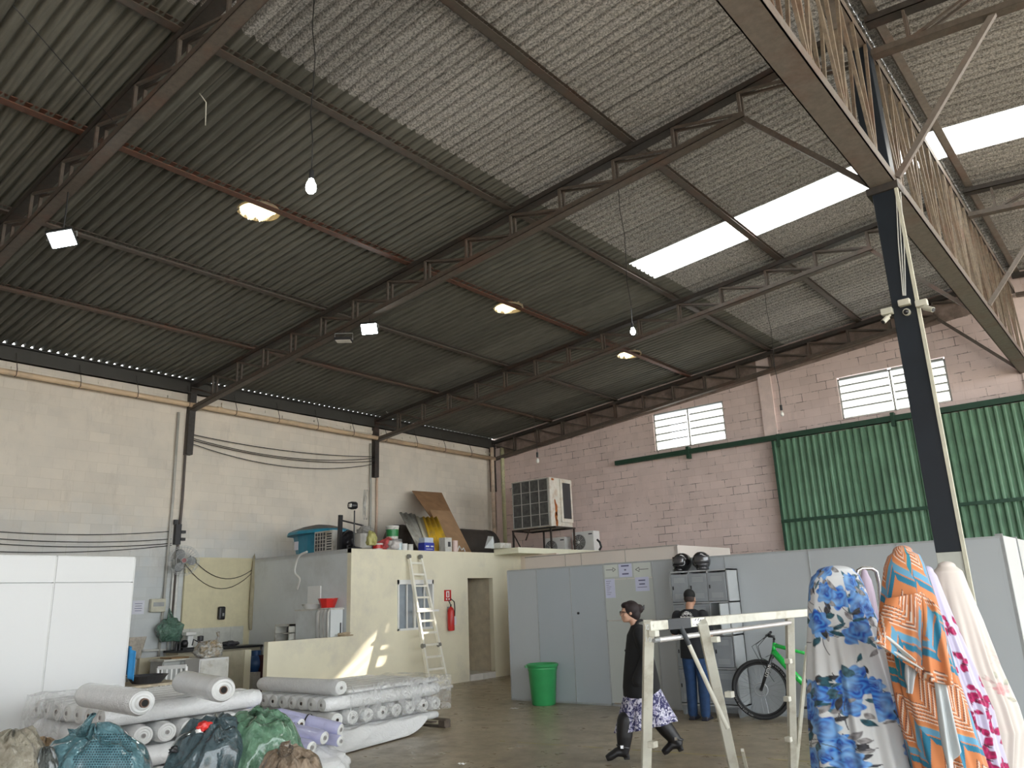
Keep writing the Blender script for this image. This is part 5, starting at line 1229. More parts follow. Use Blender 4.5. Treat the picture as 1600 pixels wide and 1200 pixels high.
m_br = bag_mat('brown_bag', (.30, .22, .15), .2, .6, dark=(.15, .10, .06)); t, p, b = bigbag('', 'brown translucent plastic sack at the bottom right of the heap', 452, 1164, 4.9, .25, .25, m_br, 64)
MB().path([P(446, 1172, 4.75), P(443, 1164, 4.72), P(452, 1165, 4.72)], [.05, .02, .03], 10).build('knot_ear', m_br, t, smooth=True)
bigbag('', 'beige clear plastic sack in the bottom left corner', 22, 1136, 4.9, .25, .26, bag_mat('beige_bag', (.34, .31, .24), .2, .6, dark=(.2, .17, .12)), 65)
bigbag('', 'orange brown clear plastic sack between the beige and the teal ones', 72, 1149, 5.3, .17, .2, bag_mat('orange_bag', (.40, .27, .15), .2, .6, dark=(.2, .13, .07)), 66)
bigbag('', 'small dark grey plastic sack peeking out left of the teal one', 70, 1166, 4.9, .12, .13, bag_mat('dark_bag', (.07, .08, .075), .25, .5), 67)
import numpy as np
# ------------------------------------------------------------------ green bin
bp = onZ(850, 1101, 0); t = thing('rubbish_bin', 'tall green plastic bin standing before the grey partition', 'bin', bp)
m_bin = M('bin_green', (.035, .30, .095), .35, var=.08)
MB().lathe([(.03, 0), (.185, 0), (.195, .02), (.235, .52), (.25, .56), (.245, .58), (.265, .60), (.27, .63), (.25, .64), (.24, .62), (.18, .04), (.03, .03)], bp, n=36, cap=False).build('bin_body', m_bin, t, auto=.6)
MB().box(bp+Vector((-.20, -.17, .60)), (.12, .05, .035), Euler((0, 0, -.7))).build('bin_handle', m_bin, t)
for (px, py, sx, sy, lab) in ((803, 1108, .12, .07, 'small scrap of white paper on the floor near the green bin'), (720, 1195, .07, .05, 'tiny pale scrap on the floor at the bottom edge')):
    p = onZ(px, py, 0); tag(MB().grid(lambda u, v: p+Vector((sx*(u-.5)+.02*v, sy*(v-.5), .006+.012*math.sin(u*5+v*3)**2)), 8, 6).build('paper_scrap', m_whitepl, solid=.002), lab, 'litter', 'litter on the floor')
a = onZ(780, 1158, .0); b_ = onZ(1560, 1210, .0); m_yl = M('faded_yellow_paint', (.42, .36, .16), .6, var=.3, scale=5)
d = (b_-a).normalized(); s_ = d.cross(VZ)*.025; ln = MB(); n = 60; rnd = random.Random(2)
for k in range(n):
    if rnd.random() < .35: continue
    p = a.lerp(b_, k/n); q = a.lerp(b_, (k+1)/n); w0 = rnd.uniform(.4, 1); ln.add([p-s_*w0+VZ*.002, p+s_*w0+VZ*.002, q+s_*w0+VZ*.002, q-s_*w0+VZ*.002], [(0, 1, 2, 3)])
struct(ln.build('floor_line', m_yl))
# ------------------------------------------------------------------ lockers with two helmets
LYF = 10.83; lx0 = onY(1045, 892, LYF).x; lx1 = onY(1135, 889, LYF).x; lz = onY(1090, 891, LYF).z
t = thing('metal_locker', 'grey twelve door metal locker standing against the partition, one door open', 'locker', ((lx0+lx1)/2, LYF+.17, 0))
m_lk = M('locker_grey', (.30, .325, .345), .45, .1, var=.06); m_lk2 = M('locker_side', (.42, .44, .45), .45, .1, var=.05)
fz = .13; rows_ = [fz+.02, fz+.50, fz+.95, fz+1.40, lz-.03]
c = MB(); c.bb((lx0, LYF+.33, fz), (lx1, LYF+.35, lz)).bb((lx0, LYF, fz), (lx0+.02, LYF+.35, lz)).bb((lx1-.02, LYF, fz), (lx1, LYF+.35, lz)).bb((lx0, LYF, lz-.02), (lx1, LYF+.35, lz)).bb((lx0, LYF, fz), (lx1, LYF+.35, fz+.02))
for z in rows_[1:4]: c.bb((lx0, LYF, z-.01), (lx1, LYF+.34, z+.01))
cw = (lx1-lx0-.04)/3
for k in (1, 2): xx = lx0+.02+k*cw; c.bb((xx-.008, LYF, fz), (xx+.008, LYF+.34, lz))
c.build('locker_carcass', m_lk2, t)
for k in range(2): xx = (lx0+.01, lx1-.07)[k]; MB().add([(xx, LYF+.02, fz), (xx+.07, LYF+.02, fz), (xx+.05, LYF+.02, 0), (xx+.02, LYF+.02, 0), (xx, LYF+.32, fz), (xx+.07, LYF+.32, fz), (xx+.05, LYF+.32, 0), (xx+.02, LYF+.32, 0)], [(0, 1, 2, 3), (4, 5, 6, 7), (0, 1, 5, 4), (1, 2, 6, 5), (2, 3, 7, 6), (3, 0, 4, 7)]).build('foot', m_lk, t)
for r in range(4):
    for k in range(3):
        x0 = lx0+.03+k*cw; x1 = x0+cw-.02; z0, z1 = rows_[r]+.018, rows_[r+1]-.018
        if r == 2 and k == 2:       # the open door, swung out
            a = math.radians(100); hx = x1; w_ = x1-x0
            b = MB().box((hx+math.cos(math.radians(80))*w_/2*-.2, LYF-w_/2, (z0+z1)/2), (.012, w_, z1-z0)); o = b.build('locker_door', m_lk2, t); MB().box((hx-.02, LYF-w_*.4, (z0+z1)/2), (.012, .05, .12)).build('latch', m_black, o); continue
        o = MB().bb((x0, LYF-.014, z0), (x1, LYF, z1)).build('locker_door', m_lk, t, bevel=.003)
        sl = MB()
        for q in range(4): sl.bb((x0+.05, LYF-.018, z1-.06-.018*q), (x1-.05, LYF-.014, z1-.052-.018*q)); sl.bb((x0+.05, LYF-.018, z0+.05+.018*q), (x1-.05, LYF-.014, z0+.058+.018*q))
        sl.build('vent_slots', m_lk2, o); MB().bb((x0+.02, LYF-.022, (z0+z1)/2-.02), (x0+.035, LYF-.014, (z0+z1)/2+.03)).build('latch', m_black, o)
m_helm = M('glossy_black', (.012, .012, .014), .12, var=.1, coat=.8); m_pad = M('helmet_lining', (.05, .05, .052), .8)
def helmet(px, label, rz, mt):
    p = onY(px, 888, LYF+.17); p.z = lz; t = thing('motorcycle_helmet', label, 'helmet', p, 'helmets on the lockers')
    R = Matrix.Rotation(rz, 3, 'Z'); b = MB(); n, m_ = 36, 24
    def fn(u, v):
        th = 2*math.pi*u; ph = math.pi*(.02+.96*v); d = Vector((math.sin(ph)*math.cos(th), math.sin(ph)*math.sin(th), -math.cos(ph)))
        k = Vector((.155*d.x*(1.05 if d.x > 0 else .98), .13*d.y, .135*d.z)); 
        if d.z < -.2: k.x += .02*(d.x > 0)
        k.z = max(k.z, -.128)
        return p+VZ*.135+R @ k
    vs = [fn(i/n, j/(m_-1)) for j in range(m_) for i in range(n)]; fs = []
    for j in range(m_-1):
        for i in range(n):
            f = (j*n+i, j*n+(i+1) % n, (j+1)*n+(i+1) % n, (j+1)*n+i); c_ = R.transposed() @ ((sum((vs[q] for q in f), Vector())/4)-p-VZ*.135)
            if c_.x > .05 and abs(c_.y) < .095 and -.04 < c_.z < .065: continue
            fs.append(f)
    b.add(vs, fs); b.build('helmet_shell', mt, t, smooth=True, solid=.008)
    MB().sphere(p+VZ*.135, (.135, .112, .118), 20, 14).build('helmet_lining', m_pad, t, smooth=True)
    vz = MB().grid(lambda u, v: p+VZ*.135+R @ Vector(((.168-.012*v)*math.cos(-.9+1.8*u)*.98, .140*math.sin(-.9+1.8*u), -.03+.11*v)), 16, 4); vz.build('visor', M('smoke_visor', (.05, .05, .055), .08, coat=.6), t, solid=.004, smooth=True)
    MB().path([p+VZ*.02+R @ Vector((.12, .08, 0)), p+VZ*.03+R @ Vector((.172, 0, .0)), p+VZ*.02+R @ Vector((.12, -.08, 0))], .022, 8).build('chin_bar', mt, t, smooth=True)
helmet(1067, 'black motorcycle helmet on the locker, left one of the two', math.radians(-100), m_helm)
helmet(1097, 'black and silver motorcycle helmet on the locker, right one of the two', math.radians(-60), M('black_silver', (.05, .05, .055), .15, .3, var=.9, scale=12, coat=.8))
# ------------------------------------------------------------------ paper notices on the partition
def paper(px0, py0, px1, py1, label, kind, mat):
    a = onY(px0, py0, PY-.004); b_ = onY(px1, py1, PY-.004); c_ = (a+b_)/2; w_ = abs(b_.x-a.x); h_ = abs(a.z-b_.z)
    t = thing('paper_notice', label, 'notice', c_, 'paper notices on the partition'); MB().box(c_, (w_, .003, h_)).build('paper_sheet', mat, t)
    m = MB(); f = c_-VY*.003
    if kind in ('right', 'left'):
        s = 1 if kind == 'right' else -1; m.box(f-VX*s*w_*.12, (w_*.55, .001, .008)); tp = f+VX*s*w_*.38
        for q in (-1, 1): m.bar(tp, tp+Vector((-s*w_*.22, 0, q*h_*.14)), .001, .008); 
        m.bar(tp+Vector((-s*w_*.22, 0, h_*.14)), tp+Vector((-s*w_*.22, 0, -h_*.14)), .001, .006)
    elif kind == 'title':
        for zz, ww in ((.28, .6), (0, .14), (-.28, .5)): m.box(f+VZ*h_*zz, (w_*ww, .001, h_*.10))
    elif kind == 'notice':
        for zz, ww in ((.26, .5), (0, .42), (-.22, .7)): m.box(f+VZ*h_*zz, (w_*ww, .001, h_*(.09 if zz > -.2 else .04)))
    else:
        for q in range(8): m.box(f+Vector((-w_*(.12+.05*(q % 3)), 0, h_*(.38-.1*q))), (w_*(.5-.1*(q % 3)), .001, h_*.02))
    m.build('printed_text' if kind not in ('left', 'right') else 'drawn_arrow', m_text if kind not in ('left', 'right') else m_text_k, t)
m_pw = M('greenish_paper', (.62, .65, .61), .7, var=.02); m_pl = M('lavender_paper', (.60, .62, .78), .7, var=.02)
paper(944, 880, 965, 901, 'paper with an arrow pointing right, topmost left on the grey partition', 'right', m_pw)
paper(966, 880, 988, 901, 'lavender tinted paper with three short text lines between the two arrows', 'title', m_pl)
paper(989, 878, 1017, 901, 'paper with an arrow pointing left, topmost right on the grey partition', 'left', m_pw)
paper(945, 905, 962, 934, 'narrow list notice below the right pointing arrow', 'list', m_pl)
paper(992, 902, 1015, 923, 'notice with three printed lines below the left pointing arrow', 'notice', m_pl)

# ------------------------------------------------------------------ green mountain bike
bk = onZ(1195, 1125, 0)
B = thing('mountain_bike', 'bright green mountain bike with black wheels leaning at the grey partition', 'bicycle', (bk.x, bk.y, 0), rz=math.radians(3))
Bm = Matrix.Rotation(math.radians(3), 3, 'Z')
m_tyre = M('tyre_black', (.015, .015, .016), .7); m_bg = M('bike_green', (.02, .55, .08), .25, var=.08, coat=.6); m_spoke = M('spoke', (.35, .36, .37), .35, .6)
class LB(MB):     # meshes given in the bike's own axes: x towards the rear wheel, z up
    def build(s, name, mat, parent, **k):
        o = bpy.data.objects; off = Vector(B.location); s.v = [v+off for v in s.v]; return MB.build(s, name, mat, parent, **k)
RW = .385
def wheel(cx, name, steer):
    R = Matrix.Rotation(steer, 3, 'Z'); C = Vector((cx, 0, RW)); ax = R @ VY; hx = R @ VX
    def rp(r, q, o=0): return C+hx*(r*math.cos(q))+VZ*(r*math.sin(q))+ax*o
    ty = LB().path([rp(RW-.027, 2*math.pi*k/56) for k in range(56)], .027, 10, closed=True); o = ty.build('tyre', m_tyre, B, smooth=True)
    LB().path([rp(RW-.062, 2*math.pi*k/56) for k in range(56)], .012, 8, closed=True).build('rim', m_black, o, smooth=True)
    sp = LB()
    for k in range(32): q = 2*math.pi*k/32; sg = 1 if k % 2 else -1; sp.path([rp(.025, q+1.2*sg, .03*sg), rp(RW-.07, q)], .0017, 4)
    sp.build('spokes', m_spoke, o)
    LB().tube(C-ax*.055, C+ax*.055, .022, 14).build('hub', m_black, o); 
    LB().path([rp(.085, 2*math.pi*k/32, -.045) for k in range(32)], .007, 6, closed=True).build('brake_disc', m_spoke, o)
    mk = LB()
    for k in range(20):
        for q0 in (math.radians(195), math.radians(15)):
            q = q0+k*.05; 
            if k % 5 == 4: continue
            a, b2 = rp(RW-.036, q, -.0262), rp(RW-.018, q+.008*(k % 3), -.0265); mk.bar(a, b2, .008, .002)
    mk.build('tyre_lettering', m_whitepl, o); return o
wheel(0, 'front', math.radians(18)); wheel(1.12, 'rear', 0)
ht, hb = Vector((.255, 0, .97)), Vector((.225, 0, .86)); BB = Vector((.70, 0, .335)); st_ = Vector((.83, 0, .80))
fr = LB().path([hb-(ht-hb)*.1, ht+(ht-hb)*.1], .026, 12); fr.path([ht-VZ*.02, Vector((.5, 0, .885)), st_], [.03, .022, .018], 12); fr.path([hb+VZ*.01, Vector((.42, 0, .64)), BB], [.044, .044, .036], 12); fr.path([BB, st_+Vector((.01, 0, .05))], .018, 12)
for s in (-1, 1): fr.path([BB+VY*.03*s, Vector((1.12, .065*s, RW))], .012, 8); fr.path([st_+VY*.01*s, Vector((1.12, .065*s, RW))], .01, 8)
fr.build('bike_frame', m_bg, B, smooth=True)
q = math.radians(18); R18 = Matrix.Rotation(q, 3, 'Z')
fk = LB(); cr = Vector((.205, 0, .80)); fx = R18 @ VY
fk.path([cr-fx*.075, cr+VZ*.02, cr+fx*.075], .022, 8)
for s in (-1, 1): fk.path([cr+fx*.075*s+VZ*.03, Vector((.09, 0, .58))+fx*.07*s, Vector((.0, 0, RW))+fx*.065*s], [.019, .024, .018], 10)
fk.path([cr, ht+VZ*.06], .014, 8); fork = fk.build('fork', m_black, B, smooth=True)
fd_ = (Vector((.205, 0, .80))-Vector((0, 0, RW))).normalized(); pp = Vector((.125, 0, .63))-fx*.094
text('LOTUS', Vector(B.location)+pp, .055, fd_, (fd_.cross(-fx)*-1).normalized(), m_whitepl, B, 'fork_lettering')
LB().grid(lambda u, v: Vector((.12+.2*u, -.03+.06*v, .80+.03*math.sin(u*3)+.0)), 8, 3).build('mudguard', m_black, B, solid=.004)
hbz = ht+Vector((.0, 0, .09)); sb = LB().path([ht+VZ*.05, hbz, hbz+R18 @ Vector((-.07, 0, .01))], .02, 8); hs = hbz+R18 @ Vector((-.07, 0, .01))
sb.path([hs+R18 @ Vector((.03, -.36, .03)), hs+R18 @ Vector((0, -.1, .02)), hs, hs+R18 @ Vector((0, .1, .02)), hs+R18 @ Vector((.03, .36, .03))], .013, 8); hb_ = sb.build('handlebar', m_black, B, smooth=True)
for s in (-1, 1):
    g_ = hs+R18 @ Vector((.03, .36*s, .03)); g0 = hs+R18 @ Vector((.02, .24*s, .025)); LB().path([g_, g0], .018, 10).build('grip', m_tyre, hb_, smooth=True)
    LB().path([g0+R18 @ Vector((-.02, 0, -.01)), g0+R18 @ Vector((-.06, .03*s, -.03)), g0+R18 @ Vector((-.065, .11*s, -.04))], .007, 6).build('brake_lever', m_black, hb_)
cbz = LB()
for k, s in enumerate((-1, 1, -1)): a = hs+R18 @ Vector((-.02, .2*s, .0)); cbz.path([a, a+R18 @ Vector((-.12-.04*k, -.02*s, -.12)), a+R18 @ Vector((-.10-.02*k, -.08*s, -.27)), Vector((.17, -.05*s, .72-.12*k))], .004, 6)
cbz.build('brake_cables', m_black, B, smooth=True)
LB().path([st_, st_+Vector((.04, 0, .17))], .014, 8).build('seat_post', m_black, B); LB().add([*[Vector((.74, 0, 1.0))+Vector(v) for v in ((0, -.02, 0), (0, .02, 0), (.26, .07, .03), (.26, -.07, .03), (0, -.015, -.03), (0, .015, -.03), (.26, .06, -.02), (.26, -.06, -.02))]], [(0, 1, 2, 3), (4, 5, 6, 7), (0, 1, 5, 4), (1, 2, 6, 5), (2, 3, 7, 6), (3, 0, 4, 7)]).build('saddle', m_black, B, bevel=.012)
crn = LB().tube(BB-VY*.06, BB-VY*.05, .09, 24); crn.path([BB-VY*.075, BB+Vector((-.09, -.08, -.14))], .013, 8).path([BB+VY*.075, BB+Vector((.09, .08, .14))], .013, 8); crn.build('crankset', m_black, B)
for s, o_ in ((1, Vector((-.09, -.13, -.14))), (-1, Vector((.09, .13, .14)))): LB().box(BB+o_, (.09, .09, .02)).build('pedal', m_black, B)
dm = LB(); d_ = (BB-hb).normalized()
for k in range(4): c_ = hb.lerp(BB, .30+.09*k)-VY*.0365; dm.path([c_+VZ*.018, c_+Vector((.03, 0, .0)), c_-VZ*.018], .005, 6)
dm.build('frame_decal', m_black, B)

# ------------------------------------------------------------------ white rack frame in front
m_rk = M('rack_white', (.66, .65, .56), .5, var=.08, scale=7, dirt=(.48, .45, .36)); m_tape = M('black_tape', (.03, .035, .04), .5)
A1_ = P(1014, 978, 4.65); Cx = P(1234, 962, 5.95); E1 = P(1262, 958, 6.15); A0_ = onZ(1007, 1340, 0); B1_ = P(1097, 973, 4.98); B0_ = onZ(1172, 1318, 0); C0_ = onZ(1240, 1262, 0)
t = thing('garment_rack', 'white painted square tube rack with black tape and a chrome rail', 'rack', ((A0_.x+C0_.x)/2, (A0_.y+C0_.y)/2, 0))
tz = A1_.z; Cx.z = E1.z = tz; B1_.z = tz
MB().bar(A1_+(A1_-Cx).normalized()*.02, E1+(E1-A1_).normalized()*.5, .055, .055).build('top_beam', m_rk, t, bevel=.004)
for a, b_, w in ((A1_+VZ*.02, A0_, .058), (B1_, B0_, .062), (Cx, C0_, .055)): MB().bar(a, b_, w, w, (RT.x, RT.y, 0)).build('leg', m_rk, t, bevel=.004)
e2 = E1+(E1-A1_).normalized()*.45; MB().bar(e2, onZ(1300, 1262, 0), .055, .055).build('leg', m_rk, t, bevel=.004)
MB().bar(P(1262, 1010, 6.0), onZ(1238, 1256, 0), .025, .025).build('brace', m_rk, t)
dA = (Cx-A1_).normalized(); f_ = -Vector((FW.x, FW.y, 0)).normalized()
def beam(px): 
    # point on the beam seen at column px
    lo, hi = 0., 1.
    for _ in range(30):
        mid = (lo+hi)/2; q_ = A1_.lerp(Cx, mid)-CAM; x_ = 800+F*q_.dot(RT)/q_.dot(FW)
        lo, hi = (mid, hi) if x_ < px else (lo, mid)
    return A1_.lerp(Cx, lo)
MB().bar(beam(1038), beam(1073), .061, .061).build('tape_band', m_tape, t)
c_ = (beam(1075)+beam(1096))/2; nb = dA.cross(VZ).normalized(); nb = nb if nb.dot(f_) > 0 else -nb
MB().bar(beam(1075)+nb*.03, beam(1096)+nb*.03, .003, .045).build('paper_label', m_whitepl, t)
sc_ = MB(); rnd = random.Random(4)
for k in range(13): a = beam(1076+1.5*k)+nb*.0325+VZ*rnd.uniform(-.018, .012); sc_.bar(a, a+dA*rnd.uniform(.0, .02)+VZ*rnd.uniform(-.012, .018), .002, .0035)
sc_.build('scribble', m_text_k, t)
ch0, ch1 = P(1029, 1000, 4.68), P(1234, 973, 5.85); MB().tube(ch0, ch1, .0155, 16).build('chrome_rail', M('bright_chrome', (.82, .82, .82), .25, .6), t, auto=.6); MB().tube(ch0-(ch1-ch0).normalized()*.05, ch0+(ch1-ch0).normalized()*.06, .012, 12).build('rail_end', m_grey, t)
b0, b1 = beam(1059)-VZ*.02+nb*.02, P(1137, 1138, 4.72); MB().tube(b0, b0.lerp(b1, .18), .0155, 12).build('tape_sleeve', m_tape, t); MB().tube(b0.lerp(b1, .17), b1, .0135, 12).build('brace', m_rk, t)
for (px, py, D) in ((1118, 999, 4.9), (1140, 1085, 4.8), (1020, 1163, 4.7), (1232, 1033, 5.9), (1230, 1092, 5.9), (1232, 1155, 5.9), (1022, 990, 4.62)):
    MB().box(P(px, py, D), (.045, .05, .035)).build('clip', m_rk, t, bevel=.004)
MB().bar(P(1160, 1172, 4.6), onZ(1188, 1300, 0), .018, .018).build('brace', m_rk, t)
text('0', P(1012, 980, 4.60), .045, RT, VZ, m_grey, t, 'pencil_number'); text('10', P(1013, 1000, 4.59), .04, RT, VZ, m_grey, t, 'pencil_number')

# ------------------------------------------------------------------ draped printed cloths on their stands
def vcol_mat(name, rough=.75):
    t = NT(name); a = t.n('ShaderNodeAttribute'); a.attribute_name = 'print'; t.l(a.outputs['Color'], t.b.inputs['Base Color']); t.set(rough=rough, sheen=.15)
    tr = t.n('ShaderNodeBsdfTranslucent'); t.l(a.outputs['Color'], tr.inputs[0]); mx = t.n('ShaderNodeMixShader'); mx.inputs[0].default_value = .18
    t.l(t.b.outputs[0], mx.inputs[1]); t.l(tr.outputs[0], mx.inputs[2]); t.l(mx.outputs[0], t.out.inputs[0]); return t.m
m_print = vcol_mat('printed_cloth')
def nz2(x, y, s, seed=0):
    r = np.zeros_like(x); rg = np.random.RandomState(seed)
    for k in range(7):
        a = rg.uniform(0, 6.28); f = s*rg.uniform(.6, 2.2); r += np.sin(x*f*math.cos(a)+y*f*math.sin(a)+rg.uniform(0, 6.28)+1.3*np.sin(x*f*.7*math.sin(a)-y*f*.6+k))
    return r/7*1.6
def over(c, m, col): 
    m = np.clip(m, 0, 1)[:, None]; return c*(1-m)+np.asarray(col)*m
def flower(c, x, y, cx, cy, r, seed, cols, petals=7):
    dx, dy = x-cx, y-cy; d = np.hypot(dx, dy)/r; a = np.arctan2(dy, dx); rg = np.random.RandomState(seed)
    edge = 1+.13*np.cos(petals*a+rg.uniform(0, 6))+.18*nz2(dx, dy, 26, seed)
    m = (edge-d)*14
    w = .5+.5*np.sin(d*15+2.2*np.cos(petals*a*.5+seed)+2*nz2(dx, dy, 34, seed+3)); w2 = .5+.5*nz2(dx, dy, 48, seed+9)
    k0, k1, k2, k3 = [np.asarray(q) for q in cols]
    col = k0*(1-w)[:, None]+k1*w[:, None]; col = col*(1-np.clip(w2*1.2-.3, 0, 1)[:, None])+k2*np.clip(w2*1.2-.3, 0, 1)[:, None]; g = np.clip(.45-d, 0, 1)[:, None]*1.6; col = col*(1-g)+k3*g
    mm = np.clip(m, 0, 1)[:, None]; return c*(1-mm)+col*mm
def leaf(c, x, y, cx, cy, L, wd, ang, col, seed=0):
    dx, dy = x-cx, y-cy; u = dx*math.cos(ang)+dy*math.sin(ang); v = -dx*math.sin(ang)+dy*math.cos(ang); tt = np.clip(u/L, -1, 1)
    m = (wd*(1-tt**2)-np.abs(v-.08*u*tt))/wd*5*(np.abs(u) < L); vein = (.75+.25*np.sin(u*160+np.abs(v)*200))[:, None]
    mm = np.clip(m, 0, 1)[:, None]; return c*(1-mm)+np.asarray(col)*vein*mm
def floral(x, y, seed, flcols, leafcols, dens, rr, base, twig=(.10, .10, .11), blush=None, H=2.0, Wd=2.2):
    c = np.ones((len(x), 3))*np.asarray(base); rg = np.random.RandomState(seed)
    if blush is not None: c = over(c, np.clip(nz2(x, y, 7, seed)-.2, 0, 1), blush)
    for k in range(dens):
        cx, cy = rg.uniform(-Wd/2, Wd/2), rg.uniform(0, H)
        for j in range(5):
            a = rg.uniform(0, 6.28); d = rr*rg.uniform(.9, 1.7); c = leaf(c, x, y, cx+d*math.cos(a), cy+d*math.sin(a), rr*rg.uniform(.35, .75), rr*rg.uniform(.13, .3), a+rg.uniform(-.5, .5), leafcols[rg.randint(len(leafcols))])
        a = rg.uniform(0, 3.14); dx, dy = x-cx, y-cy; u = dx*math.cos(a)+dy*math.sin(a); v = -dx*math.sin(a)+dy*math.cos(a)+.25*rr*np.sin(u/rr*1.5)
        c = over(c, (.0028-np.abs(v))*600*(np.abs(u) < rr*2), twig)
        c = flower(c, x, y, cx, cy, rr*rg.uniform(.7, 1.15), seed*10+k, flcols)
    return c
def blue_floral(x, y): return floral(x, y, 5, ((.01, .06, .42), (.06, .28, .72), (.30, .55, .85), (.02, .02, .25)), ((.03, .12, .16), (.08, .19, .24), (.38, .36, .36), (.05, .05, .06)), 120, .060, (.72, .73, .73), Wd=.95, H=1.95)
def pink_butterfly(x, y):
    c = np.ones((len(x), 3))*np.asarray((.60, .56, .74)); rg = np.random.RandomState(3)
    for k in range(330):
        cx, cy = rg.uniform(-.45, .45), rg.uniform(.0, 1.60); 
        if rg.rand() > .65+.35*math.sin(cx*9+cy*5): continue
        a = rg.uniform(0, 6.28); r = rg.uniform(.018, .034)
        for s in (-1, 1): c = leaf(c, x, y, cx+s*r*math.cos(a)*.9, cy+s*r*math.sin(a)*.9, r*1.15, r*.8, a+s*.5, (.52, .015, .13))
        c = leaf(c, x, y, cx, cy, r*.8, r*.15, a+1.57, (.05, .01, .03))
    return c
def pale_rose(x, y):
    c = np.ones((len(x), 3))*np.asarray((.74, .66, .60)); lowm = np.clip((1.32-y)*2.5, 0, 1)
    f = floral(x, y, 11, ((.62, .12, .16), (.80, .30, .33), (.86, .55, .52), (.55, .05, .09)), ((.45, .52, .35), (.70, .42, .40), (.60, .58, .45)), 30, .05, (.74, .68, .62), (.5, .4, .35), (.80, .55, .52), H=1.3, Wd=.85)
    return c*(1-lowm)[:, None]+f*lowm[:, None]
def chevron(x, y):
    # stepped zigzag bands, slanted
    u = x*math.cos(.5)+y*math.sin(.5); v = -x*math.sin(.5)+y*math.cos(.5)
    P_ = .17; tri = np.abs(((u/P_) % 1)-.5)*2; q = v+tri*.105+.03*(((u/P_) % 1) > .5)
    per = .335; f = (q/per) % 1; c = np.ones((len(x), 3))*np.asarray((.66, .235, .085))
    f2 = (f*1.0)
    def band(lo, hi, col): nonlocal c; c = over(c, ((f2 > lo) & (f2 < hi)).astype(float), col)
    band(.00, .13, (.02, .20, .33)); band(.13, .16, (.66, .235, .085)); band(.16, .30, (.13, .36, .55)); band(.30, .33, (.66, .3, .12)); band(.33, .40, (.66, .235, .085))
    for k in range(5):
        lo = .42+k*.078; band(lo, lo+.020, (.80, .70, .60)); band(lo+.030, lo+.044, (.13, .05, .05))
    sp = ((u/P_+np.floor(q/per)*.5) % 3) < .9; c = np.where((sp & (f2 > .16) & (f2 < .30))[:, None], np.asarray((.02, .24, .33)), c)
    return c
def plain(col): return lambda x, y: np.ones((len(x), 3))*np.asarray(col)
def drape(name, label, rows, D, paint, depthf=.8, pleat=.09, npl=9, seed=0, nu=260, nv=230, inside=False, zmin=.06, group='draped cloths on stands', cat='cloth', open_=None, Dl=None, shell=0):
    """rows: (py, px left, px right) of the outline; extended down to the floor"""
    pts = []
    for i, (py, l, r) in enumerate(rows):
        D_ = D if Dl is None else D+(Dl-D)*i/(len(rows)-1)
        c_ = P((l+r)/2, py, D_); pts.append((c_, (r-l)/2*D_/F))
    z0 = pts[-1][0].z
    if z0 > zmin:      # carry on to the floor along the last slope
        a, b2 = pts[-2], pts[-1]; k = (b2[0].z-zmin)/(a[0].z-b2[0].z); k = k; e = b2[0]+(b2[0]-a[0])*k; pts.append((e, b2[1]+(b2[1]-a[1])*min(k, 1.2)))
    top = pts[0]; zt_ = top[0].z; H = zt_-zmin
    th = thing(name, label, cat, (pts[-1][0].x, pts[-1][0].y, 0), group); rr_ = Vector((RT.x, RT.y, 0)).normalized(); ff = Vector((FW.x, FW.y, 0)).normalized()
    zs = [p[0].z for p in pts]
    def at(z):
        for i in range(len(pts)-1):
            if zs[i] >= z >= zs[i+1]: 
                f = (zs[i]-z)/max(1e-6, zs[i]-zs[i+1]); return pts[i][0].lerp(pts[i+1][0], f), pts[i][1]*(1-f)+pts[i+1][1]*f
        return pts[-1] if z < zs[-1] else pts[0]
    so = Vector((seed*2.3, seed, 0)); vs = []; uvx = []; uvy = []
    capn = 14
    for j in range(nv):
        if j < capn: f = j/(capn-1); c_, hw = at(zt_-.001); hw = hw*math.sin(f*math.pi/2); z = zt_+.0-.0+ (1-f)*.0 + .03*math.cos(f*math.pi/2); dist = (f)*pts[0][1]
        else: z = zt_-(zt_-zmin)*((j-capn+1)/(nv-capn)); c_, hw = at(z); dist = pts[0][1]+(zt_-z)
        g_ = min(1, max(0, (zt_-z)/.5))
        for i in range(nu):
            a = 2*math.pi*i/nu; w = noise.noise(Vector((math.cos(a)*1.6, math.sin(a)*1.6, z*.5))+so)
            k = 1+g_*(pleat*math.sin(npl*a+3.5*w)+pleat*.6*math.sin(npl*2.3*a+5*w+seed)*min(1, g_))+.05*w*g_
            p = c_+rr_*(hw*k*math.cos(a))+ff*(hw*depthf*k*math.sin(a)); vs.append((p.x, p.y, z)); aa = ((a+math.pi*.5) % (2*math.pi))-math.pi
            uvx.append(aa*max(.14, pts[0][1]*1.0+.25*g_*hw)); uvy.append(z)
    b = MB(); b.v = [Vector(v) for v in vs]; b.f = [(j*nu+i, j*nu+(i+1) % nu, (j+1)*nu+(i+1) % nu, (j+1)*nu+i) for j in range(nv-1) for i in range(nu)]
    o = b.build('draped_cloth', m_print, th, smooth=True)
    col = paint(np.array(uvx), np.array(uvy)); ca = o.data.color_attributes.new('print', 'FLOAT_COLOR', 'POINT'); ca.data.foreach_set('color', np.concatenate([col, np.ones((len(col), 1))], 1).astype(np.float32).ravel())
    # the roll standing inside that carries the cloth
    cb_, w0 = pts[-1][0], pts[0][1]; MB().tube((cb_.x, cb_.y, 0), (top[0].x, top[0].y, zt_-.08), min(.03, w0*.6), 16).build('standing_roll', m_core, th)
    MB().tube((cb_.x, cb_.y, 0), (cb_.x, cb_.y, .03), .14, 20).build('stand_base', m_dark, th)
    return th, at, rr_, ff
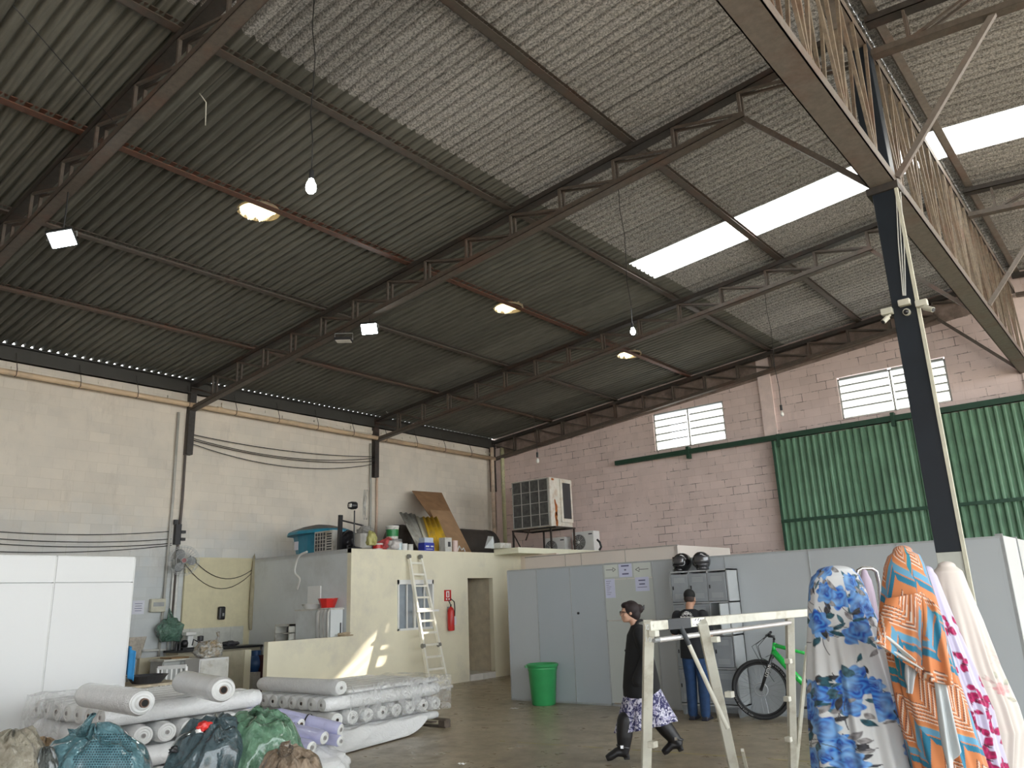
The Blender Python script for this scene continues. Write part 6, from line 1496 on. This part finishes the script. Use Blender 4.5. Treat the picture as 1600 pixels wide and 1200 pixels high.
drape('draped_fabric', 'white cloth with blue flowers and teal leaves, leftmost of the draped cloths', [(893, 1277, 1333), (900, 1269, 1341), (915, 1265, 1348), (950, 1263, 1360), (1000, 1263, 1380), (1060, 1265, 1402), (1130, 1270, 1425), (1200, 1276, 1446)], 4.1, blue_floral, seed=1, nu=420, nv=420, pleat=.06, npl=8)
drape('draped_fabric', 'pale cream cloth with soft pink roses, rightmost and rounded at the top', [(885, 1466, 1492), (893, 1458, 1502), (920, 1456, 1512), (970, 1458, 1532), (1040, 1462, 1556), (1100, 1470, 1582), (1140, 1480, 1594), (1200, 1490, 1590)], 4.7, pale_rose, seed=3, nu=300, nv=320, pleat=.05)
drape('draped_fabric', 'lavender cloth printed with magenta butterflies, behind the orange zigzag cloth', [(893, 1440, 1458), (900, 1432, 1463), (930, 1430, 1474), (1000, 1436, 1502), (1060, 1445, 1526), (1110, 1460, 1548), (1160, 1470, 1560), (1200, 1480, 1572)], 4.3, pink_butterfly, seed=4, nu=300, nv=320, pleat=.05)
th, at, rr_, ff = drape('draped_fabric', 'orange and blue zigzag cloth, tallest of the draped cloths', [(862, 1396, 1425), (868, 1388, 1436), (885, 1382, 1444), (920, 1378, 1455), (960, 1374, 1466), (1010, 1384, 1478), (1060, 1394, 1492), (1120, 1408, 1512), (1200, 1430, 1538)], 3.8, chevron, seed=2, nu=420, nv=460, pleat=.055, npl=7)
# thrown over flap of the zigzag cloth with a pale selvedge
def flap(name, quad, D, mat_paint, nu=60, nv=60, bulge=.05, parent=th, seed=0):
    (ax, ay), (bx, by), (cx_, cy_), (dx, dy) = quad; A_, B_, C_, D_ = P(ax, ay, D), P(bx, by, D), P(cx_, cy_, D-.04), P(dx, dy, D-.04); vs = []; ux = []; uy = []
    for j in range(nv):
        for i in range(nu):
            u, v = i/(nu-1), j/(nv-1); p = A_.lerp(B_, u).lerp(D_.lerp(C_, u), v); w = noise.noise(Vector((u*3, v*1.5, seed))); p = p-ff*(bulge*math.sin(u*math.pi)*(.5+.5*v)+.02*math.sin(u*11+2*w)*v+.02*w); vs.append(p); ux.append(p.dot(rr_)); uy.append(p.z)
    b = MB(); b.v = vs; b.f = [(j*nu+i, j*nu+i+1, (j+1)*nu+i+1, (j+1)*nu+i) for j in range(nv-1) for i in range(nu-1)]
    o = b.build(name, m_print, parent, smooth=True, solid=.003); col = mat_paint(np.array(ux), np.array(uy)); ca = o.data.color_attributes.new('print', 'FLOAT_COLOR', 'POINT'); ca.data.foreach_set('color', np.concatenate([col, np.ones((len(col), 1))], 1).astype(np.float32).ravel()); return o
def flap_paint(x, y): return chevron(x+.07, y)
flap('cloth_flap', ((1384, 935), (1440, 925), (1442, 1062), (1364, 1004)), 3.66, flap_paint, bulge=.07)
flap('cloth_selvedge', ((1364, 1004), (1383, 984), (1424, 1026), (1437, 1046)), 3.60, plain((.70, .70, .68)), 40, 10, .01)
flap('pale_lining', ((1415, 1020), (1436, 1045), (1424, 1084), (1414, 1082)), 3.62, plain((.64, .65, .66)), 30, 30, .01)
flap('pale_lining', ((1458, 1052), (1478, 1062), (1500, 1160), (1478, 1215)), 3.56, plain((.62, .66, .67)), 40, 60, .03)
flap('cloth_flap', ((1440, 925), (1470, 960), (1494, 1074), (1442, 1062)), 3.58, flap_paint, bulge=.04, seed=4)
# chrome hoop stand with a mauve cloth and a dark shape behind
hp = [P(1338, 1000, 4.9), P(1338, 905, 4.9), P(1341, 891, 4.9), P(1347, 888, 4.9), P(1362, 888, 4.9), P(1369, 893, 4.9), P(1373, 912, 4.9), P(1378, 1000, 4.9)]
hp = [Vector((hp[0].x, hp[0].y, 0))]+hp+[Vector((hp[-1].x, hp[-1].y, 0))]
tag(MB().path(hp, .012, 10).build('hoop_stand', m_chrome, smooth=True), 'chrome hoop topped stand between the blue flowered and the zigzag cloths', 'stand')
drape('draped_fabric', 'small mauve cloth hanging inside the chrome hoop stand', [(897, 1346, 1356), (902, 1342, 1360), (925, 1342, 1366), (960, 1342, 1372), (1000, 1344, 1376), (1100, 1350, 1384)], 4.75, plain((.56, .46, .56)), seed=7, nu=80, nv=60)
# ------------------------------------------------------------------ people
def fuse(b, voxel=.009, it=6):
    """one continuous surface out of overlapping body volumes"""
    me = bpy.data.meshes.new('tmp'); me.from_pydata([tuple(v) for v in b.v], [], b.f); bm = bmesh.new(); bm.from_mesh(me); bmesh.ops.recalc_face_normals(bm, faces=bm.faces); bm.to_mesh(me); bm.free()
    o = bpy.data.objects.new('tmp', me); COL.objects.link(o)
    r = o.modifiers.new('r', 'REMESH'); r.mode = 'VOXEL'; r.voxel_size = voxel; s = o.modifiers.new('s', 'SMOOTH'); s.iterations = it; s.factor = .5
    dg = bpy.context.evaluated_depsgraph_get(); m2 = bpy.data.meshes.new_from_object(o.evaluated_get(dg)); bpy.data.objects.remove(o); return m2
class Person:
    def __init__(s, label, base, fwd):
        s.t = thing('person', label, 'person', base); f = Vector(fwd).normalized(); s.M = Matrix((f, VZ.cross(f), VZ)).transposed(); s.base = Vector(base)
    def put(s, b, name, mat, voxel=.009, it=6, parent=None):
        me = fuse(b, voxel, it); me.transform(s.M.to_4x4()); me.name = name
        for p in me.polygons: p.use_smooth = True
        me.materials.clear(); me.materials.append(mat); o = bpy.data.objects.new(name, me); COL.objects.link(o); o.parent = parent or s.t; return o
    def raw(s, b, name, mat, parent=None, **k):
        b.v = [s.base+s.M @ v for v in b.v]; return b.build(name, mat, parent or s.t, **k)
def limb(b, pts, rs, n=16):
    """tapered limb with rounded joints"""
    dense = []; dr = []
    for i in range(len(pts)-1):
        for k in range(5): f = k/5; dense.append(Vector(pts[i]).lerp(Vector(pts[i+1]), f)); dr.append(rs[i]*(1-f)+rs[i+1]*f)
    dense.append(Vector(pts[-1])); dr.append(rs[-1]); b.path(dense, dr, n)
    for p, r in zip(pts, rs): b.sphere(p, r*.99, 14, 10)
    return b
def loft(b, rings, n=36):
    """rings (centre, rx, ry) stacked"""
    vs = []; m = len(rings)
    for c, rx, ry in rings:
        c = Vector(c)
        for k in range(n): a = 2*math.pi*k/n; vs.append(c+Vector((rx*math.cos(a), ry*math.sin(a), 0)))
    fs = [(j*n+i, j*n+(i+1) % n, (j+1)*n+(i+1) % n, (j+1)*n+i) for j in range(m-1) for i in range(n)]+[tuple(range(n)), tuple(range((m-1)*n, m*n))]
    return b.add(vs, fs)
def hand(b, w, d, side, curl=.5, sc=1.0):
    """palm and five fingers: w wrist, d pointing direction, side = direction of the thumb"""
    w = Vector(w); d = Vector(d).normalized(); sd = Vector(side).normalized(); sd = (sd-d*sd.dot(d)).normalized(); nn = d.cross(sd)
    b.path([w, w+d*.04*sc, w+d*.085*sc], [.022*sc, .034*sc, .034*sc], 12, flat=.5)
    for i, (o_, L) in enumerate(((.030, .068), (.010, .078), (-.011, .072), (-.030, .056))):
        p = w+d*.08*sc+sd*o_*sc; pts = [p]; dd = d.copy()
        for k in range(3): dd = (Matrix.Rotation(curl*(.5+.25*k), 3, sd) @ dd).normalized(); pts.append(pts[-1]+dd*L*sc*(.42, .33, .25)[k])
        b.path([w+d*.05*sc+sd*o_*.8*sc]+pts, [.009*sc]*3+[.008*sc, .007*sc], 8)
    p = w+d*.025*sc+sd*.025*sc; b.path([p, p+(d*.5+sd*.8)*.03*sc, p+(d*.85+sd*.6)*.06*sc], [.012*sc, .010*sc, .008*sc], 8)
m_skin = M('skin_light', (.50, .29, .20), .5, var=.06); m_skin2 = M('skin_warm', (.42, .23, .15), .5, var=.06)
def head(b, c, face, s=1.0, female=False):
    """head in the local frame, looking along +x"""
    c = Vector(c)
    b.sphere(c+Vector((-.012, 0, .03))*s, Vector((.092, .074, .095))*s, 24, 18)
    b.sphere(c+Vector((.028, 0, -.045))*s, Vector((.058, .052, .065))*s, 20, 14)
    b.sphere(c+Vector((.058, 0, -.092))*s, Vector((.022, .024, .018))*s, 12, 8)                      # chin
    b.path([c+Vector((.082, 0, .022))*s, c+Vector((.098, 0, -.012))*s, c+Vector((.106, 0, -.028))*s], [.008*s, .012*s, .013*s], 10)   # nose
    b.sphere(c+Vector((.092, .010, -.032))*s, .009*s, 8, 6); b.sphere(c+Vector((.092, -.010, -.032))*s, .009*s, 8, 6)
    b.sphere(c+Vector((.082, 0, -.058))*s, Vector((.012, .024, .008))*s, 12, 8); b.sphere(c+Vector((.08, 0, -.070))*s, Vector((.012, .020, .008))*s, 12, 8)   # lips
    for q in (-1, 1):
        b.sphere(c+Vector((.070, q*.030, .022))*s, Vector((.018, .022, .008))*s, 10, 8)      # brow
        b.sphere(c+Vector((.045, q*.045, -.03))*s, Vector((.03, .018, .026))*s, 10, 8)       # cheek
        b.sphere(c+Vector((-.012, q*.076, -.008))*s, Vector((.017, .008, .030))*s, 12, 8)     # ear
# -------- woman walking to the left
fl = onZ(966, 1189, 0); fr_ = onZ(1052, 1184, 0)
wb = (fl+fr_)/2; wf_ = (fl-fr_).normalized(); wf_ = (wf_*.5+Vector((-.86, -.5, 0))*.5).normalized()
wb = onZ(1008, 1187, 0)
Wm = Person('person walking left in a black blazer, patterned skirt and tall black boots', wb, wf_)
hgt = 1.60
ff_x, rf_x = .29, -.26     # front and rear foot
b = MB(); head(b, (.055, 0, 1.485), None, .94)
b.path([(.02, 0, 1.43), (.0, 0, 1.36), (-.02, 0, 1.28)], [.05, .048, .06], 14)
loft(b, [((-.02, 0, .84), .10, .15), ((-.015, 0, 1.0), .085, .125), ((-.01, 0, 1.15), .10, .14), ((-.02, 0, 1.28), .09, .16), ((-.02, 0, 1.33), .06, .09)])
limb(b, [(.0, .08, .86), (.12, .08, .50), (.20, .085, .12)], [.07, .05, .035]); limb(b, [(-.02, -.08, .86), (-.10, -.08, .49), (-.30, -.08, .16)], [.07, .05, .035])
limb(b, [(-.02, .17, 1.27), (-.07, .21, 1.02), (.02, .17, .86)], [.045, .036, .028]); limb(b, [(-.02, -.17, 1.27), (-.08, -.21, 1.02), (.0, -.17, .86)], [.045, .036, .028])
hand(b, (.02, .16, .86), (.3, -.3, -.9), (.9, .1, .3), .5, .85); hand(b, (.0, -.16, .86), (.3, .3, -.9), (.9, -.1, .3), .5, .85)
Wm.put(b, 'body', m_skin, .0085, 3)
# hair with a bun and clip
b = MB(); c = Vector((.055, 0, 1.485))
b.sphere(c+Vector((-.028, 0, .035)), (.094, .083, .094), 24, 18); b.sphere(c+Vector((-.065, 0, -.02)), (.062, .068, .075), 20, 14); b.sphere(c+Vector((-.118, 0, .035)), (.045, .045, .05), 18, 12); b.sphere(c+Vector((.02, 0, .075)), (.062, .068, .04), 18, 12)
hr = Wm.put(b, 'hair', M('dark_maroon_hair', (.010, .003, .003), .7, var=.3, scale=30), .008, 3)
b = MB()
for k in range(5): a = -.9+.45*k; b.path([c+Vector((-.135, .02*math.sin(a*2), .02+.0*k)), c+Vector((-.165-.01*math.cos(a), .03*math.sin(a), .05+.03*math.sin(a)))], .007, 6)
Wm.raw(b, 'hair_clip', m_black, smooth=True)
b = MB()
for q in (-1, 1):
    b.path([c+Vector((.090-.004*math.cos(a), q*.032+.022*math.cos(a), .0+.018*math.sin(a))) for a in [2*math.pi*k/18 for k in range(18)]], .0025, 6, closed=True); b.path([c+Vector((.086, q*.054, .004)), c+Vector((-.01, q*.078, .004))], .003, 6)
b.path([c+Vector((.094, -.01, .004)), c+Vector((.094, .01, .004))], .003, 6); Wm.raw(b, 'glasses', m_black)
# white mask strap / mask on the chin
b = MB(); b.sphere(c+Vector((.068, 0, -.068)), (.034, .046, .030), 16, 12); pass
b = MB()
loft(b, [((-.02, 0, .62), .20, .20), ((-.02, 0, .72), .20, .205), ((-.02, 0, .84), .185, .195), ((-.02, 0, 1.0), .16, .175), ((-.02, 0, 1.14), .135, .175), ((-.025, 0, 1.25), .12, .19), ((-.03, 0, 1.31), .09, .15), ((-.02, 0, 1.355), .06, .075)])
limb(b, [(-.03, .165, 1.27), (-.08, .22, 1.03), (.03, .185, .80)], [.075, .07, .065]); limb(b, [(-.03, -.165, 1.27), (-.09, -.22, 1.03), (.01, -.185, .80)], [.075, .07, .065])
b.path([(.01, .05, 1.34), (-.03, .06, 1.39), (-.08, .0, 1.40), (-.03, -.06, 1.39), (.01, -.05, 1.34)], .018, 8)
blz = Wm.put(b, 'blazer', M('black_blazer', (.007, .007, .008), .85, var=.2), .010, 5)
b = MB()
for z in (.85, .97, 1.09): b.tube((.118, -.01, z), (.132, -.01, z), .01, 10)
Wm.raw(b, 'buttons', m_dark)
b = MB(); n = 120; m_ = 24; vs = []
for j in range(m_):
    f = j/(m_-1); z = .70-.37*f; 
    for i in range(n): a = 2*math.pi*i/n; k = 1+.05*f*math.sin(9*a+2)+.03*f*math.sin(17*a); zz = z-(.06*f*max(0, math.cos(a)))+(.05*f*max(0, -math.cos(a))); vs.append((-.03-.01*f+(.185+.145*f)*k*math.cos(a), (.185+.03*f)*k*math.sin(a), zz))
b.add(vs, [(j*n+i, j*n+(i+1) % n, (j+1)*n+(i+1) % n, (j+1)*n+i) for j in range(m_-1) for i in range(n)])
tn = NT('navy_white_print'); nz_ = tn.noise(17, 3, .6, tn.pos(), 1.5); nz3 = tn.noise(30, 3, .6, tn.pos(), .5)
cc_ = tn.ramp(nz_, [(.45, (.62, .61, .70)), (.50, (.035, .035, .11))]); cc_ = tn.mix(tn.ramp(nz3, [(.56, 0.), (.60, 1.)]), cc_, (.35, .33, .50)); tn.base(cc_); tn.set(rough=.85)
Wm.raw(b, 'skirt', tn.m, smooth=True, solid=.004)
m_boot = M('black_boot', (.009, .008, .009), .5, var=.2)
def boot(knee, ankle, toe_d, y, heel_up=0, label='boot'):
    b = MB(); limb(b, [knee, ((knee[0]+ankle[0])/2, y, (knee[2]+ankle[2])/2), ankle], [.088, .086, .062]); a = Vector(ankle)
    toe = a+Vector(toe_d); b.path([a+Vector((-.03, 0, -.02)), a.lerp(toe, .4)+VZ*.015, a.lerp(toe, .8), toe], [.058, .056, .050, .036], 14, flat=.8); b.box(a+Vector((-.028, 0, -.062)), (.06, .055, .05), Euler((0, math.atan2(-toe_d[2]-.045, toe_d[0]) if heel_up else 0, 0)))
    o = Wm.put(b, 'boot', m_boot, .008, 3)
    k = MB(); k.path([a+Vector((.066*math.cos(q), .066*math.sin(q), .04+.015*math.cos(q))) for q in [2*math.pi*i/20 for i in range(20)]], .008, 6, closed=True); k2 = MB().box(a+Vector((.02, .068, .045)), (.03, .008, .03)); 
    Wm.raw(k, 'boot_strap', m_black, o) ; Wm.raw(k2, 'buckle', m_chrome, o)
boot((.185, .085, .40), (.225, .085, .11), (.185, 0, -.072), .085)
boot((-.15, -.08, .42), (-.36, -.08, .145), (.16, 0, -.10), -.08, 1)
# -------- man with his back to us at the lockers
mb = onZ(1104, 1122, 0); mb.y = min(mb.y, LYF-.37)
Mm = Person('person in a black printed T-shirt and blue jeans facing the lockers', mb, (-.12, 1, 0))
b = MB(); head(b, (.04, 0, 1.585), None, 1.0)
b.path([(.0, 0, 1.53), (-.02, 0, 1.46), (-.03, 0, 1.38)], [.054, .056, .07], 14)
loft(b, [((-.02, 0, .90), .10, .155), ((-.02, 0, 1.05), .095, .145), ((-.02, 0, 1.22), .11, .165), ((-.03, 0, 1.36), .10, .185), ((-.03, 0, 1.43), .07, .11)])
limb(b, [(-.01, .085, .92), (.03, .09, .50), (-.01, .09, .10)], [.09, .06, .04]); limb(b, [(-.01, -.085, .92), (.0, -.09, .50), (-.04, -.09, .10)], [.09, .06, .04])
limb(b, [(-.03, .19, 1.37), (-.02, .26, 1.10), (.20, .20, 1.14)], [.055, .042, .03]); limb(b, [(-.03, -.19, 1.37), (-.02, -.26, 1.10), (.20, -.18, 1.18)], [.055, .042, .03])
hand(b, (.20, .20, 1.14), (.95, -.2, .1), (.1, 0, 1), .6); hand(b, (.20, -.18, 1.18), (.95, .1, .2), (0, .3, 1), .6)
Mm.put(b, 'body', m_skin2, .0085, 3)
c = Vector((.04, 0, 1.585)); b = MB(); b.sphere(c+Vector((-.016, 0, .058)), (.094, .080, .085), 24, 18); Mm.put(b, 'hair', M('black_hair', (.006, .006, .006), .8, var=.3, scale=40), .007, 2)
b = MB(); b.sphere(c+Vector((-.028, 0, .012)), (.086, .0775, .062), 24, 16); Mm.put(b, 'shaved_hair', M('shaved_hair', (.045, .032, .028), .9, var=.3, scale=60), .007, 2)
b = MB()
loft(b, [((-.02, 0, .80), .135, .19), ((-.02, 0, .92), .13, .185), ((-.02, 0, 1.08), .122, .175), ((-.025, 0, 1.24), .13, .195), ((-.03, 0, 1.36), .115, .205), ((-.03, 0, 1.42), .09, .15), ((-.025, 0, 1.455), .065, .075)])
limb(b, [(-.03, .185, 1.37), (-.025, .245, 1.17)], [.075, .07]); limb(b, [(-.03, -.185, 1.37), (-.025, -.245, 1.17)], [.075, .07])
ts = Mm.put(b, 't_shirt', M('black_cotton', (.008, .009, .012), .85, var=.2), .010, 5)
b = MB(); xk = -.150
for k in range(9): a = math.pi*k/8; y_, z_ = .075*math.cos(a), 1.375+.05*math.sin(a); b.path([(xk, y_*.55, 1.375+.02*math.sin(a)), (xk+.01, y_, z_)], .004, 5)
b.path([(xk, .028*math.cos(a), 1.40+.024*math.sin(a)) for a in [2*math.pi*k/14 for k in range(14)]], .004, 5, closed=True); b.bar((xk, -.03, 1.395), (xk, .03, 1.395), .004, .01)
for k in range(8): y_ = -.085+.0243*k; b.bar((xk, y_-.008, 1.350), (xk, y_+.008, 1.350), .003, .012+.010*(k % 2)); b.bar((xk, y_-.007, 1.322), (xk, y_+.006, 1.322), .003, .008)
Mm.raw(b, 'shirt_print', m_whitepl, ts)
b = MB(); loft(b, [((-.015, 0, .80), .11, .16), ((-.02, 0, .93), .115, .165)]); limb(b, [(-.01, .085, .84), (.03, .095, .48), (-.01, .095, .085)], [.098, .078, .066]); limb(b, [(-.01, -.085, .84), (.0, -.095, .48), (-.04, -.095, .085)], [.098, .078, .066])
Mm.put(b, 'jeans', M('blue_denim', (.012, .04, .11), .85, var=.3, scale=10), .010, 4)
for y_, x_ in ((.095, -.01), (-.095, -.04)):
    b = MB(); b.path([(x_-.05, y_, .04), (x_+.02, y_, .045), (x_+.12, y_, .035), (x_+.18, y_, .028)], [.038, .044, .038, .026], 14, flat=.9); b.box((x_+.06, y_, .012), (.26, .085, .022)); sh = Mm.put(b, 'shoe', M('dark_shoe', (.02, .02, .03), .5), .008, 2)
